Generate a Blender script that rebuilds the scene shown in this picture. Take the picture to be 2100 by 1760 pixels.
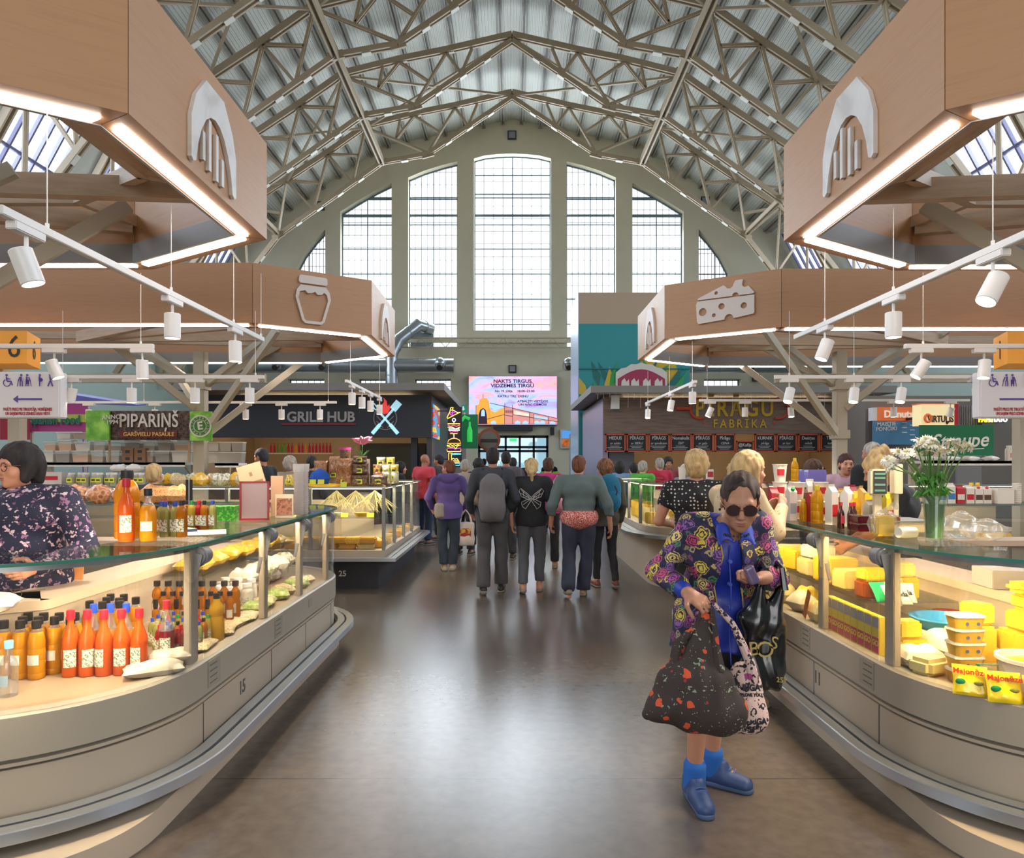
import bpy, bmesh, math, random
import numpy as np
from mathutils import Vector, Matrix
from mathutils.geometry import tessellate_polygon
R = math.radians
rnd = random.Random(7)
scene = bpy.context.scene
col = scene.collection
for o in list(bpy.data.objects): bpy.data.objects.remove(o)

# ---------------------------------------------------------------- camera, sky, light, exposure
F = 1400.0; CH = 1.6
cam_d = bpy.data.cameras.new('camera'); cam = bpy.data.objects.new('camera', cam_d); col.objects.link(cam)
cam.location = (0, 0, CH); cam.rotation_euler = (R(90), 0, 0)
cam_d.sensor_fit = 'HORIZONTAL'; cam_d.sensor_width = 36; cam_d.lens = 24; cam_d.shift_y = 70/2100
cam_d.clip_start = 0.05; cam_d.clip_end = 300
scene.camera = cam
w = bpy.data.worlds.new('sky'); scene.world = w; w.use_nodes = True
bg = w.node_tree.nodes['Background']; bg.inputs[0].default_value = (0.90, 0.95, 1.0, 1); bg.inputs[1].default_value = 1.6
scene.view_settings.view_transform = 'Standard'; scene.view_settings.look = 'None'
scene.view_settings.gamma = 1; scene.view_settings.exposure = 0.53; scene.view_settings.use_curve_mapping = False
cy = scene.cycles
cy.use_denoising = True; cy.max_bounces = 7; cy.diffuse_bounces = 4; cy.glossy_bounces = 3; cy.transparent_max_bounces = 14
cy.transmission_bounces = 3; cy.sample_clamp_indirect = 4; cy.caustics_reflective = False; cy.caustics_refractive = False
def area_light(name, loc, rot, sx, sy, power, colr):
    l = bpy.data.lights.new(name, 'AREA'); l.shape = 'RECTANGLE'; l.size = sx; l.size_y = sy; l.energy = power; l.color = colr
    o = bpy.data.objects.new(name, l); o.location = loc; o.rotation_euler = rot; col.objects.link(o); return o
# fill light added behind the viewer; overcast daylight through the roof glazing
area_light('rear_fill_light', (0, -13.4, 4.2), (R(92), 0, 0), 9, 7, 420, (1, .97, .93))
for sx in (-1, 1):
    for yb in (31.35, 26.95, 22.6, 18.2, 13.8, 9.4, 5.0, .6, -3.8):
        area_light('skylight_daylight', (sx*16.75, yb, 12.05), (0, R(sx*62), 0), 5.2, 2.8, 520, (.93, .97, 1))
for x, zc, wx, hz, pw in ((0, 13.9, 4.2, 9.6, 1000), (-4.4, 12.6, 2.6, 9, 650), (4.4, 12.6, 2.6, 9, 650), (-8.1, 11.2, 2.6, 6.6, 450), (8.1, 11.2, 2.6, 6.6, 450)):
    area_light('window_daylight', (x, 38.75, zc), (R(-90), 0, 0), wx, hz, pw, (.86, .94, 1))

# ---------------------------------------------------------------- helpers
def lin(c):
    if isinstance(c, str):
        c = c.lstrip('#'); c = [int(c[i:i+2], 16)/255 for i in (0, 2, 4)]
        c = [(x/12.92 if x <= .04045 else ((x+.055)/1.055)**2.4) for x in c]
    return (c[0], c[1], c[2], 1)
MATS = {}
def mat(name, c='#808080', rough=.5, metal=0, emit=0, ec=None, spec=.5, coat=0, sss=0, var=0, vscale=8, bump=0, bscale=40, alpha=1):
    if name in MATS: return MATS[name]
    m = bpy.data.materials.new(name); m.use_nodes = True; nt = m.node_tree; b = nt.nodes['Principled BSDF']
    b.inputs['Base Color'].default_value = lin(c); b.inputs['Roughness'].default_value = rough; b.inputs['Metallic'].default_value = metal
    b.inputs['Specular IOR Level'].default_value = spec; b.inputs['Coat Weight'].default_value = coat
    if sss: b.inputs['Subsurface Weight'].default_value = sss; b.inputs['Subsurface Radius'].default_value = (.02, .01, .006)
    if emit: b.inputs['Emission Color'].default_value = lin(ec or c); b.inputs['Emission Strength'].default_value = emit
    if alpha < 1: b.inputs['Alpha'].default_value = alpha
    if var or bump:
        tc = nt.nodes.new('ShaderNodeTexCoord')
        nz = nt.nodes.new('ShaderNodeTexNoise'); nz.inputs['Scale'].default_value = vscale; nz.inputs['Detail'].default_value = 4
        nt.links.new(tc.outputs['Object'], nz.inputs['Vector'])
        if var:
            mx = nt.nodes.new('ShaderNodeMix'); mx.data_type = 'RGBA'; l = lin(c)
            mx.inputs[6].default_value = tuple(max(0, x*(1-var)) for x in l[:3])+(1,); mx.inputs[7].default_value = tuple(min(1, x*(1+var)) for x in l[:3])+(1,)
            nt.links.new(nz.outputs['Fac'], mx.inputs[0]); nt.links.new(mx.outputs[2], b.inputs['Base Color'])
        if bump:
            n2 = nt.nodes.new('ShaderNodeTexNoise'); n2.inputs['Scale'].default_value = bscale; n2.inputs['Detail'].default_value = 3
            nt.links.new(tc.outputs['Object'], n2.inputs['Vector'])
            bp = nt.nodes.new('ShaderNodeBump'); bp.inputs['Strength'].default_value = bump; bp.inputs['Distance'].default_value = .01
            nt.links.new(n2.outputs['Fac'], bp.inputs['Height']); nt.links.new(bp.outputs[0], b.inputs['Normal'])
    MATS[name] = m; return m
def ramp_mat(name, stops, tex='noise', scale=8, rough=.6, detail=4, vec=(1, 1, 1), rot=(0, 0, 0), interp='LINEAR', bump=0, feature=None, metal=0, coat=0, space='Object', emit=0, dist=0):
    if name in MATS: return MATS[name]
    m = bpy.data.materials.new(name); m.use_nodes = True; nt = m.node_tree; N = nt.nodes; L = nt.links; b = N['Principled BSDF']
    b.inputs['Roughness'].default_value = rough; b.inputs['Metallic'].default_value = metal; b.inputs['Coat Weight'].default_value = coat
    tc = N.new('ShaderNodeTexCoord'); mp = N.new('ShaderNodeMapping'); mp.inputs['Scale'].default_value = vec; mp.inputs['Rotation'].default_value = rot
    L.new(tc.outputs[space], mp.inputs[0])
    if tex == 'noise':
        t = N.new('ShaderNodeTexNoise'); t.inputs['Scale'].default_value = scale; t.inputs['Detail'].default_value = detail; t.inputs['Distortion'].default_value = dist; out = t.outputs['Fac']
    elif tex == 'voronoi':
        t = N.new('ShaderNodeTexVoronoi'); t.inputs['Scale'].default_value = scale
        if feature: t.feature = feature
        out = t.outputs['Distance']
    elif tex == 'cell':
        t = N.new('ShaderNodeTexVoronoi'); t.inputs['Scale'].default_value = scale
        sp = N.new('ShaderNodeSeparateColor'); L.new(t.outputs['Color'], sp.inputs[0]); out = sp.outputs[0]
    elif tex == 'wave':
        t = N.new('ShaderNodeTexWave'); t.inputs['Scale'].default_value = scale; t.inputs['Distortion'].default_value = dist; t.inputs['Detail'].default_value = detail; out = t.outputs['Fac']
    L.new(mp.outputs[0], t.inputs['Vector'])
    cr = N.new('ShaderNodeValToRGB'); cr.color_ramp.interpolation = interp
    el = cr.color_ramp.elements
    while len(el) > 1: el.remove(el[-1])
    el[0].position = stops[0][0]; el[0].color = lin(stops[0][1])
    for p, c in stops[1:]:
        e = el.new(p); e.color = lin(c)
    L.new(out, cr.inputs[0]); L.new(cr.outputs[0], b.inputs['Base Color'])
    if emit: L.new(cr.outputs[0], b.inputs['Emission Color']); b.inputs['Emission Strength'].default_value = emit
    if bump:
        bp = N.new('ShaderNodeBump'); bp.inputs['Strength'].default_value = bump; bp.inputs['Distance'].default_value = .01
        L.new(out, bp.inputs['Height']); L.new(bp.outputs[0], b.inputs['Normal'])
    MATS[name] = m; return m
def glass_mat(name, tint=(.985, .99, .985), refl=.05, rough=.02, body=0, bodyc='#ffffff'):
    if name in MATS: return MATS[name]
    m = bpy.data.materials.new(name); m.use_nodes = True; nt = m.node_tree; N = nt.nodes; L = nt.links
    N.remove(N['Principled BSDF']); out = N['Material Output']
    tr = N.new('ShaderNodeBsdfTransparent'); tr.inputs[0].default_value = tint+(1,)
    gl = N.new('ShaderNodeBsdfGlossy'); gl.inputs['Roughness'].default_value = rough
    lw = N.new('ShaderNodeLayerWeight'); lw.inputs[0].default_value = .25
    mt = N.new('ShaderNodeMath'); mt.operation = 'MULTIPLY_ADD'; mt.inputs[1].default_value = .28; mt.inputs[2].default_value = refl; mt.use_clamp = True
    L.new(lw.outputs['Fresnel'], mt.inputs[0])
    mx = N.new('ShaderNodeMixShader'); L.new(mt.outputs[0], mx.inputs[0]); L.new(tr.outputs[0], mx.inputs[1]); L.new(gl.outputs[0], mx.inputs[2])
    res = mx
    if body:
        df = N.new('ShaderNodeBsdfDiffuse'); df.inputs[0].default_value = lin(bodyc)
        tl = N.new('ShaderNodeBsdfTranslucent'); tl.inputs[0].default_value = lin(bodyc)
        ad = N.new('ShaderNodeMixShader'); ad.inputs[0].default_value = .5; L.new(df.outputs[0], ad.inputs[1]); L.new(tl.outputs[0], ad.inputs[2])
        m2 = N.new('ShaderNodeMixShader'); m2.inputs[0].default_value = body; L.new(mx.outputs[0], m2.inputs[1]); L.new(ad.outputs[0], m2.inputs[2]); res = m2
    L.new(res.outputs[0], out.inputs[0]); MATS[name] = m; return m

ORIG = {}
def tag(o, label=None, cat=None, group=None, kind=None):
    if label: o['label'] = label
    if cat: o['category'] = cat
    if group: o['group'] = group
    if kind: o['kind'] = kind
    return o
def thing(name, label, cat, loc=(0, 0, 0), rz=0, group=None):
    o = bpy.data.objects.new(name, None); col.objects.link(o); o.empty_display_size = .1
    o.location = loc; o.rotation_euler = (0, 0, rz); ORIG[o.name] = Vector(loc); return tag(o, label, cat, group)
def children_of(o): return [c for c in o.children]
def dup(root, loc=None, rz=None, label=None, group=None, scale=None):
    r = root.copy(); col.objects.link(r)
    if loc is not None: r.location = loc
    if rz is not None: r.rotation_euler = (0, 0, rz)
    if scale is not None: r.scale = scale if hasattr(scale, '__len__') else (scale,)*3
    if label: r['label'] = label
    if group: r['group'] = group
    def rec(src, dst):
        for ch in list(src.children):
            c = ch.copy(); col.objects.link(c); c.parent = dst; rec(ch, c)
    rec(root, r); return r
def mlist(m): return list(m) if isinstance(m, (list, tuple)) else [m]
class MB:
    def __init__(s): s.v = []; s.f = []; s.m = []; s.mi = 0
    def add(s, vs, fs, mi=None):
        b = len(s.v); s.v += [tuple(v) for v in vs]; s.f += [tuple(i+b for i in f) for f in fs]; s.m += [s.mi if mi is None else mi]*len(fs); return s
    def box(s, c, d, rz=0, mi=None, M=None):
        x, y, z = d[0]/2, d[1]/2, d[2]/2
        vs = [Vector((i*x, j*y, k*z)) for i in (-1, 1) for j in (-1, 1) for k in (-1, 1)]
        if M is not None: vs = [M @ v for v in vs]
        if rz: q = Matrix.Rotation(rz, 3, 'Z'); vs = [q @ v for v in vs]
        c = Vector(c); return s.add([v+c for v in vs], [(0, 1, 3, 2), (4, 6, 7, 5), (0, 4, 5, 1), (2, 3, 7, 6), (0, 2, 6, 4), (1, 5, 7, 3)], mi)
    def b2(s, x0, x1, y0, y1, z0, z1, mi=None): return s.box(((x0+x1)/2, (y0+y1)/2, (z0+z1)/2), (abs(x1-x0), abs(y1-y0), abs(z1-z0)), mi=mi)
    def bar(s, p, q, w, h=None, up=(0, 0, 1), mi=None):
        p, q = Vector(p), Vector(q); h = h or w; d = (q-p); n = d.normalized(); u = Vector(up)
        if abs(n.dot(u)) > .98: u = Vector((0, 1, 0))
        a = n.cross(u).normalized(); b = a.cross(n).normalized(); a *= w/2; b *= h/2
        vs = [p-a-b, p+a-b, p+a+b, p-a+b, q-a-b, q+a-b, q+a+b, q-a+b]
        return s.add(vs, [(3, 2, 1, 0), (4, 5, 6, 7), (0, 1, 5, 4), (1, 2, 6, 5), (2, 3, 7, 6), (3, 0, 4, 7)], mi)
    def tube(s, pts, r, n=8, mi=None, closed=False, caps=True):
        pts = [Vector(p) for p in pts]; rs = r if hasattr(r, '__len__') else [r]*len(pts); k = len(pts)
        vs = []; prev = None
        for i, p in enumerate(pts):
            if closed: t = pts[(i+1) % k]-pts[i-1]
            else: t = pts[min(i+1, k-1)]-pts[max(i-1, 0)]
            t.normalize()
            if prev is None: a = t.cross(Vector((0, 0, 1))); a = a if a.length > .1 else t.cross(Vector((0, 1, 0)))
            else: a = prev-t*prev.dot(t)
            a.normalize(); b = t.cross(a); prev = a
            vs += [p+(a*math.cos(2*math.pi*j/n)+b*math.sin(2*math.pi*j/n))*rs[i] for j in range(n)]
        fs = []
        for i in range(k if closed else k-1):
            i2 = (i+1) % k
            fs += [(i*n+j, i*n+(j+1) % n, i2*n+(j+1) % n, i2*n+j) for j in range(n)]
        if caps and not closed: fs += [tuple(range(n))[::-1], tuple((k-1)*n+j for j in range(n))]
        return s.add(vs, fs, mi)
    def cyl(s, p, q, r0, r1=None, n=16, mi=None): return s.tube([p, q], [r0, r0 if r1 is None else r1], n, mi)
    def lathe(s, prof, c=(0, 0, 0), n=16, mi=None, sy=1, M=None, sx=1, sq=0):
        vs = []; c = Vector(c)
        for r, z in prof:
            for j in range(n):
                a = 2*math.pi*j/n; ca, sa = math.cos(a), math.sin(a)
                if sq:  # squarish section
                    k = (abs(ca)**sq+abs(sa)**sq)**(-1/sq); ca *= k; sa *= k
                v = Vector((r*ca*sx, r*sa*sy, z)); vs.append((M @ v if M is not None else v)+c)
        fs = [(i*n+j, i*n+(j+1) % n, (i+1)*n+(j+1) % n, (i+1)*n+j) for i in range(len(prof)-1) for j in range(n)]
        if prof[0][0] > 1e-6: fs.append(tuple(range(n))[::-1])
        if prof[-1][0] > 1e-6: fs.append(tuple((len(prof)-1)*n+j for j in range(n)))
        return s.add(vs, fs, mi)
    def ball(s, c, r, n=12, k=8, mi=None, M=None):
        r = r if hasattr(r, '__len__') else (r,)*3
        prof = [(math.sin(math.pi*i/k), -math.cos(math.pi*i/k)) for i in range(k+1)]
        S = Matrix.Diagonal(r); S = (M @ S) if M is not None else S
        return s.lathe([(max(a, 1e-5), b) for a, b in prof], c, n, mi, M=S)
    def plate(s, outer, holes, o, u, v, t, mi=None, mside=None):
        """polygon with holes in plane (o,u,v), thickness t along u x v"""
        o, u, v = Vector(o), Vector(u), Vector(v); n = u.cross(v).normalized()*t
        loops = [outer]+list(holes); tri = tessellate_polygon([[Vector((p[0], p[1], 0)) for p in l] for l in loops])
        flat = [p for l in loops for p in l]; k = len(flat)
        A = [o+u*p[0]+v*p[1] for p in flat]; vs = A+[a+n for a in A]
        fs = []
        for a, b, c in tri:
            ab = Vector(flat[b])-Vector(flat[a]); ac = Vector(flat[c])-Vector(flat[a])
            if ab.x*ac.y-ab.y*ac.x < 0: a, b, c = c, b, a
            fs += [(c, b, a), (a+k, b+k, c+k)]
        s.add(vs, fs, mi); b0 = len(s.v)-2*k; base = 0; q = []
        for li, l in enumerate(loops):
            m = len(l); area = sum(l[i][0]*l[(i+1) % m][1]-l[(i+1) % m][0]*l[i][1] for i in range(m))
            for i in range(m):
                a, b = base+i, base+(i+1) % m
                f = (a, b, b+k, a+k)
                if (area < 0) != (li > 0): f = f[::-1]
                q.append(tuple(x+b0 for x in f))
            base += m
        s.f += q; s.m += [s.mi if mside is None and mi is None else (mside if mside is not None else mi)]*len(q); return s
    def sweep(s, path, prof, mi=None, closed=False, caps=True):
        """path: (x,y) list; prof: (offset outward(right of travel), z) list"""
        k = len(path); n = len(prof); vs = []
        for i, p in enumerate(path):
            p = Vector(p); a = (p-Vector(path[i-1])) if (i > 0 or closed) else None
            b = (Vector(path[(i+1) % k])-p) if (i < k-1 or closed) else None
            if a is None: a = b
            if b is None: b = a
            a = a.normalized(); b = b.normalized(); na = Vector((a.y, -a.x)); nb = Vector((b.y, -b.x)); nn = (na+nb)
            nn = nn/max(nn.length_squared/2, .3)
            vs += [(p.x+nn.x*o_, p.y+nn.y*o_, z) for o_, z in prof]
        fs = []
        for i in range(k if closed else k-1):
            i2 = (i+1) % k; fs += [(i*n+j, i2*n+j, i2*n+(j+1) % n, i*n+(j+1) % n) for j in range(n)]
        if caps and not closed: fs += [tuple(range(n)), tuple((k-1)*n+j for j in range(n))[::-1]]
        return s.add(vs, fs, mi)
    def build(s, name, mats, parent=None, world=True, sm=35, bev=0, loc=None):
        me = bpy.data.meshes.new(name); org = Vector((0, 0, 0))
        if parent is not None and world: org = ORIG.get(parent.name, org)
        if loc is not None: org = Vector(loc)
        me.from_pydata([tuple(Vector(v)-org) for v in s.v], [], s.f)
        for m in mlist(mats): me.materials.append(m)
        me.polygons.foreach_set('material_index', s.m)
        bm = bmesh.new(); bm.from_mesh(me); bmesh.ops.recalc_face_normals(bm, faces=bm.faces)
        if bev: bmesh.ops.bevel(bm, geom=[e for e in bm.edges if len(e.link_faces) == 2 and e.calc_face_angle(0) > .5], offset=bev, segments=2, affect='EDGES', clamp_overlap=True)
        bm.to_mesh(me); bm.free()
        if sm:
            me.polygons.foreach_set('use_smooth', [True]*len(me.polygons)); me.set_sharp_from_angle(angle=R(sm))
        me.update(); o = bpy.data.objects.new(name, me); col.objects.link(o)
        if parent is not None: o.parent = parent; ORIG[o.name] = org
        elif loc is not None: o.location = loc; ORIG[o.name] = org
        return o
def solo(mb, name, mats, label, cat, group=None, kind=None, loc=None, **k):
    if loc is None and mb.v:
        a = np.array([tuple(v) for v in mb.v]); loc = ((a[:, 0].min()+a[:, 0].max())/2, (a[:, 1].min()+a[:, 1].max())/2, a[:, 2].min())
    return tag(mb.build(name, mats, loc=loc, **k), label, cat, group, kind)
def struct(mb, name, mats, **k):
    o = mb.build(name, mats, **k); o['kind'] = 'structure'; return o
def text_mesh(name, body, mats, parent, o, u, v, size, depth=.004, align='CENTER', bold=0, sx=1, world=True, spacing=1, shear=0):
    """text standing in plane (o,u,v) as a mesh part of parent"""
    cu = bpy.data.curves.new(name, 'FONT'); cu.body = body; cu.size = size; cu.align_x = align; cu.align_y = 'CENTER'
    cu.extrude = depth; cu.offset = bold*size; cu.space_character = spacing; cu.resolution_u = 3; cu.shear = shear
    t = bpy.data.objects.new(name, cu); col.objects.link(t)
    dg = bpy.context.evaluated_depsgraph_get(); me = bpy.data.meshes.new_from_object(t.evaluated_get(dg)); bpy.data.objects.remove(t); bpy.data.curves.remove(cu)
    o, u, v = Vector(o), Vector(u).normalized(), Vector(v).normalized(); n = u.cross(v)
    org = ORIG.get(parent.name, Vector((0, 0, 0))) if (parent and world) else Vector((0, 0, 0))
    M = Matrix(((u.x*sx, v.x, n.x, o.x-org.x), (u.y*sx, v.y, n.y, o.y-org.y), (u.z*sx, v.z, n.z, o.z-org.z), (0, 0, 0, 1))); me.transform(M)
    me.name = name; me.materials.clear()
    for m in mlist(mats): me.materials.append(m)
    ob = bpy.data.objects.new(name, me); col.objects.link(ob)
    if parent: ob.parent = parent; ORIG[ob.name] = org
    return ob
def W(px, py, Y): return Vector(((px-1050)*Y/F, Y, CH+(950-py)*Y/F))
ORD = 'first second third fourth fifth sixth seventh eighth ninth tenth eleventh twelfth thirteenth fourteenth fifteenth sixteenth'.split()
def nth(i, n=None, side='left'):
    if i == 0: return side+'most'
    if n and i == n-1: return {'left': 'right', 'right': 'left'}[side]+'most'
    return ORD[i]+' from '+side
def arc(cx, cy, r, a0, a1, n=8): return [(cx+r*math.cos(R(a0+(a1-a0)*i/n)), cy+r*math.sin(R(a0+(a1-a0)*i/n))) for i in range(n+1)]

# ---------------------------------------------------------------- materials
M_wood = ramp_mat('laminate_wood', [(.3, '#b3855f'), (.55, '#ba8b64'), (.8, '#ae805a')], scale=3, vec=(1, 1, 14), rough=.45, detail=6, dist=.6)
M_cream = mat('cream_paint_steel', '#b5ab97', .5)
M_beige = mat('beige_steel_paint', '#b8a792', .45)
M_white = mat('white_enamel', '#e6e1da', .4)
M_wall = mat('grey_green_plaster', '#cfc8b0', .8, var=.06, vscale=1.5)
M_steel = mat('brushed_steel', '#c2c6cb', .3, .85)
M_dsteel = mat('dark_steel', '#55524e', .4, .7)
M_black = mat('black_plastic', '#1b1a1a', .4)
M_char = mat('charcoal_paint', '#34343a', .6)
M_led = mat('led_diffuser', '#ffffff', .5, emit=11, ec='#fff0e4')
M_ledw = mat('led_warm', '#fff3d8', .5, emit=6, ec='#ffe2a8')
M_glass = glass_mat('case_glass')
M_gtop = glass_mat('shelf_glass', (.95, .975, .96), .14)
M_edge = mat('green_glass_edge', '#3f7f6c', .2, spec=.8)
M_red = mat('red_plastic', '#c22733', .4)
M_purple = mat('purple_print', '#5b4798', .6)
# ---------------------------------------------------------------- hall shell
YE = 38.0; YB = -14.0
mb = MB(); mb.add([(-17.5, YB, 0), (17.5, YB, 0), (17.5, YE+.6, 0), (-17.5, YE+.6, 0)], [(0, 1, 2, 3)])
def floor_mat():
    m = bpy.data.materials.new('polished_concrete'); m.use_nodes = True; nt = m.node_tree; N = nt.nodes; L = nt.links; b = N['Principled BSDF']
    tc = N.new('ShaderNodeTexCoord'); n1 = N.new('ShaderNodeTexNoise'); n1.inputs['Scale'].default_value = .55; n1.inputs['Detail'].default_value = 3
    n2 = N.new('ShaderNodeTexNoise'); n2.inputs['Scale'].default_value = 14; n2.inputs['Detail'].default_value = 8
    L.new(tc.outputs['Object'], n1.inputs[0]); L.new(tc.outputs['Object'], n2.inputs[0])
    cr = N.new('ShaderNodeValToRGB'); cr.color_ramp.elements[0].position = .3; cr.color_ramp.elements[0].color = lin('#4c433c'); cr.color_ramp.elements[1].position = .72; cr.color_ramp.elements[1].color = lin('#6f6359')
    ad = N.new('ShaderNodeMix'); ad.data_type = 'FLOAT'; ad.inputs[0].default_value = .35; L.new(n1.outputs['Fac'], ad.inputs[2]); L.new(n2.outputs['Fac'], ad.inputs[3]); L.new(ad.outputs[0], cr.inputs[0])
    # saw-cut joints across the aisle
    sp = N.new('ShaderNodeSeparateXYZ'); L.new(tc.outputs['Object'], sp.inputs[0])
    def joint(out, off, per, wd):
        a = N.new('ShaderNodeMath'); a.operation = 'ADD'; a.inputs[1].default_value = off; L.new(out, a.inputs[0])
        p = N.new('ShaderNodeMath'); p.operation = 'PINGPONG'; p.inputs[1].default_value = per/2; L.new(a.outputs[0], p.inputs[0])
        c = N.new('ShaderNodeMath'); c.operation = 'LESS_THAN'; c.inputs[1].default_value = wd; L.new(p.outputs[0], c.inputs[0]); return c.outputs[0]
    j = joint(sp.outputs[1], -3.46, 2.33, .004)
    mx = N.new('ShaderNodeMix'); mx.data_type = 'RGBA'; mx.inputs[7].default_value = lin('#3a332d'); L.new(j, mx.inputs[0]); L.new(cr.outputs[0], mx.inputs[6])
    L.new(mx.outputs[2], b.inputs['Base Color'])
    rr = N.new('ShaderNodeMapRange'); rr.inputs[1].default_value = .3; rr.inputs[2].default_value = .7; rr.inputs[3].default_value = .24; rr.inputs[4].default_value = .34; L.new(n1.outputs['Fac'], rr.inputs[0]); b.inputs['Roughness'].default_value = .27
    b.inputs['Specular IOR Level'].default_value = .85
    bp = N.new('ShaderNodeBump'); bp.inputs['Strength'].default_value = .03; bp.inputs['Distance'].default_value = .01; L.new(n2.outputs['Fac'], bp.inputs['Height']); L.new(bp.outputs[0], b.inputs['Normal'])
    return m
struct(mb, 'floor', floor_mat())

ROOF = [(0, 20.74), (7.18, 19.24), (14.8, 14.16), (17.4, 9.3)]
def roof_pt(s):  # s = distance along slope from the ridge
    for (x0, z0), (x1, z1) in zip(ROOF, ROOF[1:]):
        l = math.hypot(x1-x0, z1-z0)
        if s <= l+1e-6: t = s/l; return x0+(x1-x0)*t, z0+(z1-z0)*t, (-(z1-z0)/l, (x1-x0)/l)
        s -= l
    return None
mb = MB()
LTOT = sum(math.hypot(b[0]-a[0], b[1]-a[1]) for a, b in zip(ROOF, ROOF[1:]))
S_SK = sum(math.hypot(b[0]-a[0], b[1]-a[1]) for a, b in zip(ROOF[:3], ROOF[1:3]))
for sx in (-1, 1):
    pts = []; s = 0; k = 0; pitch = .14
    while s <= S_SK:
        for ds, h in ((0, 0), (.055, 0), (.07, .018), (.125, .018)):
            q = roof_pt(min(s+ds, S_SK)); pts.append((sx*(q[0]+q[2][0]*h), q[1]+q[2][1]*h))
        s += pitch
    q = roof_pt(S_SK); pts.append((sx*q[0], q[1]))
    vs = [(x, y, z) for y in (YB, YE+.1) for x, z in pts]; n = len(pts)
    mb.add(vs, [(i, i+1, n+i+1, n+i) for i in range(n-1)])
M_roof = mat('grey_corrugated_sheet', '#c2c4bb', .5, var=.06, vscale=.6)
struct(mb, 'ceiling', [M_roof], sm=0)
# purlins
mb = MB()
for sx in (-1, 1):
    s = .55
    while s < S_SK:
        q = roof_pt(s)
        for d in (-.07, .07):
            x = sx*(q[0]-q[2][0]*.12+q[2][1]*d); z = q[1]-q[2][1]*.12-q[2][0]*d
            mb.box((x, (YB+YE)/2, z), (.05, YE-YB, .16), M=Matrix.Rotation(0, 3, 'Z'))
        s += 1.08
struct(mb, 'trim_1', mat('purlin_paint', '#8c877c', .5))
# skylights on the steep lower slope: bays of glass between trusses
TR = [33.6, 29.1, 24.8, 20.4, 16.0, 11.6, 7.2, 2.8, -1.6, -6, -10.4]
mbf = MB(); mbg = MB(); mbr = MB()
(ax, az), (bx, bz) = ROOF[2], ROOF[3]
for sx in (-1, 1):
    def P_(t, y, off=0): return Vector((sx*(ax+(bx-ax)*t+.88*off), y, az+(bz-az)*t+.47*off))
    ys = sorted(TR+[YE, YB])
    for y0, y1 in zip(ys, ys[1:]):
        a, b = y0+.75, y1-.75
        if b-a < 1: a, b = y0, y0
        for (u0, u1) in ((y0, a), (b, y1)):
            if u1 > u0: mbr.add([P_(0, u0), P_(0, u1), P_(1, u1), P_(1, u0)], [(0, 1, 2, 3)])
        if b > a:
            mbg.add([P_(.04, a), P_(.04, b), P_(1, b), P_(1, a)], [(0, 1, 2, 3)])
            n = 5
            for i in range(n+1):
                y = a+(b-a)*i/n; mbf.bar(P_(0, y, -.06), P_(1, y, -.06), .07, .12)
            for t in (.02, .5, 1): mbf.bar(P_(t, a, -.06), P_(t, b, -.06), .08, .1)
struct(mbr, 'ceiling_lower_slope', [M_roof], sm=0)
struct(mbf, 'window_8', mat('violet_grey_bars', '#5d5a7a', .5))
o = struct(mbg, 'window_9', glass_mat('roof_glass', (.8, .88, 1), .05))
for sx, nm in ((-1, 'wall_left'), (1, 'wall_right')):
    mb = MB(); mb.b2(sx*17.5, sx*17.9, YB, YE+.6, 0, 9.35); struct(mb, nm, mat('pale_teal_plaster', '#a9bab2', .8, var=.05, vscale=1))
mb = MB(); mb.b2(-17.5, -5, YB-.3, YB, 0, 9.3); mb.b2(5, 17.5, YB-.3, YB, 0, 9.3); mb.plate([(-17.4, 9.3), (-5, 9.3), (-5, 8), (5, 8), (5, 9.3), (17.4, 9.3), (14.8, 14.16), (7.18, 19.24), (0, 20.74), (-7.18, 19.24), (-14.8, 14.16)], [], (0, YB, 0), (1, 0, 0), (0, 0, 1), .3); struct(mb, 'wall_front', M_wall, sm=0)  # unseen rear wall, added to narrow the opening that lets sky light in
# end wall with openings
Z = lambda py: CH+(950-py)*YE/F
X = lambda px: (px-1050)*YE/F
wins = []
def sym(l): return [(2100-x, y) for x, y in l][::-1]
cwin = [(972, 678), (1130, 678), (1130, 325), (1106, 319), (1078, 316), (1050, 315), (1022, 316), (994, 319), (972, 325)]
w1 = [(837, 712), (938, 712), (938, 331), (905, 339), (870, 350), (837, 364)]
w2 = [(698, 712), (803, 712), (803, 375), (770, 391), (735, 411), (698, 434)]
w3 = [(604, 620), (667, 620), (667, 470), (645, 494), (622, 524), (604, 558)]
arch_w = [cwin, w1, w2, w3, sym(w1), sym(w2), sym(w3)]
low_w = [[(850, 832), (925, 832), (925, 777), (850, 777)], [(1444, 832), (1520, 832), (1520, 777), (1444, 777)], [(735, 832), (800, 832), (800, 777), (735, 777)], [(590, 832), (665, 832), (665, 777), (590, 777)]]
doorway = [(980, 1009), (1125, 1009), (1125, 893), (980, 893)]
holes = [[(X(a), Z(b)) for a, b in h] for h in arch_w+low_w]+[[(X(980), 0.0), (X(1125), 0.0), (X(1125), Z(893)), (X(980), Z(893))]]
holes[-1] = [(X(980), .02), (X(1125), .02), (X(1125), Z(893)), (X(980), Z(893))]
outer = [(-17.5, 0), (17.5, 0), (17.5, 9.3), (17.4, 9.3), (14.8, 14.16), (7.18, 19.24), (0, 20.74), (-7.18, 19.24), (-14.8, 14.16), (-17.4, 9.3), (-17.5, 9.3)]
mb = MB(); mb.plate(outer, holes, (0, YE+.6, 0), (1, 0, 0), (0, 0, 1), .6)
struct(mb, 'wall_back', M_wall, sm=0)
M_bar = mat('blue_grey_glazing_bar', '#6d7f8c', .5)
M_lead = mat('fine_glazing_bar', '#8d8578', .6)
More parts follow.
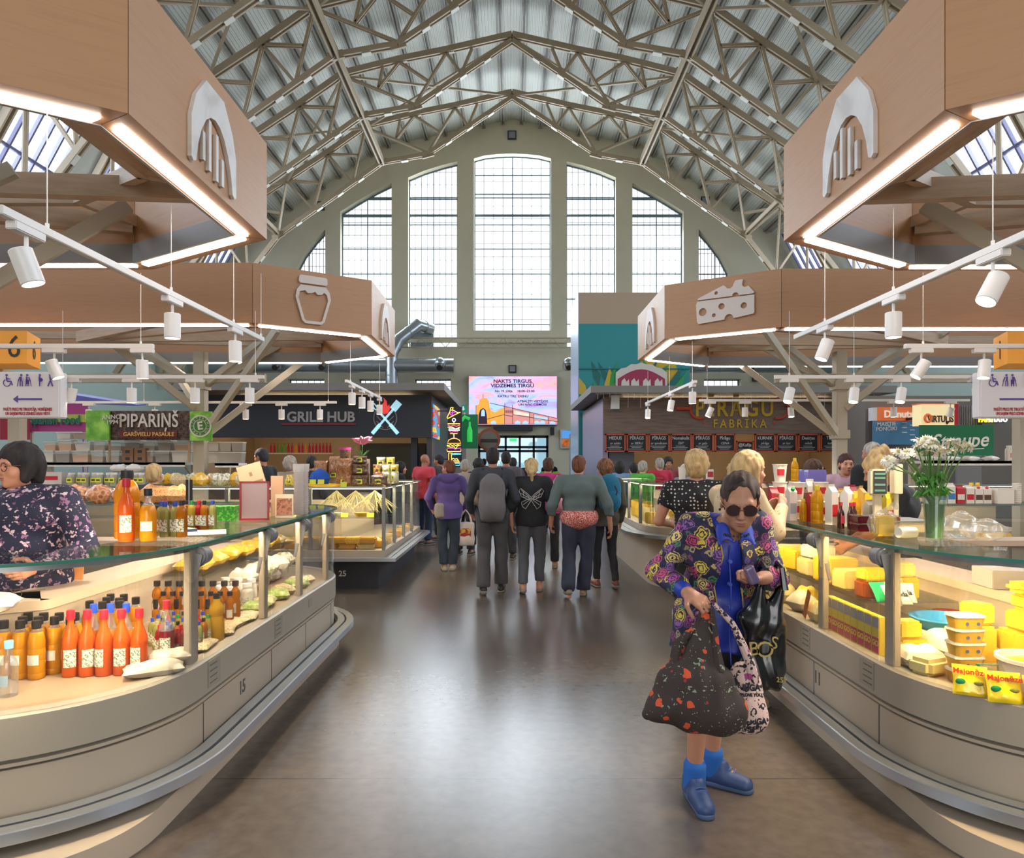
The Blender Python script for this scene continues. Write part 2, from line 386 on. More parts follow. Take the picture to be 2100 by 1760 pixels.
M_win = glass_mat('window_glass', (.97, .985, 1), .03)
for i, h in enumerate(arch_w+low_w):
    wn = bpy.data.objects.new('window_%d' % (i+1 if i < 7 else i+3), None); col.objects.link(wn); wn['kind'] = 'structure'; ORIG[wn.name] = Vector((0, 0, 0))
    pts = [(X(a), Z(b)) for a, b in h]; x0 = min(p[0] for p in pts); x1 = max(p[0] for p in pts); z0 = min(p[1] for p in pts); z1 = max(p[1] for p in pts)
    top = sorted([p for p in pts if p[1] > z0+.01]);
    def ztop(x):
        for a, b in zip(top, top[1:]):
            if a[0]-1e-6 <= x <= b[0]+1e-6 and b[0] > a[0]: return a[1]+(b[1]-a[1])*(x-a[0])/(b[0]-a[0])
        return top[0][1]
    def xspan(z):
        xs = [x0+(x1-x0)*k/60 for k in range(61)]; ok = [x for x in xs if ztop(x) >= z]
        return (min(ok), max(ok)) if ok else None
    yg = YE+.45; fr = MB(); m2 = MB()
    for a, b in zip(pts, pts[1:]+pts[:1]): fr.bar((a[0], yg, a[1]), (b[0], yg, b[1]), .12, .1, up=(0, 1, 0))
    if i < 7:
        xm = (x0+x1)/2 if i not in (3, 6) else (x1-1.0 if i == 3 else x0+1.0)
        fr.bar((xm, yg, z0), (xm, yg, ztop(xm)), .05)
        z = Z(712) if i else z0; zz = []
        for py in (663, 610, 558, 506, 456, 437, 400, 353 if i == 0 else 403): zz.append(Z(py))
        if i == 0: zz.append(Z(393))
        for z in zz:
            sp = xspan(z)
            if sp and z > z0: fr.bar((sp[0], yg, z), (sp[1], yg, z), .06 if z != Z(437) else .14)
        nx = 8
        for k in range(1, nx):
            x = x0+(x1-x0)*k/nx; m2.bar((x, yg, z0), (x, yg, ztop(x)), .028)
        z = z0+.7
        while z < z1:
            sp = xspan(z)
            if sp: m2.bar((sp[0], yg, z), (sp[1], yg, z), .024)
            z += .71
    else:
        for k in range(1, 6): x = x0+(x1-x0)*k/6; m2.bar((x, yg, z0), (x, yg, z1), .03)
        for k in range(1, 4): z = z0+(z1-z0)*k/4; m2.bar((x0, yg, z), (x1, yg, z), .03)
    fr.build('window_frame', M_bar, wn); m2.build('glazing_bar', M_lead, wn)
    g = MB(); g.plate(pts, [], (0, yg+.03, 0), (1, 0, 0), (0, 0, 1), .01); g.build('window_pane', M_win, wn, sm=0)
# bright overcast yard wall far outside is the sky itself; ground outside
mb = MB(); mb.add([(-60, YE+.7, -.05), (60, YE+.7, -.05), (60, 110, -.05), (-60, 110, -.05)], [(0, 1, 2, 3)]); struct(mb, 'outside_pavement', mat('pale_paving', '#8f8d89', .9))
# string course and ventilation grilles
mb = MB(); mb.b2(-17.4, 17.4, YE-.12, YE, Z(700)-.1, Z(700)+.12); struct(mb, 'trim_2', M_wall)
for px, py, lb in ((1050, 278, 'under the roof apex'), (657, 423, 'beside the left arched windows'), (1446, 413, 'beside the right arched windows'), (1051, 757, 'above the video screen'), (1550, 775, 'beside the low right window')):
    s_ = 9 if py < 700 else 8; mb = MB(); mb.b2(X(px-s_), X(px+s_), YE-.08, YE-.01, Z(py+s_), Z(py-s_)); mb.mi = 1
    mb.b2(X(px-s_+2.5), X(px+s_-2.5), YE-.1, YE-.05, Z(py+s_-2.5), Z(py-s_+2.5))
    solo(mb, 'ventilation_grille', [M_char, mat('grille_grey', '#8f8c93', .6)], 'square dark-framed wall vent '+lb, 'vent')
# sliding doors in the end wall
d = bpy.data.objects.new('door_1', None); col.objects.link(d); d['kind'] = 'structure'; ORIG[d.name] = Vector((0, 0, 0))
x0, x1, z1 = X(980), X(1125), Z(893); mb = MB(); y = YE+.3
for a in (x0+.06, X(1008), X(1066), x1-.06, X(1037), X(1095)): mb.b2(a-.06, a+.06, y-.06, y+.06, .02, z1)
for z in (z1-.07, Z(917), Z(925), .1): mb.b2(x0, x1, y-.06, y+.06, z-.07, z+.07)
mb.build('door_frame', M_char, d)
g = MB(); g.b2(x0, x1, y-.01, y+.01, .1, z1); g.build('door_pane', glass_mat('door_glass', (.45, .56, .6), .08), d)
def signbox(name, label, cat, x0, x1, y, z0, z1, m, depth=.06, side=None):
    t = thing(name, label, cat, ((x0+x1)/2, y, z0)); mb = MB(); mb.b2(x0, x1, y, y+depth, z0, z1); mb.build('sign_panel', m, t, bev=.004); return t
t = signbox('exit_sign', 'small green lit exit sign over the glass doors', 'sign', X(1045), X(1060), YE+.18, Z(905), Z(899), mat('green_lit', '#2fc46a', .5, emit=1.2))
# video screen
def screen_mat():
    m = bpy.data.materials.new('video_sky'); m.use_nodes = True; nt = m.node_tree; N = nt.nodes; L = nt.links; b = N['Principled BSDF']
    tc = N.new('ShaderNodeTexCoord'); t = N.new('ShaderNodeTexNoise'); t.inputs['Scale'].default_value = .9; t.inputs['Detail'].default_value = 3; t.inputs['Distortion'].default_value = 1.5
    mp = N.new('ShaderNodeMapping'); mp.inputs['Scale'].default_value = (.6, 1, 1.3); L.new(tc.outputs['Object'], mp.inputs[0]); L.new(mp.outputs[0], t.inputs[0])
    cr = N.new('ShaderNodeValToRGB'); el = cr.color_ramp.elements; el[0].position = .3; el[0].color = lin('#b48be6'); el[1].position = .72; el[1].color = lin('#f58ac0')
    for p, c in ((.42, '#a9c4f2'), (.5, '#cfc0ee'), (.57, '#f5a9cf'), (.64, '#f6b9a8')): e = el.new(p); e.color = lin(c)
    L.new(t.outputs['Fac'], cr.inputs[0]); L.new(cr.outputs[0], b.inputs['Emission Color']); b.inputs['Emission Strength'].default_value = .95; b.inputs['Base Color'].default_value = (0, 0, 0, 1); b.inputs['Roughness'].default_value = .5
    return m
sc = thing('video_screen', 'large pink and violet video screen showing a market poster over the doors', 'screen', (X(1051), YE-.25, Z(872)))
mb = MB(); mb.b2(X(961), X(1142), YE-.25, YE-.02, Z(873), Z(772)); mb.build('screen_housing', M_char, sc)
mb = MB(); mb.b2(X(962), X(1141.5), YE-.27, YE-.25, Z(872), Z(773)); mb.build('display', screen_mat(), sc)
ys = YE-.285; M_pt = mat('screen_purple_text', '#4a1e6a', .6, emit=.12)
for s_, px, py, sz in (('NAKTS TIRGUS', 1051, 783.5, .27), ('VIDZEMES TIRGŪ', 1051, 792.5, .27), ('No 19. jūlija', 1033, 803.5, .17), ('18.00–23.00', 1078, 803.5, .17), ('KATRU TREŠDIENU', 1052, 814, .17), ('ATBALSTI VIETĒJOS', 1092, 824.5, .17), ('UN NĀC CIEMOS!', 1092, 831, .17)):
    text_mesh('screen_lettering', s_, M_pt, sc, (X(px), ys, Z(py)), (1, 0, 0), (0, 0, 1), sz, depth=.003, bold=.03, sx=1.15)
# poster drawing of a market hall with an arched entrance, generic
dm = [mat('poster_ochre', '#e39a3e', .6, emit=.75), mat('poster_brick', '#d98f86', .6, emit=.6), mat('poster_line', '#4a3450', .6, emit=.1), mat('poster_glass', '#9fc3ea', .6, emit=.8), mat('poster_light', '#f0c8b8', .6, emit=.8)]
mb = MB(); SP = lambda zx, zy: (X(940+zx/9.545), Z(760+zy/9.545))
def poly(pts, mi, dy=0, holes=()): mb.plate([SP(*p) for p in pts][::-1], [[SP(*p) for p in h] for h in holes], (0, ys+.003-dy, 0), (1, 0, 0), (0, 0, 1), .002, mi=mi)
poly([(280, 1060), (310, 960), (345, 900), (350, 690), (410, 670), (420, 580), (480, 545), (560, 550), (600, 620), (610, 720), (640, 790), (720, 830), (900, 720), (910, 1060)], 0)
poly([(395, 1050), (400, 880), (430, 780), (490, 740), (540, 780), (560, 880), (570, 1050)], 2, .002)
poly([(450, 900), (455, 800), (490, 760), (520, 800), (525, 900)], 3, .004)
poly([(905, 1060), (905, 710), (1060, 760), (1070, 730), (1100, 750), (1930, 950), (1930, 1060)], 1)
poly([(1090, 870), (1090, 790), (1380, 850), (1380, 900)], 4, .002); poly([(1480, 950), (1480, 880), (1740, 930), (1740, 980)], 3, .002); poly([(620, 700), (620, 650), (880, 710), (880, 740), (700, 790)], 3, .002)
for a in (690, 1160, 1310, 1530, 1640, 1840): poly([(a-55, 1055), (a-50, 1010), (a, 985), (a+50, 1010), (a+55, 1055)], 3, .003)
for a in range(8): x = 920+a*18; poly([(x, 840), (x, 785), (x+9, 788), (x+9, 843)], 2, .003)
for a, b in (((290, 1058), (1930, 1058)), ((905, 700), (905, 1055)), ((1060, 750), (1060, 1050)), ((620, 645), (1930, 945)), ((560, 960), (900, 870)), ((1070, 870), (1930, 1010)), ((905, 880), (1060, 905)), ((350, 690), (350, 900)), ((600, 600), (610, 1000)), ((910, 640), (910, 700)), ((1055, 680), (1055, 750)), ((490, 470), (490, 545)), ((405, 480), (415, 580)), ((590, 490), (595, 600)), ((1390, 820), (1390, 1050)), ((1475, 850), (1475, 1050)), ((1760, 900), (1760, 1050))):
    A, B = SP(*a), SP(*b); mb.bar((A[0], ys-.003, A[1]), (B[0], ys-.003, B[1]), .004, .03 if a[0] != b[0] else .025, up=(0, 0, 1) if a[0] != b[0] else (1, 0, 0), mi=2)
mb.build('poster_drawing', dm, sc, sm=0)
mb = MB(); mb.b2(X(1012), X(1092), YE-.35, YE-.02, Z(884), Z(875)); solo(mb, 'air_curtain', M_char, 'long dark air curtain box below the video screen', 'air curtain')
mb = MB(); mb.b2(X(1128), X(1136), YE-.3, YE-.02, Z(892), Z(877)); solo(mb, 'wall_speaker', M_black, 'small black loudspeaker on the wall right of the doors', 'speaker')
t = thing('light_box_poster', 'blue and orange lit poster on the end wall beside the doors', 'poster', (X(1162), YE-.1, Z(919)))
mb = MB(); mb.b2(X(1149), X(1176), YE-.1, YE-.02, Z(920), Z(881)); mb.build('poster_frame', M_steel, t)
mb = MB(); mb.b2(X(1152), X(1173), YE-.12, YE-.1, Z(899), Z(884)); mb.mi = 1; mb.b2(X(1152), X(1173), YE-.12, YE-.1, Z(917), Z(899)); mb.build('poster_print', [mat('poster_blue', '#4a8fd6', .5, emit=.6), ramp_mat('poster_orange', [(.3, '#7d3a1c'), (.7, '#d97a3a')], scale=4, emit=.4)], t)
# maintenance truss rail and ducts along the end wall
mb = MB()
for z in (Z(698), Z(717)): mb.bar((X(800), YE-.7, z), (X(1172), YE-.7, z), .07)
k = 0; x = X(800)
while x < X(1165): mb.bar((x, YE-.7, Z(717 if k % 2 else 698)), (x+.45, YE-.7, Z(698 if k % 2 else 717)), .035); x += .45; k += 1
solo(mb, 'lattice_gantry', M_cream, 'thin pale lattice girder spanning below the tall windows', 'girder')
M_duct = mat('galvanised_duct', '#a9b0b5', .32, .85, var=.1, vscale=3)
def duct(pts, r, label, rings=True):
    t = thing('air_duct', label, 'duct', pts[0]); mb = MB(); mb.tube(pts, r, 20); mb.build('duct_pipe', M_duct, t)
    mb = MB()
    for a, b in zip(pts, pts[1:]):
        a, b = Vector(a), Vector(b); L_ = (b-a).length; n = max(1, int(L_/1.2))
        for i in range(n): q = a+(b-a)*(i+.5)/n; d_ = (b-a).normalized()*.03; mb.cyl(q-d_, q+d_, r*1.05, n=20)
    mb.build('duct_collar', M_duct, t); q = Vector(pts[0])*.5+Vector(pts[1])*.5 if len(pts) < 3 else Vector(pts[3]); mb = MB(); mb.bar(q, (q.x, YE-.01, q.z), .05); mb.build('wall_bracket', M_duct, t); return t
duct([(X(430), YE-1.3, Z(757)), (X(935), YE-1.3, Z(757))], .38, 'long round silver duct running along the end wall left of the screen')
duct([(X(1290), YE-1.3, Z(757)), (X(1680), YE-1.3, Z(757))], .38, 'long round silver duct running along the end wall right of the mural tower')
duct([(X(812), YE-1.4, Z(820)), (X(812), YE-1.4, Z(735)), (X(826), YE-1.2, Z(705)), (X(862), YE-.8, Z(672)), (X(884), YE-.1, Z(676))], .33, 'bent silver duct rising into the left tall window')
mb = MB(); mb.b2(X(842), X(889), YE-.06, YE-.01, Z(712), Z(663)); solo(mb, 'duct_cover_plate', mat('plate_grey', '#8d9aa0', .5, .4), 'grey metal plate filling the window corner behind the bent duct', 'plate')
for i, px in enumerate((592, 682, 910, 1160, 1512)):
    t = thing('duct_nozzle', 'silver ball-shaped air nozzle, %s along the end wall' % nth(i, 5), 'nozzle', (X(px), YE-1.9, Z(767)), group='air nozzles on the end wall')
    mb = MB(); mb.ball((X(px), YE-1.9, Z(755)), .3); mb.cyl((X(px), YE-1.8, Z(756)), (X(px), YE-1.2, Z(757)), .28, n=16); mb.cyl((X(px), YE-1.2, Z(757)), (X(px), YE-.01, Z(757)), .04, n=8); mb.build('nozzle_body', M_duct, t)
    mb = MB(); mb.cyl((X(px), YE-2.1, Z(762)), (X(px), YE-2.25, Z(766)), .2, .16); mb.build('nozzle_mouth', M_dsteel, t)

# ---------------------------------------------------------------- roof trusses
UC = [(0, 19.85), (2.8, 19.2), (4.8, 18.8), (7.2, 18.2), (9.05, 16.9), (11.1, 15.55), (13.2, 14.2), (14.5, 13.1), (16.6, 9.2), (17.2, 6)]
LC = [(0, 19.6), (4.15, 16.8), (6.4, 16.4), (11.5, 12.8), (14.6, 8.8), (16.9, 5.4)]
WB = [((1.7, 19.3), (2.16, 18.2)), ((2.8, 19.1), (2.16, 18.2)), ((2.8, 19.1), (4.15, 16.85)), ((4.8, 18.7), (3.6, 17.9)), ((4.8, 18.7), (5.7, 17.55)), ((7.15, 18.1), (4.2, 16.9)), ((5.5, 18.5), (5.7, 17.6)),
      ((7.2, 18.1), (7.85, 15.45)), ((9.05, 16.8), (7.55, 16.75)), ((9.05, 16.8), (9.77, 14.1)), ((11.1, 15.5), (9.5, 15.4)), ((9.05, 16.8), (7.9, 15.45)), ((11.1, 15.5), (11.5, 12.9)), ((11.1, 15.5), (9.8, 14.1)),
      ((13.2, 14.2), (11.4, 13.9)), ((13.2, 14.2), (11.55, 12.8)), ((13.2, 14.2), (13.0, 10.9)), ((14.5, 13.1), (13.0, 10.9)), ((14.5, 13.1), (14.6, 8.9)), ((15.6, 11.1), (14.6, 8.9)), ((16.6, 9.2), (14.7, 8.8)), ((16.6, 9.2), (16.1, 6.8))]
M_truss = mat('beige_truss_paint', '#ac9a80', .55, var=.08, vscale=2)
M_plate = mat('pale_splice_plate', '#d6d2c4', .5)
def build_truss(y):
    t = thing('roof_truss', 'x', 'truss', (0, y, 5.4))
    for nm, ch, wd in (('upper_chord', UC, .24), ('lower_chord', LC, .19)):
        mb = MB()
        for sx in (-1, 1):
            for a, b in zip(ch, ch[1:]):
                for dy in (-.09, .09): mb.bar((sx*a[0], y+dy, a[1]), (sx*b[0], y+dy, b[1]), .07, wd, up=(0, 1, 0) if False else (0, 0, 1))
                mb.bar((sx*a[0], y, a[1]), (sx*b[0], y, b[1]), .22, .04)
            for a in ch[1:-1]: mb.box((sx*a[0], y, a[1]), (.6, .1, .3), M=Matrix.Rotation(sx*R(32 if a[0] > 7 else 15), 3, 'Y'))
        mb.build(nm, M_truss, t, sm=0)
    mb = MB()
    for sx in (-1, 1):
        for a, b in WB:
            for dy in (-.06, .06): mb.bar((sx*a[0], y+dy, a[1]), (sx*b[0], y+dy, b[1]), .04, .10)
    mb.build('truss_web', M_truss, t, sm=0)
    mb = MB()
    for sx in (-1, 1):
        for a, b in zip(LC, LC[1:]):
            L_ = math.hypot(b[0]-a[0], b[1]-a[1]); n = int(L_/1.5)
            for i in range(1, n+1):
                f = i/(n+1); c = (sx*(a[0]+(b[0]-a[0])*f), y, a[1]+(b[1]-a[1])*f-.14); mb.box(c, (.34, .2, .03), M=Matrix.Rotation(sx*math.atan2(a[1]-b[1], b[0]-a[0]), 3, 'Y'))
    mb.build('splice_plate', M_plate, t, sm=0)
    return t
tr0 = build_truss(TR[0]); tr0['group'] = 'roof trusses'
tr0['label'] = 'beige steel roof truss hanging closest to the arched end wall'
names = ['beige steel roof truss, second in front of the arched end wall', 'beige steel roof truss, third in front of the arched end wall', 'roof truss cut by the top of the picture, fourth from the end wall',
         'roof truss whose flanks show beside the wooden canopies, fifth from the end wall', 'roof truss seen through the further canopies, sixth from the end wall', 'roof truss seen above the nearest canopies through their openings']
for y, lb in zip(TR[1:7], names): dup(tr0, (0, y, 5.4), label=lb)
# longitudinal ties joining the lower nodes, and wind bracing
for sx, side in ((-1, 'left'), (1, 'right')):
    mb = MB()
    for a, b in zip(TR[:8], TR[1:8]):
        for d in (-.1, .1): mb.bar((sx*6.4+d, a, 16.4), (sx*6.4+d, b, 16.4), .07, .3)
        mb.bar((sx*6.4, a, 16.5), (sx*6.4, b, 16.5), .2, .05)
        for xx, zz in ((11.5, 12.9),): 
            for d in (-.07, .07): mb.bar((sx*xx+d, a, zz), (sx*xx+d, b, zz), .05, .2)
    solo(mb, 'longitudinal_tie', M_truss, 'beige double beam joining the lower truss nodes on the %s side of the nave' % side, 'beam')
    mb = MB()
    for a, b in ((TR[0], TR[1]), (TR[2], TR[3]), (TR[4], TR[5])):
        for (p, q) in (((0, 19.7), (7.2, 18.1)), ((7.2, 18.1), (11.1, 15.4)), ((11.1, 15.4), (14.5, 13))):
            mb.bar((sx*p[0], a, p[1]), (sx*q[0], b, q[1]), .09); mb.bar((sx*p[0], b, p[1]), (sx*q[0], a, q[1]), .09)
    solo(mb, 'wind_bracing', M_truss, 'thin crossed bracing rods under the %s half of the roof' % side, 'bracing')
# ---------------------------------------------------------------- octagonal wooden canopies
CZ0, CZ1 = 3.05, 3.67
M_marble = ramp_mat('white_marble', [(.35, '#cbc2ba'), (.5, '#dcd4cd'), (.65, '#e3dcd6')], scale=3, detail=6, dist=1.5, rough=.4)
M_icon = mat('pale_icon_board', '#e0d0c6', .5)
M_ply = ramp_mat('ply_beam', [(.3, '#b59a80'), (.7, '#c7ae94')], scale=4, vec=(1, 1, 8), rough=.5)
ARCHI = [(-.5, 0), (-.5, .45), (-.41, .72), (-.2, 1), (.2, 1), (.41, .72), (.5, .45), (.5, 0), (.46, -.03), (.41, .0), (.37, .2), (.30, .40), (.2, .56), (.1, .64), (0, .665), (-.1, .64), (-.2, .56), (-.30, .40), (-.37, .2), (-.41, .0), (-.46, -.03)]
def offpoly(pts, d):
    n = len(pts); out = []
    for i in range(n):
        p = Vector(pts[i]); a = (p-Vector(pts[i-1])).normalized(); b = (Vector(pts[(i+1) % n])-p).normalized()
        na = Vector((a.y, -a.x)); nb = Vector((b.y, -b.x)); nn = na+nb; nn = nn/(nn.length_squared/2); out.append((p.x+nn.x*d, p.y+nn.y*d))
    return out
def canopy(s, X0, Yn, Yf, lab, side, colp=None):
    o6 = [(0, Yn), (0, Yf), (-1.09, Yf+.68), (-6.5, Yf+.68), (-7.6, Yf), (-7.6, Yn), (-6.5, Yn-.68), (-1.09, Yn-.68)]
    pts = [(X0+a, y) for a, y in o6] if s < 0 else [(X0-a, y) for a, y in o6][::-1]
    pts = pts if s < 0 else pts
    t = thing('wooden_canopy', lab, 'canopy', (X0, (Yn+Yf)/2, CZ0)); n = len(pts); i1 = offpoly(pts, -.17); l0 = offpoly(pts, -.085); l1 = offpoly(pts, -.145); g0 = offpoly(pts, -.172); g1 = offpoly(pts, -.19)
    for i in range(n):
        j = (i+1) % n
        def prism(A, B, z0, z1, sh=0):
            a, b, c, d = Vector(A[i]), Vector(A[j]), Vector(B[j]), Vector(B[i])
            if sh: u = (b-a).normalized()*sh; a, d, b, c = a+u, d+u, b-u, c-u
            return [(p.x, p.y, z) for z in (z0, z1) for p in (a, b, c, d)], [(3, 2, 1, 0), (4, 5, 6, 7), (0, 1, 5, 4), (1, 2, 6, 5), (2, 3, 7, 6), (3, 0, 4, 7)]
        mb = MB(); mb.add(*prism(pts, i1, CZ0, CZ1, .002)); mb.build('fascia_panel', M_wood, t, sm=0)
        mb = MB(); mb.add(*prism(l0, l1, CZ0-.012, CZ0+.01, .05)); mb.build('led_strip', M_led, t, sm=0)
        mb = MB(); mb.add(*prism(g0, g1, CZ0-.005, CZ0+.13)); mb.build('grey_edge_profile', mat('grey_profile', '#8e8a86', .5), t, sm=0)
    # steel frame inside
    xs = X0+s*3.8; ym = (Yn+Yf)/2
    for (a, b) in (((X0+s*.18, Yn+.1), (xs, ym)), ((X0+s*.18, Yf-.1), (xs, ym)), ((X0+s*1.15, Yf+.5), (xs, ym)), ((X0+s*1.15, Yn-.5), (xs, ym))):
        mb = MB(); mb.bar((a[0], a[1], CZ0+.27), (b[0], b[1], CZ0+.12), .08, .13); mb.build('roof_beam', M_ply, t)
    ri = offpoly(pts, -.62)
    mb = MB()
    for a, b in zip(ri, ri[1:]+ri[:1]): mb.bar((a[0], a[1], CZ0+.3), (b[0], b[1], CZ0+.3), .06, .1)
    for a, b in zip(ri, i1): mb.bar((a[0], a[1], CZ0+.3), (b[0], b[1], CZ0+.3), .05, .08)
    mb.build('ring_frame', M_ply, t)
    # tree column with struts
    cx_, cyy = colp or (X0+s*2.28, ym)
    mb = MB(); mb.b2(cx_-.075, cx_+.075, cyy-.075, cyy+.075, 0, CZ0+.1); mb.b2(cx_-.15, cx_+.15, cyy-.15, cyy+.15, 0, .02); mb.build('column', M_cream, t, bev=.006)
    for dx in (-1, 1):
        for dy in (-1, 1):
            lo_ = dx == -s; mb = MB(); mb.bar((cx_+dx*.06, cyy+dy*.06, 2.0 if lo_ else 2.36), (cx_+dx*(1.35 if lo_ else .95), cyy+dy*.85, CZ0+.24), .065, .09); mb.build('strut', M_cream, t)
            mb = MB(); mb.bar((cx_+dx*.06, cyy+dy*.03, 2.68), (cx_+dx*1.0, cyy+dy*.3, CZ0+.24), .06, .08); mb.build('strut', M_cream, t)
    mb = MB(); mb.bar((cx_-2.4, cyy, 2.78), (cx_+.9, cyy, 2.78), .08, .12) if s < 0 else mb.bar((cx_-.9, cyy, 2.78), (cx_+2.4, cyy, 2.78), .08, .12); mb.build('cross_beam', M_cream, t)
    mb = MB()
    for z in (2.0, 2.68): mb.b2(cx_-.1, cx_+.1, cyy-.1, cyy+.1, z-.06, z+.06)
    mb.build('joint_plate', M_cream, t)
    # arch emblem on the aisle face, with four bars
    yc = Yn+.78; u = (0, 1, 0) if s < 0 else (0, -1, 0)
    S_ = lambda p: (p[0]*.54, p[1]*.46)
    e = MB(); e.plate([S_(p) for p in ARCHI][::-1], [], (X0-s*.001, yc, CZ0+.055), u, (0, 0, 1), .022); em = e.build('arch_emblem', M_marble if lab.startswith('near') else M_icon, t)
    for (bx, z0_, z1_) in ((-.24, .0, .36), (-.11, -.06, .56), (.05, -.1, .48), (.18, -.1, .26)):
        e = MB(); e.plate([(bx*.54-.014, z0_*.46+.04), (bx*.54+.014, z0_*.46+.04), (bx*.54+.014, z1_*.46+.02), (bx*.54-.014, z1_*.46+.02)], [], (X0-s*.001, yc, CZ0+.055), u, (0, 0, 1), .02); e.build('emblem_bar', M_marble if lab.startswith('near') else M_icon, em)
    return t, pts
cl1, p_ = canopy(-1, -1.59, 2.83, 4.43, 'near left octagonal wooden canopy with a marble arch emblem', 'left')
cr1, p_ = canopy(1, 1.775, 2.80, 4.46, 'near right octagonal wooden canopy with a marble arch emblem', 'right')
cl2, p_ = canopy(-1, -1.59, 7.73, 9.27, 'further octagonal wooden canopy carrying a honey jar icon', 'left', (-4.33, 9.5))
cr2, p_ = canopy(1, 1.775, 7.94, 9.63, 'further octagonal wooden canopy carrying a cheese icon', 'right', (4.56, 9.5))
# icons
def circ(cx, cy, r, n=14, a0=0, a1=360): return [(cx+r*math.cos(R(a0+(a1-a0)*i/n)), cy+r*math.sin(R(a0+(a1-a0)*i/n))) for i in range(n+(a1-a0 < 360))]
d = Vector((1.09, .68, 0)).normalized(); n_ = Vector((d.y, -d.x, 0))
oj = Vector((-1.59-1.09*.515, 7.73-.68*.515, CZ0+.05))+n_*.002
jar = [(-.085, 0), (.085, 0), (.12, .03), (.19, .28), (.175, .36), (.135, .41), (-.135, .41), (-.175, .36), (-.19, .28), (-.12, .03)]
jin = [(-.075, .03), (.075, .03), (.095, .045), (.16, .27), (.145, .33), (.115, .35), (.09, .325), (.045, .32), (.02, .35), (-.02, .33), (-.06, .325), (-.09, .355), (-.145, .335), (-.16, .27), (-.095, .045)]
e = MB(); e.plate(jar, [jin], oj, d, (0, 0, 1), .02); j = e.build('jar_icon', M_icon, cl2)
e = MB(); e.plate([(-.14, .43), (.14, .43), (.155, .45), (.15, .5), (.135, .515), (-.135, .515), (-.15, .5), (-.155, .45)], [], oj, d, (0, 0, 1), .02); e.build('jar_icon_lid', M_icon, j)
d = Vector((1.09, -.68, 0)).normalized(); d = Vector((1.09, -.68, 0)).normalized()
oc = Vector((1.775+1.09*.545, 7.94-.68*.545, CZ0+.12)); n_ = d.cross(Vector((0, 0, 1))); oc += n_*.002
ch1 = [(-.30, .0), (.0, .02), *[(.04+.05*math.cos(R(a)), .025+.05*math.sin(R(a))) for a in (180, 150, 120, 90, 60, 30, 0)], (.30, .05), (.31, .07), (.31, .255), (-.31, .255), (-.325, .22), (-.315, .03)]
e = MB(); e.plate(ch1, [circ(-.25, .13, .045)[::-1], circ(-.04, .17, .035)[::-1], circ(.2, .15, .034)[::-1], circ(-.125, .08, .022)[::-1]], oc, d, (0, 0, 1), .02); c1 = e.build('cheese_icon', M_icon, cr2)
ch2 = [(-.31, .27), (.075, .27), *[(.11+.035*math.cos(R(a)), .27+.035*math.sin(R(a))) for a in (150, 120, 90, 60, 30)], (.15, .27), (.3, .27), (.31, .285), (.25, .36), *[(.215+.035*math.cos(R(a)), .385+.035*math.sin(R(a))) for a in (-60, -100, -140, -180)], (.19, .44), (.11, .435), *[(.045+.045*math.cos(R(a)), .40+.045*math.sin(R(a))) for a in (0, -40, -80, -120, -160)], (-.02, .40), (-.3, .29)]
e = MB(); e.plate(ch2, [circ(-.1, .325, .02)[::-1]], oc, d, (0, 0, 1), .02); e.build('cheese_icon_top', M_icon, c1)

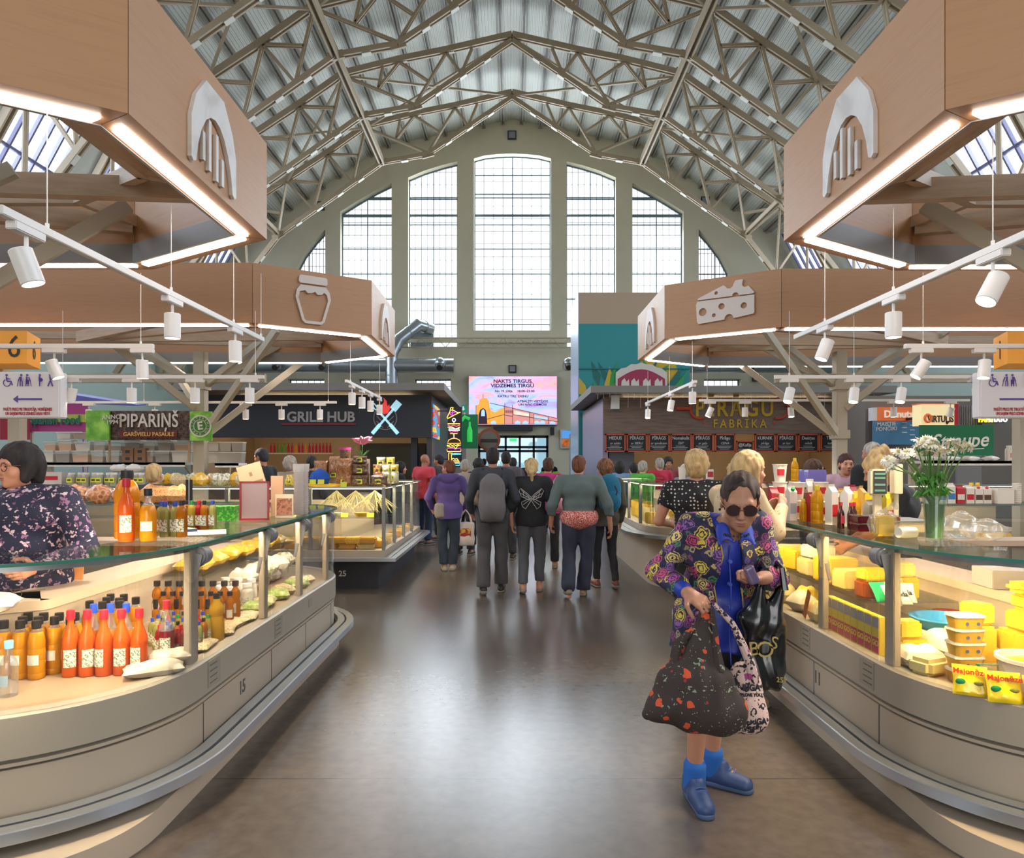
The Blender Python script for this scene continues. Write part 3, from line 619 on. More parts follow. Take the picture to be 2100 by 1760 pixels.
# ---------------------------------------------------------------- refrigerated glass counters
def mirror(path): return [(-x, y) for x, y in path][::-1]
def counter(s, X0, seams, lab, num, near=3.4, far=5.9, zt=1.2, warm=6, pcol=M_beige):
    a0 = (X0-.40, 2.707); PA = [(X0-1.75, 1.93), (X0-.8+.8*math.cos(R(-60)), near+.8*math.sin(R(-60)))]+arc(X0-.8, near, .8, -60, 0, 12)[1:]+arc(X0-.8, far, .8, 0, 60, 8)+[(X0-1.12, 7.0), (X0-5.2, 7.0)]
    fx = (lambda p: p) if s < 0 else (lambda p: [(-x, y) for x, y in p][::-1])
    P = fx(PA); PL = fx([(X0-1.6, 1.75), (X0-.62, 2.32)]+arc(X0-.5, 2.95, .5, -60, 0, 8)+arc(X0-.8, far, .8, 0, 60, 6)+[(X0-1.12, 7.0), (X0-5.2, 7.0)])
    t = thing('display_counter', lab, 'counter', (X0*(-s), (near+far)/2, 0)) if False else thing('display_counter', lab, 'counter', (X0 if s < 0 else -X0, (near+far)/2, 0))
    def sw(name, prof, m, path=P, **k): mb = MB(); mb.sweep(path, prof, **k); return mb.build(name, m, t)
    sw('plinth', [(.03, 0), (.03, .115), (-.5, .115), (-.5, 0)], pcol, PL)
    sw('toe_panel', [(.0, .117), (.03, .15), (.0, .155), (-.5, .155), (-.5, .117)], pcol)
    sw('lower_panel', [(-.015, .157), (-.015, .385), (-.06, .385), (-.06, .157)], pcol)
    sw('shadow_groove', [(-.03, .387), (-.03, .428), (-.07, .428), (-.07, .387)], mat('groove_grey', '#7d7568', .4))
    sw('groove_bead', [(-.008, .398), (-.008, .412), (-.03, .412), (-.03, .398)], M_beige)
    sw('upper_band', [(0, .43), (0, .595), (-.012, .606), (-.075, .606), (-.075, .43)], mat('warm_grey_band', '#a79c8b', .4))
    sw('bumper_rail', [(.02, .165), (.02, .213), (.078, .213), (.078, .165)], M_steel)
    sw('bumper_rail', [(.092, .162), (.092, .208), (.097, .213), (.15, .213), (.155, .208), (.155, .162)], M_steel)
    sw('bumper_core', [(.0, .17), (.0, .19), (.13, .19), (.13, .17)], M_black)
    sw('deck', [(-.077, .585), (-.077, .6), (-.75, .6), (-.75, .585)], mat('deck_steel', '#a98f74', .4, .1))
    if s > 0: sw('stepped_shelf', [(-.55, .601), (-.55, .69), (-.745, .69), (-.745, .601)], mat('deck_step', '#c8b49a', .4))
    sw('back_panel', [(-.752, .2), (-.752, .875), (-.775, .875), (-.775, .2)], pcol)
    sw('worktop', [(-.74, .877), (-.74, .925), (-1.05, .925), (-1.05, .877)], mat('pale_wood_worktop', '#cdb49a', .4))
    sw('top_glass', [(-.45, 1.192), (-.45, 1.203), (.008, 1.203), (.008, 1.192)], M_gtop)
    sw('top_glass_edge', [(.009, 1.1905), (.009, 1.2045), (.014, 1.2045), (.014, 1.1905)], M_edge)
    sw('light_channel', [(-.03, 1.165), (-.03, 1.19), (-.085, 1.19), (-.085, 1.182), (-.038, 1.182), (-.038, 1.165)], M_steel)
    gl_ = X0 if s < 0 else -X0; lc_ = (1, .84, .58) if s < 0 else (1, .76, .36)
    for i_ in range(4): area_light('case_led', (gl_+s*.062, near+.36+i_*.62, 1.178), (0, -s*.62, 0), .03, .58, warm, lc_).visible_glossy = False
    for ax_, ay_, rz_ in ((.20, near-.40, 35), (.52, near-.86, 60)):
        l_ = area_light('case_led', (gl_+s*(ax_+.02), ay_+.06, 1.178), (0, 0, 0), .03, .5, warm*1.1, lc_); l_.rotation_euler = (-Vector((s*.5*math.cos(R(rz_)), .55*math.sin(R(rz_)), -.8))).to_track_quat('Z', 'Y').to_euler(); l_.visible_glossy = False
    # glass panes between the seams
    ys = [None]+list(seams); straight = sorted(seams)
    gx = X0 if s < 0 else -X0
    def pane(path): mb = MB(); mb.sweep(path, [(-.008, .606), (-.008, 1.188), (-.014, 1.188), (-.014, .606)]); return mb.build('front_pane', M_glass, t)
    pane(fx([(X0-1.75, 1.93)]+[(X0-.4, near+.8*math.sin(R(-60)))]+arc(X0-.8, near, .8, -60, 0, 12)[1:]+[(X0, seams[0]-.004)]))
    for a, b in zip(seams, seams[1:]): pane(fx([(X0, a+.004), (X0, b-.004)]))
    pane(fx(arc(X0-.8, far, .8, 0, 60, 8)+[(X0-1.12, 7.0), (X0-5.2, 7.0)]))
    for i, y in enumerate(seams):
        wd = .085 if i == 0 else .07; xi = gx+(s*.03)
        mb = MB(); mb.b2(xi, xi+s*.035, y-.02-wd, y-.02, .606, 1.19); mb.build('post', pcol, t, bev=.004)
        mb = MB(); k = MB()
        mb.cyl((xi-s*.0, y-.05, 1.13), (xi+s*.0, y+.045, 1.13), .045, n=20); mb.cyl((xi, y-.03, 1.13), (xi, y-.02, 1.13), .052, n=20)
        mb.bar((xi-s*.012, y-.06, 1.15), (xi+s*.02, y-.075, .98), .02, .05); mb.cyl((xi+s*.02, y-.075, 1.0), (xi+s*.04, y-.085, .9), .02, .012)
        mb.build('hinge', mat('hinge_grey', '#7f7d7e', .5), t)
        if 0 < i < 3 or i == 0:
            mb = MB(); mb.b2(gx-s*.001, gx-s*.004, y+.02, y+.16, .45, .585) if i < 2 else mb.b2(gx-s*.001, gx-s*.004, y+.02, y+.1, .5, .56)
            l = mb.build('rating_label', mat('label_grey', '#9d9484', .5), t)
            mb = MB()
            for q in range(4): mb.b2(gx-s*.004, gx-s*.005, y+.035, y+.12, .565-q*.03, .56-q*.03)
            if i < 2: mb.build('label_print', mat('print_grey', '#5f584e', .6), l)
    for y in seams: 
        mb = MB(); mb.b2(gx-s*(-.016), gx-s*(-.0135), y-.003, y+.003, .157, .385); mb.build('panel_seam', M_char, t)
    text_mesh('stall_number', num, mat('number_grey', '#5a544e', .5), t, (gx+s*.0135, num == '15' and 3.96 or 4.12, .30), (0, 1, 0) if s < 0 else (0, -1, 0), (0, 0, 1), .105, depth=.001, bold=.02, sx=.9)
    return t
ctl = counter(-1, -1.55, [3.46, 4.44, 5.18, 5.9], 'left glass-fronted counter with a curved corner, full of bottles of juice', '15', warm=7)
ctr = counter(1, -1.83, [3.43, 4.17, 4.95, 5.8], 'right glass-fronted counter with a curved corner, full of cheese and butter', '11', warm=8)

def counter2(name_lab, P, z0, zt, depth, parts, num=None, base=M_char, shelf=True, topm=None, rail=.14):
    a = P[len(P)//2]; t = thing('display_counter', name_lab, 'counter', (a[0], a[1], 0))
    def sw(name, prof, m, path=P): mb = MB(); mb.sweep(path, prof); return mb.build(name, m, t)
    sw('base', [(-.1, 0), (-.1, z0-.12), (-depth, z0-.12), (-depth, 0)], base)
    sw('ledge', [(.0, z0-.118), (.0, z0), (-depth, z0), (-depth, z0-.118)], M_beige)
    sw('bumper_rail', [(.02, z0-.12), (.02, z0-.08), (.02+rail/2-.01, z0-.08), (.02+rail/2-.01, z0-.12)], M_steel)
    sw('bumper_rail', [(.02+rail/2, z0-.12), (.02+rail/2, z0-.08), (.02+rail, z0-.08), (.02+rail, z0-.12)], M_steel)
    sw('front_pane', [(-.01, z0+.002), (-.01, zt-.012), (-.016, zt-.012), (-.016, z0+.002)], M_glass)
    if shelf: sw('glass_shelf', [(-.03, (z0+zt)/2), (-.03, (z0+zt)/2+.008), (-depth*.6, (z0+zt)/2+.008), (-depth*.6, (z0+zt)/2)], M_gtop)
    sw('top_glass', [(-depth*.7, zt-.01), (-depth*.7, zt), (.005, zt), (.005, zt-.01)], M_gtop)
    sw('top_edge', [(.006, zt-.014), (.006, zt+.002), (.012, zt+.002), (.012, zt-.014)], M_steel)
    sw('led_tube', [(-.04, zt-.03), (-.04, zt-.022), (-.055, zt-.022), (-.055, zt-.03)], M_ledw)
    sw('back_panel', [(-depth+.02, z0), (-depth+.02, zt-.2), (-depth, zt-.2), (-depth, z0)], M_beige)
    for i_ in range(3):
        for q0, q1 in zip(P, P[1:]):
            if (Vector(q1)-Vector(q0)).length > 1.5 and i_ == 0:
                d_ = (Vector(q1)-Vector(q0)); n_ = Vector((d_.y, -d_.x)).normalized(); L_ = min(d_.length, 3.2); c_ = Vector(q1)-d_.normalized()*L_/2 if d_.y < .5 and q1[0] < 0 else (Vector(q0)+d_.normalized()*L_/2); c_ -= n_*.07
                l_ = area_light('case_led', (c_.x, c_.y, zt-.03), (0, 0, 0), L_, .03, 9*L_, (1, .9, .62)); l_.rotation_euler = (0, 0, math.atan2(d_.y, d_.x)); l_.visible_glossy = False
    for q in parts:
        mb = MB(); mb.b2(q[0]-.02, q[0]+.02, q[1]-.02, q[1]+.02, z0, zt-.012); mb.build('post', mat('grey_post', '#8d8c88', .4, .5), t)
        if len(q) > 2:
            mb = MB(); mb.b2(q[0]-.02, q[0]+.0, q[1]+.05, q[1]+.075, z0+.03, zt-.03); mb.build('led_tube', M_ledw, t)
    return t
cl2c = counter2('tall square glass case with a black base and number 25, sweets and fruit inside', [(-6.6, 8.6), (-1.6, 8.6), (-1.6, 11.9), (-2.3, 12.4)], .5, 1.3, .75, [(-2.55, 8.63), (-1.62, 9.4, 1), (-1.62, 10.2, 1), (-1.62, 11.0, 1), (-1.62, 8.62), (-3.6, 8.63)])
text_mesh('stall_number', '25', M_white, cl2c, (-2.16, 8.698, .19), (1, 0, 0), (0, 0, 1), .1, depth=.001, bold=.015)
c2r = counter2('rounded glass cheese case further down the right side of the aisle', mirror([(-6.4, 8.3), (-2.62, 8.3)]+arc(-2.62, 9.2, .9, -90, 0, 10)[1:]+[(-1.72, 12.2), (-2.4, 12.7)]), .78, 1.34, .75, [(1.75, 9.3), (1.75, 10.2), (1.75, 11.2), (2.65, 8.33)], base=M_beige, rail=.2)

# ---------------------------------------------------------------- track lighting
M_lampw = mat('lamp_white', '#e8e2dc', .35)
M_disc = mat('lamp_lens_lit', '#fff4e2', .4, emit=14, ec='#ffe9c8')
M_dim = mat('lamp_back', '#4a4744', .5)
def track(p, q, lamps, lab, near='', power=70, wires=(.15, .85), wz=CZ0):
    p, q = Vector(p), Vector(q); c = (p+q)/2; t = thing('light_track', lab, 'light track', c)
    mb = MB(); mb.bar(p, q, .035, .035); mb.build('track_bar', M_white, t, bev=.003)
    for f in wires:
        w_ = p+(q-p)*f; mb = MB(); mb.tube([w_, w_+Vector((.0, .0, max(.05, wz-w_.z)))], .0025, 6); mb.cyl(w_, w_+Vector((0, 0, .04)), .008, n=8); mb.build('suspension_wire', M_white, t)
    u = (q-p).normalized()
    for i, (f, dv, lit) in enumerate(lamps):
        b = p+(q-p)*f; h = b+Vector((0, 0, -.1)); dv = Vector(dv).normalized()
        l = thing('spotlight', 'white spotlight, %s on %s' % (nth(i, len(lamps)) if len(lamps) > 1 else 'only one', near), 'spotlight', b-Vector((0, 0, .02)), group='spotlights on '+near)
        mb = MB(); mb.bar(b-u*.085+Vector((0, 0, -.035)), b+u*.085+Vector((0, 0, -.035)), .045, .034); mb.build('adapter', M_lampw, l, bev=.004)
        mb = MB(); mb.cyl(b+Vector((0, 0, -.04)), b+Vector((0, 0, -.14)), .008, n=8); mb.build('stem', M_lampw, l)
        k = b+Vector((0, 0, -.17)); a = k-dv*.065; e = k+dv*.075
        mb = MB(); mb.tube([a, a+dv*.003, e-dv*.004, e], [.040, .043, .043, .040], 24, caps=False); mb.tube([a+dv*.012, a+dv*.013], [.04, .04], 24); hd = mb.build('lamp_head', M_lampw, l)
        mb = MB(); mb.cyl(e-dv*.014, e-dv*.012, .038, n=24); mb.build('lamp_lens', M_disc if lit else M_dim, hd)
        mb = MB(); mb.cyl(a+dv*.009, a+dv*.010, .038, n=24); mb.build('lamp_back', M_dim, hd)
        if lit == 2:
            ld = bpy.data.lights.new('spot_beam', 'SPOT'); ld.energy = power; ld.color = (1, .86, .68); ld.spot_size = R(80); ld.spot_blend = .8; ld.shadow_soft_size = .035
            lo = bpy.data.objects.new('spot_beam', ld); col.objects.link(lo); lo.location = e+dv*.02; lo.rotation_euler = (-dv).to_track_quat('Z', 'Y').to_euler()
    return t
D = (0, 0, -1)
track((-1.92, 2.55, 2.55), (-1.92, 5.25, 2.55), [(.055, (.3, .12, -.95), 2), (.485, (0, 0, -1), 2), (.81, (.02, 0, -1), 2)], 'long white light track running above the left juice counter', 'the track above the left juice counter', wires=(.1, .48, .8, .99))
track((-3.95, 5.2, 2.49), (-2.73, 5.2, 2.49), [(.38, (.35, .1, -.93), 1), (.93, (0, .05, -1), 2)], 'short white light track below the orange number box on the left', 'the track below the left orange number box', wires=(.92,))
track((-5.1, 6.5, 2.42), (-2.36, 6.5, 2.42), [(.33, (-.2, 0, -1), 1), (.54, D, 1), (.76, D, 2), (.95, D, 1)], 'long white light track across the spice stall', 'the track across the spice stall', wires=(.3, .97), wz=CZ0)
track((-6.6, 10.0, 2.49), (-2.57, 10.0, 2.49), [(.1, D, 0), (.34, D, 0), (.5, D, 0), (.67, D, 2), (.80, D, 1), (.94, D, 1)], 'white light track in front of the grill kiosk sign', 'the track in front of the grill kiosk sign', wires=(.3, .97))
track((-1.92, 7.9, 2.55), (-1.92, 10.0, 2.55), [(.14, D, 1), (.4, D, 1), (.65, D, 2), (.95, D, 1)], 'short sloping-away light track beside the aisle, in front of the crossed fork sign', 'the aisle track in front of the crossed fork sign', wires=(.1, .95))
track((2.14, 2.75, 2.55), (2.14, 5.15, 2.55), [(.12, (-.5, -.1, -.85), 2), (.45, (0, 0, -1), 2), (.8, (-.35, 0, -.9), 2)], 'long white light track running above the right cheese counter', 'the track above the right cheese counter', wires=(.01, .12, .45, .8))
track((2.99, 5.2, 2.49), (4.4, 5.2, 2.49), [(.09, (-.55, .1, -.85), 1), (.43, (-.15, -.1, -.97), 2)], 'short white light track below the orange number box on the right', 'the track below the right orange number box', wires=(.1,))
track((2.5, 6.5, 2.42), (5.3, 6.5, 2.42), [(.05, (-.3, -.25, -.9), 1), (.27, (-.2, -.2, -.95), 1), (.43, (-.25, -.2, -.9), 1), (.69, (-.05, -.2, -.97), 1)], 'long white light track across the dairy stall', 'the track across the dairy stall', wires=(.05, .27))
track((2.74, 10.0, 2.52), (6.7, 10.0, 2.52), [(.04, (-.4, 0, -.9), 1), (.17, D, 0), (.34, (0, -.2, -1), 2), (.53, D, 0), (.72, D, 1), (.93, (-.2, .2, -1), 0)], 'white light track in front of the pie kiosk lettering', 'the track in front of the pie kiosk lettering', wires=(.03, .4))
track((2.14, 7.95, 2.55), (2.14, 10.9, 2.55), [(.05, D, 1), (.42, (-.2, -.1, -1), 1), (.95, (-.1, -.3, -1), 2)], 'short light track beside the aisle, in front of the teal mural tower', 'the aisle track in front of the mural tower', wires=(.05, .45, .95))
# ---------------------------------------------------------------- kiosks at the end of the aisle
YK = 16.0
M_kwall = mat('kiosk_cream_wall', '#b9a386', .7)
M_plank = ramp_mat('grey_brown_planks', [(.3, '#6a5448'), (.6, '#80695b'), (.8, '#75604f')], scale=2.2, vec=(1, 1, 9), rough=.6, detail=6)
def kiosk(label, x0, x1, zf0, zf1, fascia, front_gap, side_m, s):
    t = thing('food_kiosk', label, 'kiosk', ((x0+x1)/2, YK, 0)); xi, xo = (x1, x0) if s < 0 else (x0, x1)   # xi: edge at the aisle
    mb = MB(); mb.b2(x0, x1, YK, YK+.1, zf0, zf1); mb.build('fascia_board', fascia, t)
    mb = MB(); mb.b2(x0-.3*(s > 0)*0-.35, x1+.35, YK-.5, YK+4.8, zf1+.06, zf1+.22); mb.build('flat_roof', mat('roof_edge_grey', '#8a837b', .6), t)
    mb = MB(); mb.b2(xi-s*-.0, xi+s*.12, YK+.1, YK+4.7, 0, zf1); mb.build('side_wall', side_m, t)
    mb = MB(); mb.b2(x0+.13, x1-.13, YK+3.0, YK+3.1, 0, zf1); mb.build('rear_wall', M_kwall, t)
    mb = MB(); mb.b2(xo-s*.12, xo, YK+.1, YK+4.7, 0, zf1); mb.build('outer_wall', M_kwall, t)
    mb = MB(); mb.b2(x0+.15, x1-.15, YK+.1, YK+.7, 0, 1.05); mb.b2(x0+.1, x1-.1, YK+.02, YK+.75, 1.05, 1.1); mb.build('service_counter', mat('kiosk_counter', '#6f5b4a', .5), t)
    mb = MB(); mb.b2(x0+.6, x1-.6, YK+.9, YK+1.0, zf1-.08, zf1-.04); mb.build('ceiling_light_strip', mat('kiosk_strip', '#ffffff', .5, emit=12, ec='#ffdfb0'), t)
    return t
gh = kiosk('charcoal grill kiosk with crossed fork and spatula emblem', -7.3, -1.89, 2.2, 3.2, M_char, 0, mat('kiosk_side_dark', '#3b373c', .4), -1)
text_mesh('sign_lettering', 'GRILL HUB', mat('grey_letters', '#b7aeab', .6), gh, W(658, 856, YK-.01), (1, 0, 0), (0, 0, 1), .33, depth=.01, bold=.025, sx=1.0)
mb = MB(); a = W(578, 870, YK-.015); b = W(730, 870, YK-.015); mb.bar(a, b, .02, .025); mb.build('sign_underline', M_red, gh)
ct = W(790, 858, YK-.01); e = MB(); circle = [ct+Vector((.27*math.cos(R(q)), 0, .27*math.sin(R(q)))) for q in range(0, 360, 15)]
e.tube(circle, .014, 6, closed=True)
for q in (-.12, 0, .12): e.bar(ct+Vector((-.2, 0, q+.05)), ct+Vector((-.05, 0, q-.1)), .02); e.bar(ct+Vector((.2, 0, q+.05)), ct+Vector((.05, 0, q-.1)), .02)
e.build('grill_ring', mat('ring_grey', '#8f8688', .6), gh)
e = MB()
for q in (-1, 1):
    e.bar(ct+Vector((-q*.30, -.02, -.36)), ct+Vector((q*.2, -.02, .22)), .02, .05)
    e.bar(ct+Vector((-q*.30, -.02, -.36)), ct+Vector((-q*.12, -.02, -.15)), .02, .085)
for dx in (-.08, -.02, .04): e.bar(ct+Vector((-.2+dx, -.02, .2+dx*.5)), ct+Vector((-.30+dx, -.02, .33+dx*.5)), .018, .022)
e.bar(ct+Vector((.18, -.02, .2)), ct+Vector((.33, -.02, .38)), .02, .17); e.build('crossed_utensils', mat('pale_blue_lit', '#a9d7e6', .5, emit=.5), gh)
e = MB(); fl = [(-.1, 0), (-.02, -.06), (.07, -.03), (.12, .07), (.10, .17), (.06, .12), (.04, .25), (-.03, .33), (-.02, .22), (-.09, .15), (-.12, .06)]
e.plate(fl, [], ct+Vector((-.0, -.03, .15)), (1, 0, 0), (0, 0, 1), .02); e.build('flame', mat('flame_red', '#e0413c', .5, emit=.5), gh)
mb = MB(); mb.b2(-1.88, -1.86, YK+.15, YK+1.6, 2.2, 3.0); mb.build('lit_drink_poster', ramp_mat('bottle_poster', [(0, '#d65b2a'), (.25, '#f0b23c'), (.4, '#3b8fb3'), (.55, '#c23a35'), (.7, '#7ac0c9'), (.9, '#4a2d4e')], tex='noise', scale=2.5, vec=(1, .4, 2.5), detail=1, emit=.5, interp='CONSTANT'), gh)
mb = MB(); mb.b2(-4.2, -2.4, YK+2.9, YK+2.99, .1, 2.15); mb.b2(-2.4, -2.25, YK+.2, YK+.35, 1.1, 2.2); mb.build('window_surround', M_char, gh)
mb = MB(); mb.b2(-4.0, -2.6, YK+2.86, YK+2.9, .5, 2.05); mb.build('dark_window', mat('dark_glass', '#3d4238', .15), gh)
sh = MB(); sh.b2(-6.2, -4.55, YK+1.2, YK+1.4, 1.83, 1.86); sh.build('bottle_shelf', M_white, gh)
# sauce bottles on the kiosk shelf
pb = None; cols = ['red', 'red', 'green', 'green', 'green', 'red', 'red', 'yellow', 'red', 'red', 'yellow', 'red', 'red', 'red', 'red', 'red', 'red', 'red']
cm = {'red': mat('sauce_red', '#a8203a', .3), 'green': mat('sauce_green', '#5b8a2c', .3), 'yellow': mat('sauce_yellow', '#c98b2e', .3)}
for i, c in enumerate(cols):
    mb = MB(); mb.lathe([(0, 0), (.03, 0), (.03, .16), (.012, .2), (.012, .25), (0, .25)], (0, 0, 0), 10)
    o = mb.build('sauce_bottle', cm[c], loc=(-6.1+i*.088, YK+1.3, 1.862), world=False) if False else mb.build('sauce_bottle', cm[c])
    o.location = (-6.1+i*.088, YK+1.3, 1.862); tag(o, 'small %s sauce bottle, %s on the grill kiosk shelf' % (c, nth(i, len(cols)) if i < 16 or i == 17 else 'second from right'), 'bottle', 'sauce bottles on the kiosk shelf')

pk = kiosk('pie kiosk clad in grey brown planks with chalkboards below the lettering', 2.14, 8.4, 2.29, 3.14, M_plank, 0, mat('lilac_side', '#9a8fa6', .35), 1)
text_mesh('sign_lettering', 'PĪRĀGU', mat('mustard_letters', '#c9a227', .6), pk, W(1506, 839, YK-.01), (1, 0, 0), (0, 0, 1), .54, depth=.015, bold=.02, sx=.82, spacing=1.2)
text_mesh('sign_lettering', 'FABRĪKA', MATS['mustard_letters'], pk, W(1517, 870, YK-.01), (1, 0, 0), (0, 0, 1), .28, depth=.012, bold=.01, sx=.85, spacing=1.4)
e = MB()
for px_, q in ((1435, 1), (1597, -1)):
    c_ = W(px_, 838, YK-.02); e.tube([c_+Vector((q*.22*math.cos(R(a_)), 0, .24*math.sin(R(a_)))) for a_ in range(70, 300, 15)], .03, 6)
    e.tube([c_+Vector((-q*.22, 0, 0)), c_+Vector((-q*.55, 0, .0))], .05, 8)
e.build('red_fork_ornament', mat('brick_red_paint', '#c4482e', .6), pk)
for q in (1444, 1588): e = MB(); c_ = W(q, 867, YK-.01); e.plate([(0, -.04), (.03, 0), (0, .04), (-.03, 0)], [], c_, (1, 0, 0), (0, 0, 1), .01); e.build('diamond_ornament', MATS['brick_red_paint'], pk)
mb = MB(); mb.b2(2.31, 2.5, YK-.12, YK, 2.86, 3.18); solo(mb, 'wall_speaker', M_white, 'small white loudspeaker box on the pie kiosk fascia', 'speaker')
M_slate = mat('chalkboard_slate', '#26262a', .7); M_chalk = mat('chalk', '#cfcac4', .9); M_bfr = mat('orange_board_frame', '#c2512f', .6)
boards = [(1241, 1283, 'MEDUS', 'ar saldo'), (1285, 1327, 'PĪRĀGS', 'ar SIERU'), (1330, 1373, 'PĪRĀGS', 'ar spinātiem'), (1375, 1418, 'Nomaksāt', 'ŠEIT'), (1420, 1463, 'PĪRĀGS', 'ar gaļu'), (1466, 1508, 'Pīrāgu', 'CENA'), (1510, 1546, '@Kafija', 'ESPRESSO'), (1548, 1590, 'KURNIK', 'pīrāgs'), (1592, 1634, 'PĪRĀGS', 'ar lasi'), (1637, 1679, 'Desiņas', 'mīklā'), (1683, 1725, 'TĒJA', 'kafija'), (1733, 1773, 'Zupas', 'dienas')]
for i, (a, b, t1, t2) in enumerate(boards):
    low = 22 if i == 6 else 0; p0 = W(a, 927+low, YK-.06); p1 = W(b, 890+low*.7, YK-.06)
    if i == 6: p0.z, p1.z = W(0, 940, YK-.06).z, W(0, 904, YK-.06).z
    t = thing('menu_chalkboard', 'orange-framed chalkboard, %s along the pie kiosk' % nth(i, 12), 'chalkboard', ((p0.x+p1.x)/2, YK-.04, p0.z), group='chalkboards along the pie kiosk')
    mb = MB(); mb.b2(p0.x, p1.x, YK-.05, YK-.03, p0.z, p1.z); mb.build('slate', M_slate, t)
    mb = MB()
    for (x0_, x1_, z0_, z1_) in ((p0.x, p1.x, p0.z, p0.z+.03), (p0.x, p1.x, p1.z-.03, p1.z), (p0.x, p0.x+.03, p0.z, p1.z), (p1.x-.03, p1.x, p0.z, p1.z)): mb.b2(x0_, x1_, YK-.07, YK-.045, z0_, z1_)
    mb.build('board_frame', M_bfr, t)
    cx_ = (p0.x+p1.x)/2; text_mesh('chalk_writing', t1, M_chalk, t, (cx_, YK-.052, p1.z-.1), (1, 0, 0), (0, 0, 1), .105, depth=.001, bold=.01, sx=.9)
    text_mesh('chalk_writing', t2, M_chalk, t, (cx_, YK-.052, p1.z-.22), (1, 0, 0), (0, 0, 1), .075, depth=.001, shear=.2)
    mb = MB()
    for q in range(3): wq = .12+.04*((i*7+q*5) % 3); mb.b2(cx_-wq, cx_+wq*.8, YK-.053, YK-.05, p1.z-.29-q*.035, p1.z-.282-q*.035)
    mb.build('chalk_line', M_chalk, t)
mb = MB(); mb.b2(2.3, 2.9, YK+.2, YK+.8, 0, 2.25); mb.build('corner_fridge', mat('fridge_grey', '#5a5d66', .4), pk)
# string of icicle lights below the eave
ic = thing('icicle_lights', 'thin white icicle light strings hanging from the pie kiosk eave', 'string lights', (5, YK-.5, 3.0)); mb = MB(); q = random.Random(3)
mb.bar((1.9, YK-.45, 3.18), (8.4, YK-.45, 3.18), .008)
for i in range(46): x = 1.95+i*.14; l = q.choice([.06, .12, .2, .32, .1]); mb.bar((x, YK-.45, 3.18), (x+q.uniform(-.02, .02), YK-.45, 3.18-l), .005)
mb.build('light_wire', mat('icicle', '#cfc8c8', .5), ic)

# mural tower behind the pie kiosk
mt = thing('mural_tower', 'tall boxy tower painted teal with fruit and leaves below a beige band', 'tower', (3.8, 21, 0))
mb = MB(); mb.b2(2.055, 5.47, 21, 23.6, 0, 5.89); mb.build('teal_body', mat('teal_paint', '#2f8f92', .6, var=.05, vscale=1), mt)
mb = MB(); mb.b2(2.055, 5.47, 21, 23.6, 5.89, 6.85); mb.build('beige_top', mat('beige_top_paint', '#b79e86', .6), mt)
mb = MB(); mb.b2(2.03, 2.054, 21, 23.6, 0, 6.86); mb.build('pale_side_cladding', mat('lilac_sheet', '#a3b4cc', .3, .2), mt)
TP = lambda px, py: (px-1050)*21/F
def mur(pts, m, dy=.004, name='mural_shape'):
    e = MB(); e.plate([((x_-1050)*21/F, CH+(950-y_)*21/F) for x_, y_ in pts], [], (0, 21-dy, 0), (1, 0, 0), (0, 0, 1), .003); o = e.build(name, m, mt, sm=0); return o
M_lf = mat('leaf_green', '#2f9a4e', .6); M_lf2 = mat('leaf_dark', '#1f6a63', .6); M_mus = mat('mural_mustard', '#c9ab3c', .6); M_mar = mat('mural_maroon', '#a33154', .6); M_cr = mat('mural_cream', '#d7cfc4', .6)
mur(circ(1347, 772, 45, 22), M_mus)
for i_, (pts, m) in enumerate((([(1212, 740), (1232, 770), (1228, 795), (1217, 775)], M_lf2), ([(1226, 742), (1252, 775), (1250, 797), (1236, 775)], M_lf2), ([(1214, 783), (1240, 800), (1222, 798)], M_lf), ([(1250, 752), (1262, 788), (1250, 805), (1239, 790)], M_mus),
               ([(1266, 742), (1262, 778), (1256, 805), (1249, 800), (1252, 770)], M_lf), ([(1315, 733), (1340, 765), (1372, 748), (1346, 790), (1330, 785)], M_lf), ([(1350, 735), (1338, 770), (1328, 765)], M_lf2), ([(1397, 752), (1392, 790), (1370, 815), (1368, 790)], M_lf2), ([(1410, 760), (1395, 800), (1380, 815), (1385, 790)], M_lf),
               ([(1187, 775), (1200, 790), (1206, 815), (1187, 808)], M_mus))): mur(pts, m, .008+.004*i_)
sc_ = [(1262+i*10.5, 765-18*math.sin(math.pi*i/10)-(3 if i % 2 else 0)) for i in range(11)]
mur([(1262, 815)]+sc_+[(1367, 815)], M_cr, .060); mur([(1266, 815)]+[(1266+i*9.7, 778-20*math.sin(math.pi*i/10)) for i in range(11)]+[(1363, 815)], M_mar, .066)
for a in (1272, 1292, 1316, 1340): mur([(a, 812), (a+2, 782), (a+8, 776), (a+12, 784), (a+17, 778), (a+19, 812)], M_cr, .072)
mb = MB(); mb.bar((2.05, 20.97, 3.5+1.0), (5.47, 20.97, 4.5), .03); mb.build('mural_pipe', mat('teal_pipe', '#256f78', .5), mt)

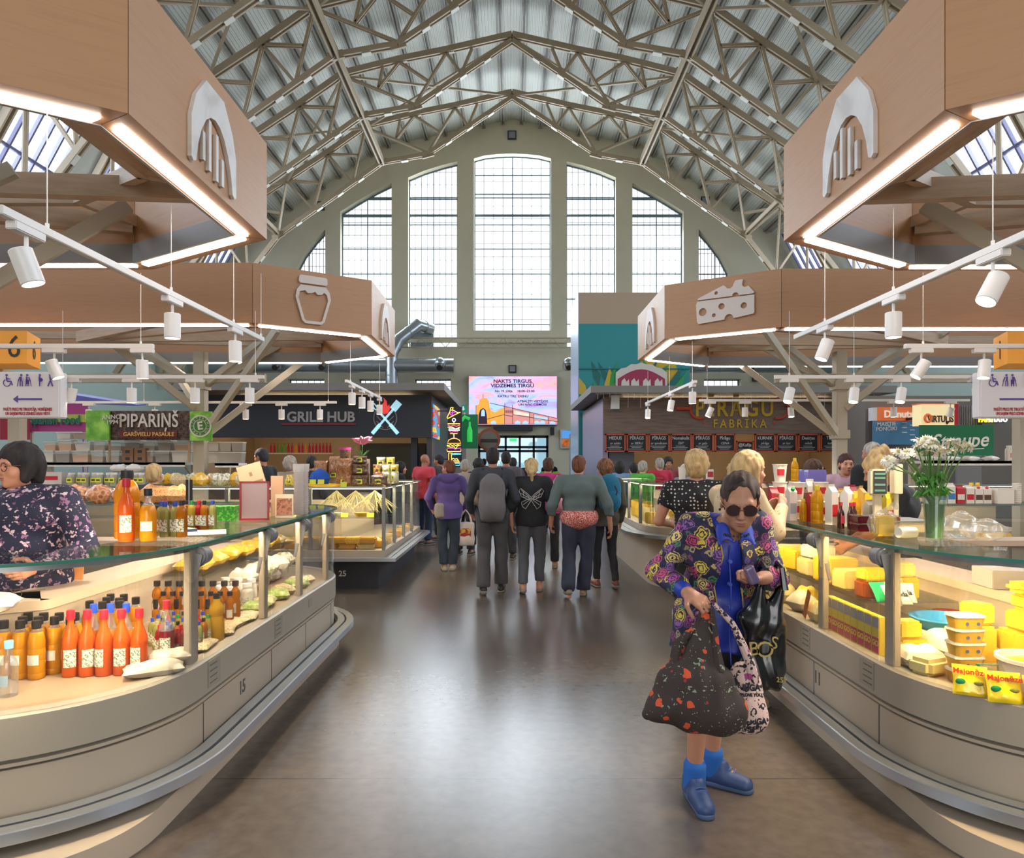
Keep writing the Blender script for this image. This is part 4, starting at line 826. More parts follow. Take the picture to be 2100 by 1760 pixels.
# second row of kiosks behind the grill kiosk and the signs over the aisle edge
mb = MB(); mb.b2(-7, -1.95, 21.5, 29, 0, 2.9); solo(mb, 'kiosk_block', mat('brown_kiosk', '#6b5a50', .6), 'plain brown kiosk block beyond the grill kiosk', 'kiosk')
mb = MB(); mb.b2(2.6, 5.5, 24.5, 31, 0, 2.9); solo(mb, 'kiosk_block', mat('grey_kiosk', '#85857d', .6), 'plain grey kiosk block behind the mural tower', 'kiosk')
def neon(m, s_=1): return mat('neon_'+m.lstrip('#'), m, .5, emit=2.2)
nz = thing('neon_food_sign', 'dark hanging sign with neon pizza, sandwich, burger and cake slice outlines', 'sign', (-1.43, 17, 1.5))
mb = MB(); mb.b2(-1.6, -1.25, 17, 17.08, 1.5, 3.0); mb.build('sign_panel', mat('neon_back', '#241c2c', .5), nz)
mb = MB(); mb.bar((-1.9, 17.04, 2.9), (-1.58, 17.04, 2.9), .03); mb.bar((-1.9, 17.04, 1.7), (-1.58, 17.04, 1.7), .03); mb.build('sign_bracket', M_black, nz)
NP = lambda x_, y_: Vector((((870+x_/11.73)-1050)*17/F, 16.985, CH+(950-(820+y_/11.73))*17/F))
def nl(name, m, pts, closed=False): e = MB(); e.tube([NP(*p) for p in pts], .0085, 6, closed=closed); e.build(name, neon(m), nz)
nl('pizza_tube', '#f2d24a', [(640, 190), (620, 280), (550, 430), (565, 455), (720, 370), (870, 300), (800, 310), (700, 250), (660, 260), (700, 190), (650, 185)])
nl('pepperoni_tube', '#c93ad0', [(650+30*math.cos(a), 340+30*math.sin(a)) for a in np.linspace(0, 6.2, 10)], True); nl('pepperoni_tube', '#c93ad0', [(710+30*math.cos(a), 290+25*math.sin(a)) for a in np.linspace(0, 6.2, 10)], True)
nl('ring_tube', '#e8fbff', [(715+38*math.cos(a), 488+38*math.sin(a)) for a in np.linspace(0, 6.2, 12)], True); nl('stick_tube', '#e8fbff', [(715, 525), (715, 560)]); nl('stick_tube', '#e8fbff', [(715, 830), (715, 910)])
nl('bread_tube', '#f2d24a', [(565, 580), (860, 580)]); nl('ham_tube', '#e0527a', [(570, 610), (640, 640), (700, 610), (770, 640), (860, 612)]); nl('cheese_tube', '#f2e07a', [(570, 660), (690, 665), (750, 705), (860, 660)]); nl('slice_tube', '#bff3f0', [(590, 700), (845, 700), (850, 735), (590, 735)], True)
nl('ham_tube', '#e0527a', [(610, 765), (660, 785), (720, 765), (820, 770)]); nl('bread_tube', '#f2b84a', [(625, 815), (800, 815)])
nl('bun_tube', '#f2a83c', [(560, 1050), (590, 970), (660, 935), (720, 928), (780, 935), (850, 975), (880, 1050)], True)
nl('lettuce_tube', '#f2e04a', [(550, 1090), (600, 1100), (630, 1075), (680, 1105), (720, 1080), (760, 1105), (800, 1080), (885, 1090), (800, 1110), (760, 1185), (720, 1130), (640, 1140), (545, 1105)]); nl('patty_tube', '#d63ad0', [(555, 1165), (700, 1165), (740, 1190), (800, 1170), (885, 1165)]); nl('bun_tube', '#f2a83c', [(545, 1195), (555, 1245), (880, 1245), (885, 1195)])
nl('cake_tube', '#f2b43c', [(590, 1280), (590, 1500), (850, 1500), (830, 1470), (660, 1470), (650, 1280), (590, 1280)]); nl('cream_tube', '#f2c85a', [(660, 1440), (700, 1405), (740, 1435), (780, 1410), (820, 1450)]); nl('fork_tube', '#57c8f5', [(670, 1280), (720, 1320), (885, 1310)]); nl('fork_tube', '#57c8f5', [(670, 1330), (720, 1295), (885, 1300)])
nl('plate_tube', '#57c8f5', [(550, 1530), (590, 1580), (840, 1580), (885, 1530)], True)
gs = thing('green_hanging_sign', 'green hanging sign with a bottle shape behind the neon food sign', 'sign', (-1.3, 21, 2.0))
mb = MB(); mb.b2(-1.58, -1.05, 21, 21.1, 2.05, 3.1); mb.build('sign_panel', mat('sign_green', '#1c7a4c', .5, emit=.12), gs)
mb = MB(); mb.lathe([(0, 0), (.08, 0), (.08, .35), (.03, .5), (.03, .62), (0, .62)], (-1.3, 20.97, 2.25), 12, sy=.3); mb.build('bottle_shape', mat('sign_lime', '#35c455', .4, emit=.5), gs)
mb = MB(); mb.tube([(-1.3, 20.95, 2.95), (-1.45, 20.95, 3.02), (-1.55, 20.95, 2.9)], .05, 8); mb.build('leaf_shape', MATS['sign_lime'], gs)
mb = MB(); mb.bar((-2, 21.6, 2.85), (-1.5, 21.05, 2.85), .03); mb.build('sign_bracket', M_black, gs)
es = thing('hanging_exit_sign', 'green and white hanging exit sign with a down arrow', 'sign', (-2.5, 27, 3.5))
p0, p1 = W(930, 846, 27), W(958, 830, 27); mb = MB(); mb.b2(p0.x, p1.x, 27, 27.06, p0.z, p1.z); mb.build('sign_panel', mat('exit_green', '#1f8a70', .5, emit=.3), es)
mb = MB(); mb.b2(p0.x+.02, p0.x+.22, 26.98, 27, p0.z+.03, p1.z-.03); mb.build('running_man_field', mat('exit_white', '#cfe9e4', .5, emit=.4), es)
mb = MB(); ar = [(-.03, .0), (.03, .0), (.03, -.1), (.08, -.08), (0, -.17), (-.08, -.08), (-.03, -.1)]; mb.plate([(a, b+.08) for a, b in ar][::-1], [], (p0.x+.39, 26.98, (p0.z+p1.z)/2), (1, 0, 0), (0, 0, 1), .005); mb.build('down_arrow', MATS['exit_white'], es)
mb = MB(); mb.bar((p0.x+.1, 27.03, 2.9), (p0.x+.1, 27.03, p0.z), .03); mb.bar((p1.x-.1, 27.03, 2.9), (p1.x-.1, 27.03, p0.z), .03); mb.build('sign_post', M_steel, es)
rs = thing('round_sign', 'round hanging sign with an orange brown rim over the aisle', 'sign', (-.8, 24, 2.05)); c_ = W(1003, 902, 24)
mb = MB(); mb.cyl(c_+Vector((0, 0, 0)), c_+Vector((0, .12, 0)), .40, n=36); mb.build('sign_rim', mat('rust_rim', '#b5562f', .5), rs)
mb = MB(); mb.cyl(c_+Vector((0, -.01, 0)), c_+Vector((0, .0, 0)), .31, n=36); mb.build('sign_face', mat('round_face', '#8a7f70', .5), rs)
mb = MB(); mb.b2(c_.x-.3, c_.x+.3, 23.97, 23.985, c_.z-.09, c_.z+.03); mb.build('sign_ribbon', mat('ribbon_dark', '#3a322e', .5), rs)
mb = MB(); mb.bar((-2, 24.06, c_.z+.2), (c_.x-.3, 24.06, c_.z+.2), .04); mb.build('sign_bracket', M_black, rs)

# ---------------------------------------------------------------- number boxes and guidance signs on posts
M_or = mat('orange_sign', '#e0962a', .5, emit=.12)
def numbox(x0, x1, xs, num, lab, s):
    Y = 6.5; t = thing('number_box', lab, 'sign', ((x0+x1)/2, Y, 2.5))
    mb = MB(); y1 = Y+.42
    if s < 0: pts = [(x0, Y), (x1, Y), (xs, y1), (x0, y1)]
    else: pts = [(x0, Y), (x1, Y), (x1, y1), (xs, y1)]
    mb.add([(p[0], p[1], z) for z in (2.55, 2.86) for p in pts], [(3, 2, 1, 0), (4, 5, 6, 7), (0, 1, 5, 4), (1, 2, 6, 5), (2, 3, 7, 6), (3, 0, 4, 7)]); mb.build('sign_box', M_or, t)
    text_mesh('number', num, M_black, t, ((x1-.12 if s < 0 else x1-.3)-.0, Y-.003, 2.70), (1, 0, 0), (0, 0, 1), .3, depth=.002, sx=.9)
    a = Vector((x1, Y, 2.7)) if s < 0 else Vector((xs, y1, 2.7)); b = Vector((xs, y1, 2.7)) if s < 0 else Vector((x0, Y, 2.7)); d_ = (b-a).normalized(); n_ = d_.cross(Vector((0, 0, 1)))
    text_mesh('number', num, M_black, t, (a+b)/2+n_*.004, d_, (0, 0, 1), .26, depth=.002, sx=.8); return t
numbox(-5.35, -4.62, -4.78, '6', 'orange number box marked 6 high on the left post', -1)
numbox(4.72, 5.5, 4.88, '1', 'orange number box marked 1 high on the right post', 1)
for s, x, sd in ((-1, -5.26, 'left'), (1, 5.42, 'right')):
    mb = MB(); mb.b2(x-.06, x+.06, 7.2, 7.32, 0, 2.55); mb.b2(x-.1, x+.1, 6.7, 7.32, 2.5, 2.549); solo(mb, 'sign_post', M_cream, 'cream steel post carrying the %s orange number box' % sd, 'post')
M_swh = mat('sign_white', '#e4dede', .5); M_redt = mat('sign_red_text', '#b3283c', .6)
def picto(mb, kind, c, h, y):
    x, z = c
    def B(x0, z0, x1, z1, w_): mb.bar((x+x0*h, y, z+z0*h), (x+x1*h, y, z+z1*h), .004, w_*h)
    def H(x0, z0, r_): mb.cyl((x+x0*h, y-.002, z+z0*h), (x+x0*h, y+.002, z+z0*h), r_*h, n=14)
    if kind == 'wheel':
        H(-.05, .9, .09); B(-.05, .78, 0, .4, .16); B(0, .4, .3, .4, .12); B(.3, .42, .42, .08, .1); B(.0, .62, .25, .58, .08)
        mb.tube([(x+h*(-.02+.28*math.cos(R(a))), y, z+h*(.28+.28*math.sin(R(a)))) for a in range(120, 380, 20)], .035*h, 6)
    if kind == 'pair':
        for q in (-1, 1):
            H(q*.24, .9, .09); B(q*.24, .78, q*.24, .42, .26); B(q*.16, .45, q*.14, 0, .1); B(q*.32, .45, q*.32, 0, .1); B(q*.36, .75, q*.5, .4, .07); B(q*.5, .4, q*.56, 0, .03)
        B(.12, .35, .38, .35, .34)
    if kind == 'preg': H(0, .9, .09); B(0, .8, .0, .4, .24); H(.08, .52, .15); B(0, .4, 0, 0, .16)
    if kind == 'child': H(0, .9, .09); B(0, .8, .05, .4, .2); H(.18, .82, .07); B(.16, .75, .16, .5, .16); B(.0, .42, -.18, 0, .1); B(.06, .42, .2, 0, .1)
def wc(x0, x1, s, lab):
    Y = 6.35; t = thing('guidance_sign', lab, 'sign', ((x0+x1)/2, Y, 2.02)); mb = MB(); mb.b2(x0, x1, Y, Y+.12, 2.02, 2.45); mb.build('sign_panel', M_swh, t, bev=.01)
    mb = MB(); mb.bar(((x0+x1)/2, Y+.1, 2.3), ((x0+x1)/2, Y+.36, 2.3), .06) if False else mb.bar((-5.26 if s < 0 else 5.42, Y+.1, 2.3), (-5.26 if s < 0 else 5.42, Y+.86, 2.3), .06); mb.build('sign_bracket', M_steel, t)
    e = x1 if s < 0 else x0; y = Y-.002
    xs = [W(q, 0, Y).x for q in ((15, 50, 82, 103) if s < 0 else (2036, 2070, 2102, 2124))]
    for k, x in zip(('wheel', 'pair', 'preg', 'child'), xs): mb = MB(); picto(mb, k, (x, 2.315), .115, y); mb.build('pictogram', M_purple, t)
    mb = MB(); ax0, ax1 = (W(27, 0, Y).x, W(86, 0, Y).x) if s < 0 else (W(2050, 0, Y).x, W(2118, 0, Y).x); zz = 2.195
    if s < 0: mb.bar((ax0+.03, y, zz), (ax1, y, zz), .004, .017); mb.plate([(0, 0), (.045, .035), (.045, -.035)][::-1], [], (ax0, y+.002, zz), (1, 0, 0), (0, 0, 1), .004)
    else: mb.bar((ax0, y, zz), (ax1-.03, y, zz), .004, .017); mb.plate([(0, 0), (-.045, .035), (-.045, -.035)], [], (ax1, y+.002, zz), (1, 0, 0), (0, 0, 1), .004)
    mb.build('arrow', M_purple, t)
    cx_ = W(57, 0, Y).x if s < 0 else W(2088, 0, Y).x
    text_mesh('red_notice', 'PASŪTI PRECI PIE TIRGOTĀJA. NORĒĶINIES', M_redt, t, (cx_, y, 2.10), (1, 0, 0), (0, 0, 1), .038, depth=.001, bold=.03, sx=.62)
    text_mesh('red_notice', 'UN SAŅEM PRECI IZSNIEGŠANAS VIETĀ', M_redt, t, (cx_, y, 2.06), (1, 0, 0), (0, 0, 1), .038, depth=.001, bold=.03, sx=.62)
wc(-5.3, W(122, 0, 6.35).x, -1, 'white guidance sign with purple figures and an arrow pointing left')
wc(W(2010, 0, 6.35).x, 5.4, 1, 'white guidance sign with purple figures and an arrow pointing right')

# ---------------------------------------------------------------- stall signs
ps = thing('spice_stall_sign', 'dark brown spice stall sign with white lettering over the spice shelf', 'sign', (-4.8, 9.35, 1.89)); Y = 9.35
def rect(px0, py0, px1, py1, Y, m, t, name, dy=0, d=.03, loc=True):
    a, b = W(px0, py1, Y-dy), W(px1, py0, Y-dy); mb = MB(); mb.b2(a.x, b.x, Y-dy, Y-dy+d, a.z, b.z); return mb.build(name, m, t)
M_pep = ramp_mat('peppercorns', [(.25, '#2e1f19'), (.45, '#5a4237'), (.6, '#40302a'), (.75, '#6d5346')], tex='voronoi', scale=26, rough=.6, interp='CONSTANT')
rect(222, 843, 390, 903, Y, M_pep, ps, 'sign_panel')
text_mesh('sign_lettering', 'PIPARIŅŠ', mat('sign_offwhite', '#ddd6cd', .5), ps, W(305, 864, Y-.01), (1, 0, 0), (0, 0, 1), .255, depth=.004, bold=.015, sx=.8)
text_mesh('sign_lettering', 'ANNO', MATS['sign_offwhite'], ps, W(228, 856, Y-.04), (1, 0, .06), (-.06, 0, 1), .085, depth=.003, bold=.01)
text_mesh('sign_lettering', '1994', MATS['sign_offwhite'], ps, W(230, 866, Y-.04), (1, 0, .06), (-.06, 0, 1), .085, depth=.003, bold=.01)
rect(246, 884, 363, 898, Y, mat('sign_maroon', '#6d2420', .5), ps, 'sign_band', .012, .01)
text_mesh('sign_lettering', 'GARŠVIELU PASAULE', mat('sign_gold', '#d8b36a', .5), ps, W(305, 891, Y-.02), (1, 0, 0), (0, 0, 1), .075, depth=.003, bold=.02)
rect(176, 842, 224, 903, Y, ramp_mat('leafy_print', [(.2, '#3f7a25'), (.5, '#6fae3a'), (.7, '#a3d65a')], scale=7, rough=.5, emit=.05), ps, 'leaf_panel', .03, .03)
rect(389, 844, 434, 904, Y, MATS['leafy_print'], ps, 'badge_panel', .03, .03)
c_ = W(411, 874, Y-.04); mb = MB(); mb.cyl(c_, c_+Vector((0, -.008, 0)), .15, n=30); mb.build('badge_ring', MATS['sign_offwhite'], ps); mb = MB(); mb.cyl(c_+Vector((0, -.008, 0)), c_+Vector((0, -.012, 0)), .13, n=30); mb.build('badge_ring', mat('badge_green', '#3d7d2c', .5), ps); mb = MB(); mb.tube([c_+Vector((.085*math.cos(R(a)), -.014, .085*math.sin(R(a)))) for a in range(0, 360, 20)], .004, 5, closed=True); mb.build('badge_ring', MATS['sign_offwhite'], ps)
text_mesh('badge_letter', 'E', MATS['sign_offwhite'], ps, c_+Vector((0, -.015, 0)), (1, 0, .1), (-.1, 0, 1), .15, depth=.002, bold=.03)
for q in range(16):
    a = R(90-q*22.5); text_mesh('badge_lettering', 'PREMIUM KVALITĀTE'[q], MATS['sign_offwhite'], ps, c_+Vector((.108*math.cos(a), -.014, .108*math.sin(a))), (math.sin(a), 0, -math.cos(a)), (math.cos(a), 0, math.sin(a)), .04, depth=.001)
for px in (224, 388): rect(px-2, 885, px+2, 948, Y, mat('wooden_lath', '#a08468', .6), ps, 'sign_leg', -.02, .02)
sp = thing('banner', 'magenta and lime banner reading Spanish Food behind the spice stall', 'banner', (-9.4, 14, 2.2)); Y = 14
rect(60, 828, 178, 885, Y, mat('banner_magenta', '#b0407c', .6), sp, 'banner_cloth'); rect(60, 850, 178, 866, Y, mat('banner_lime', '#b7c24e', .6), sp, 'lime_stripe', .01, .01)
text_mesh('banner_lettering', 'Spanish Food', mat('banner_teal', '#2c6f5e', .6), sp, W(112, 862, Y-.03), (1, 0, 0), (0, 0, 1), .26, depth=.006, bold=.03, sx=.75)
rect(0, 858, 60, 902, Y-.2, mat('banner_red', '#a3283a', .6), sp, 'red_end', 0, .03)
for px in (64, 174): rect(px-2, 880, px+2, 1060, Y, M_cream, sp, 'banner_post', -.03, .05)
mb = MB(); mb.add([W(125, 806, 15), W(280, 830, 15), W(280, 833, 15), W(125, 826, 15)]+[v+Vector((0, .4, .05)) for v in (W(125, 806, 15), W(280, 830, 15), W(280, 833, 15), W(125, 826, 15))], [(0, 1, 2, 3), (7, 6, 5, 4), (0, 4, 5, 1), (1, 5, 6, 2), (2, 6, 7, 3), (3, 7, 4, 0)])
mb.bar((-9.5, 15.2, 0), (-9.5, 15.2, 3.0), .08); solo(mb, 'awning_panel', mat('violet_awning', '#6b66a8', .5), 'slanting violet awning edge above the magenta banner', 'awning')
Y = 14
dn = thing('donut_sign', 'orange box sign with cream lettering about doughnuts', 'sign', W(1844, 863, Y)); rect(1800, 835, 1888, 863, Y, mat('donut_orange', '#e0703a', .5, emit=.15), dn, 'sign_panel', 0, .2)
rect(1790, 836, 1800, 863, Y, M_swh, dn, 'sign_end', -.01, .18)
text_mesh('sign_lettering', 'Donuts', mat('cream_letters', '#f3e2cc', .5, emit=.2), dn, W(1843, 850, Y-.02), (1, 0, 0), (0, 0, 1), .2, depth=.01, bold=.03)
mn = thing('menu_screen', 'blue lit menu board below the orange doughnut sign', 'menu board', W(1838, 905, Y)); rect(1790, 864, 1888, 912, Y, mat('menu_blue', '#3f6d8e', .4, emit=.15), mn, 'board')
text_mesh('menu_writing', 'MAISTIE', M_chalk, mn, W(1818, 870, Y-.01), (1, 0, .05), (0, 0, 1), .11, depth=.002, bold=.02); text_mesh('menu_writing', 'PONČIKI', M_chalk, mn, W(1818, 880, Y-.01), (1, 0, .05), (0, 0, 1), .11, depth=.002, bold=.02)
mb = MB()
for i in range(6): p = W(1850+(i % 2)*16, 868+i*5, Y-.01); mb.b2(p.x, p.x+.1, Y-.012, Y-.008, p.z, p.z+.02)
mb.build('menu_line', M_chalk, mn)
vi = thing('lit_box_sign', 'cream lit box sign with a red side and dark lettering', 'sign', W(1927, 873, 13)); Y = 13
rect(1890, 829, 1957, 873, Y, mat('cream_lit', '#f2dca6', .5, emit=.35), vi, 'sign_panel', 0, .3); rect(1957.5, 828, 1966, 873, Y, M_red, vi, 'sign_side', 0, .3); rect(1888.5, 827, 1966, 829, Y, MATS['donut_orange'], vi, 'sign_rim', .01, .3)
text_mesh('sign_lettering', 'VIRTUĻIS', mat('brown_letters', '#5a2f20', .5), vi, W(1929, 860, Y-.01), (1, 0, 0), (0, 0, 1), .17, depth=.006, bold=.03, sx=.72)
c_ = W(1903, 858, Y-.01); mb = MB(); mb.tube([c_+Vector((.06*math.cos(R(a)), 0, .07*math.sin(R(a)))) for a in range(0, 360, 24)], .025, 8, closed=True); mb.build('ring_logo', MATS['donut_orange'], vi)
pp = thing('lit_letters_sign', 'yellow and white lit letter sign partly behind the white guidance sign', 'sign', W(2036, 862, 13.5)); Y = 13.5
rect(2010, 850, 2062, 868, Y, M_char, pp, 'sign_back', -.02, .05)
text_mesh('sign_lettering', 'PAPA', mat('lit_yellow', '#f5e13c', .5, emit=1.2), pp, W(2021, 861, Y-.01), (1, 0, 0), (0, 0, 1), .15, depth=.01, bold=.03, sx=.8); text_mesh('sign_lettering', 'POTATO', mat('lit_white', '#ffffff', .5, emit=1.2), pp, W(2044, 861, Y-.01), (1, 0, 0), (0, 0, 1), .13, depth=.01, bold=.03, sx=.8)
for t_, x_, y_, z_ in ((vi, 8.1, 13.3, 2.5), (pp, 9.5, 13.55, 2.45), (mn, 7.9, 14.03, 2.2)): mb = MB(); mb.bar((x_, y_, z_), (x_, 14.2, z_), .05); mb.build('sign_bracket', M_black, t_)
# kiosk bodies carrying those signs
mb = MB(); mb.b2(7.35, 13, 14.2, 15.2, 0, 3.0); mb.mi = 1
solo(mb, 'snack_kiosk', [mat('snack_kiosk_wall', '#7c746c', .6)], 'grey snack kiosk carrying the orange and cream signs', 'kiosk')
mb = MB()
for i in range(14): p = W(1966+i*3.6, 0, 13.6); mb.b2(p.x, p.x+.018, 13.6, 13.63, 1.9, 2.75)
mb.b2(W(1966, 0, 13.6).x, W(2016, 0, 13.6).x, 13.64, 13.7, 0, 2.75); solo(mb, 'ribbed_panel', mat('ribbed_grey', '#8a8582', .5), 'grey ribbed wall panel right of the cream lit box sign', 'panel')
st = thing('dairy_sign', 'green board with a white handwritten dairy name above the white shelf', 'sign', W(1960, 933, 9.0)); Y = 9.0
rect(1887, 872, 2037, 934, Y, mat('board_green', '#12724b', .6), st, 'sign_panel'); text_mesh('sign_lettering', 'Straupe', mat('sign_pure_white', '#eeeae6', .5), st, W(1968, 905, Y-.008), (1, 0, .05), (0, 0, 1), .27, depth=.003, bold=.012, sx=.9, shear=.25)
mb = MB(); mb.bar(W(1935, 924, Y-.008), W(2018, 920, Y-.008), .004, .012); mb.build('lettering_underline', MATS['sign_pure_white'], st)
for px in (1900, 2025): rect(px-2, 925, px+2, 948, Y, M_cream, st, 'sign_leg', -.03, .03)
# ---------------------------------------------------------------- goods: kit of parts
def liquid(name, c, tr=.45, rough=.12):
    if name in MATS: return MATS[name]
    m = bpy.data.materials.new(name); m.use_nodes = True; nt = m.node_tree; N = nt.nodes; L = nt.links; b = N['Principled BSDF']
    b.inputs['Base Color'].default_value = lin(c); b.inputs['Roughness'].default_value = rough; b.inputs['Coat Weight'].default_value = .5; b.inputs['Coat Roughness'].default_value = .05
    t = N.new('ShaderNodeBsdfTranslucent'); t.inputs[0].default_value = lin(c); mx = N.new('ShaderNodeMixShader'); mx.inputs[0].default_value = tr
    L.new(b.outputs[0], mx.inputs[1]); L.new(t.outputs[0], mx.inputs[2]); L.new(mx.outputs[0], N['Material Output'].inputs[0]); MATS[name] = m; return m
M_paper = mat('paper_label', '#dcd3c0', .7); M_cap = mat('cap_black', '#242120', .5); M_plastic = glass_mat('clear_plastic', (.97, .98, .98), .10, .08, .12, '#dfe6e6')
M_bag = glass_mat('clear_bag', (.97, .97, .97), .14, .12, .10, '#eee8e0')
CAPS = {'black': M_cap, 'red': M_red, 'blue': mat('cap_blue', '#2f4fb5', .4), 'green': mat('cap_green', '#2b9a4e', .4), 'light blue': mat('cap_lblue', '#8cc4de', .4), 'yellow': mat('cap_yellow', '#e6c93a', .4), 'white': M_white, 'beige': mat('cap_beige', '#b3a68c', .4), 'brown': mat('cap_brown', '#5a3a28', .4)}
PROF = {'jug': [(0, 0), (.9, 0), (1, .03), (1, .08), (.95, .10), (1, .12), (1, .30), (.95, .32), (1, .34), (1, .5), (.95, .52), (1, .54), (1, .66), (.8, .78), (.42, .87), (.40, .92), (0, .92)],
        'neck': [(0, 0), (.92, 0), (1, .03), (1, .50), (.97, .56), (.72, .66), (.42, .76), (.36, .82), (.36, .93), (0, .93)],
        'cyl': [(0, 0), (.95, 0), (1, .03), (1, .70), (.8, .80), (.42, .86), (.42, .93), (0, .93)],
        'hon': [(0, 0), (.95, 0), (1, .04), (1, .42), (.8, .50), (1, .58), (.9, .70), (.45, .80), (.42, .9), (0, .9)],
        'wine': [(0, 0), (.95, 0), (1, .02), (1, .55), (.8, .66), (.38, .76), (.35, .93), (0, .93)]}
def bottle(h, r, prof, liq, cap, label=None, lz=(.18, .48), sq=0, n=14, capr=.45, caph=.09, name='juice_bottle', level=None):
    t = thing(name, 'x', 'bottle'); P = [(a*r, b*h) for a, b in PROF[prof]]
    if level:
        zl = level*h; lo = [p for p in P if p[1] <= zl]; hi = [p for p in P if p[1] >= zl]
        ra = lo[-1][0]+(hi[0][0]-lo[-1][0])*(zl-lo[-1][1])/max(1e-6, hi[0][1]-lo[-1][1]) if hi else lo[-1][0]
        mb = MB(); mb.lathe(lo+[(ra, zl), (0, zl)], n=n, sq=sq); mb.build('liquid', liq, t, world=False)
        mb = MB(); mb.lathe([(ra, zl+.0005)]+hi, n=n, sq=sq); mb.build('clear_neck', M_plastic, t, world=False)
    else: mb = MB(); mb.lathe(P, n=n, sq=sq); mb.build('bottle_body', liq, t, world=False)
    zc = P[-1][1]; mb = MB(); mb.lathe([(capr*r*1.06, zc-.02*h/.3), (capr*r*1.12, zc+.002), (capr*r*1.06, zc+caph*h*.8), (0, zc+caph*h*.8)], n=n); mb.build('cap', CAPS[cap], t, world=False)
    if label:
        mb = MB(); N_ = 5; z0, z1 = lz[0]*h, lz[1]*h; vs = []
        for k in range(N_+1):
            a = R(-90-42+84*k/N_); ca, sa = math.cos(a), math.sin(a); kk = (abs(ca)**sq+abs(sa)**sq)**(-1/sq) if sq else 1
            for z in (z0, z1): vs.append(((r+.0012)*ca*kk, (r+.0012)*sa*kk, z))
        mb.add(vs, [(2*k, 2*k+2, 2*k+3, 2*k+1) for k in range(N_)]); mb.build('paper_label', label, t, world=False)
    return t
def place_row(proto, spots, labf, group, first=True, rj=.3):
    """first spot takes the prototype itself"""
    for i, sp in enumerate(spots):
        o = proto if (i == 0 and first) else dup(proto)
        o.location = sp[:3]; o.rotation_euler = (0, 0, rnd.uniform(-rj, rj)+(sp[3] if len(sp) > 3 else 0)); o['label'] = labf(i, len(spots)); o['group'] = group
        if len(sp) > 4: o.scale = (sp[4],)*3
def rowlab(kind, where): return lambda i, n: '%s, %s %s' % (kind, nth(i, n), where)
L_orange = liquid('carrot_juice', '#e8661a', .35); L_yel = liquid('apple_juice', '#eba51a', .5); L_amber = liquid('amber_syrup', '#c8801c', .5); L_dk = liquid('dark_sauce', '#4a1a12', .2); L_ras = liquid('raspberry_juice', '#8a2436', .3)
L_oil = liquid('pale_oil', '#cdb23a', .5); L_lime = liquid('pale_juice', '#b9b56a', .5); L_red = liquid('red_syrup', '#b32a2e', .4); L_oil2 = liquid('sunflower_oil', '#e6b81e', .6); L_white = liquid('milk_white', '#ece2d2', .3); M_lab2 = ramp_mat('printed_label', [(.45, '#e2dccb'), (.5, '#6f7f52'), (.56, '#e2dccb')], scale=60, interp='CONSTANT', rough=.6)
ZD = .602; ZG = 1.2045; ZW = .927
# --- left counter deck
pj = bottle(.27, .036, 'jug', L_yel, 'black', M_paper, (.25, .42), level=.80, capr=.5); pj['label'] = 'x'
place_row(pj, [(-2.36+.076*k+.03*(r_ % 2), 3.17+.08*r_, ZD) for r_ in range(3) for k in range(4 if r_ else 3)], rowlab('ribbed yellow juice bottle with a black cap', 'in the front left cluster'), 'yellow juice bottles at the front left')
place_row(pj, [(-2.24, 3.62, ZD), (-2.16, 3.60, ZD), (-2.08, 3.62, ZD), (-2.21, 3.72, ZD), (-2.13, 3.70, ZD), (-2.05, 3.72, ZD), (-2.24, 3.81, ZD), (-2.16, 3.80, ZD)], rowlab('ribbed yellow juice bottle', 'in the cluster behind the carrot juice'), 'yellow juice bottles behind the carrot juice', first=False)
po = bottle(.305, .037, 'neck', L_orange, 'red', M_lab2, (.15, .42), n=20, name='carrot_juice_bottle'); po['category'] = 'bottle'
place_row(po, [(-2.075, 3.21, ZD, .5), (-2.0, 3.215, ZD, .4), (-1.925, 3.22, ZD), (-1.85, 3.235, ZD), (-1.775, 3.25, ZD)], rowlab('orange carrot juice bottle with a red cap', 'in the front row'), 'carrot juice bottles in the front row')
pob = bottle(.31, .034, 'neck', liquid('peach_juice', '#e8923a', .4), 'blue', None, n=14, name='peach_juice_bottle', level=.6)
place_row(pob, [(-2.04, 3.33, ZD), (-1.965, 3.34, ZD), (-1.89, 3.345, ZD)], rowlab('peach juice bottle with a blue cap', 'just behind the carrot juice row'), 'peach juice bottles with blue caps')
pr = bottle(.31, .036, 'neck', L_ras, 'red', M_lab2, (.15, .42), n=18, name='raspberry_juice_bottle', level=.52); place_row(pr, [(-1.73, 3.42, ZD)], lambda i, n: 'dark raspberry juice bottle with a red cap at the end of the carrot juice row', 'raspberry juice bottle')
pw = bottle(.235, .034, 'wine', M_plastic, 'light blue', mat('water_label', '#9fb7c4', .5), (.2, .4), name='water_bottle'); place_row(pw, [(-2.16, 2.93, ZD)], lambda i, n: 'clear water bottle with a light blue cap at the left picture edge', 'water bottle')
ps_ = bottle(.15, .019, 'cyl', L_lime, 'blue', M_lab2, (.15, .5), sq=4, n=12, name='square_oil_bottle'); i = 0; sq_protos = {}
spots = []
for ry, (y, x0, n) in enumerate(((3.5, -1.66, 3), (3.58, -1.68, 4), (3.66, -1.68, 5), (3.74, -1.69, 6), (3.82, -1.70, 6), (3.90, -1.71, 6))):
    for k in range(n): spots.append((x0-k*.056, y, ry, k, n))
capc = ['green', 'red', 'blue', 'green', 'red', 'blue', 'red', 'blue', 'blue', 'black', 'blue', 'beige', 'black', 'black', 'blue', 'blue', 'black', 'blue']
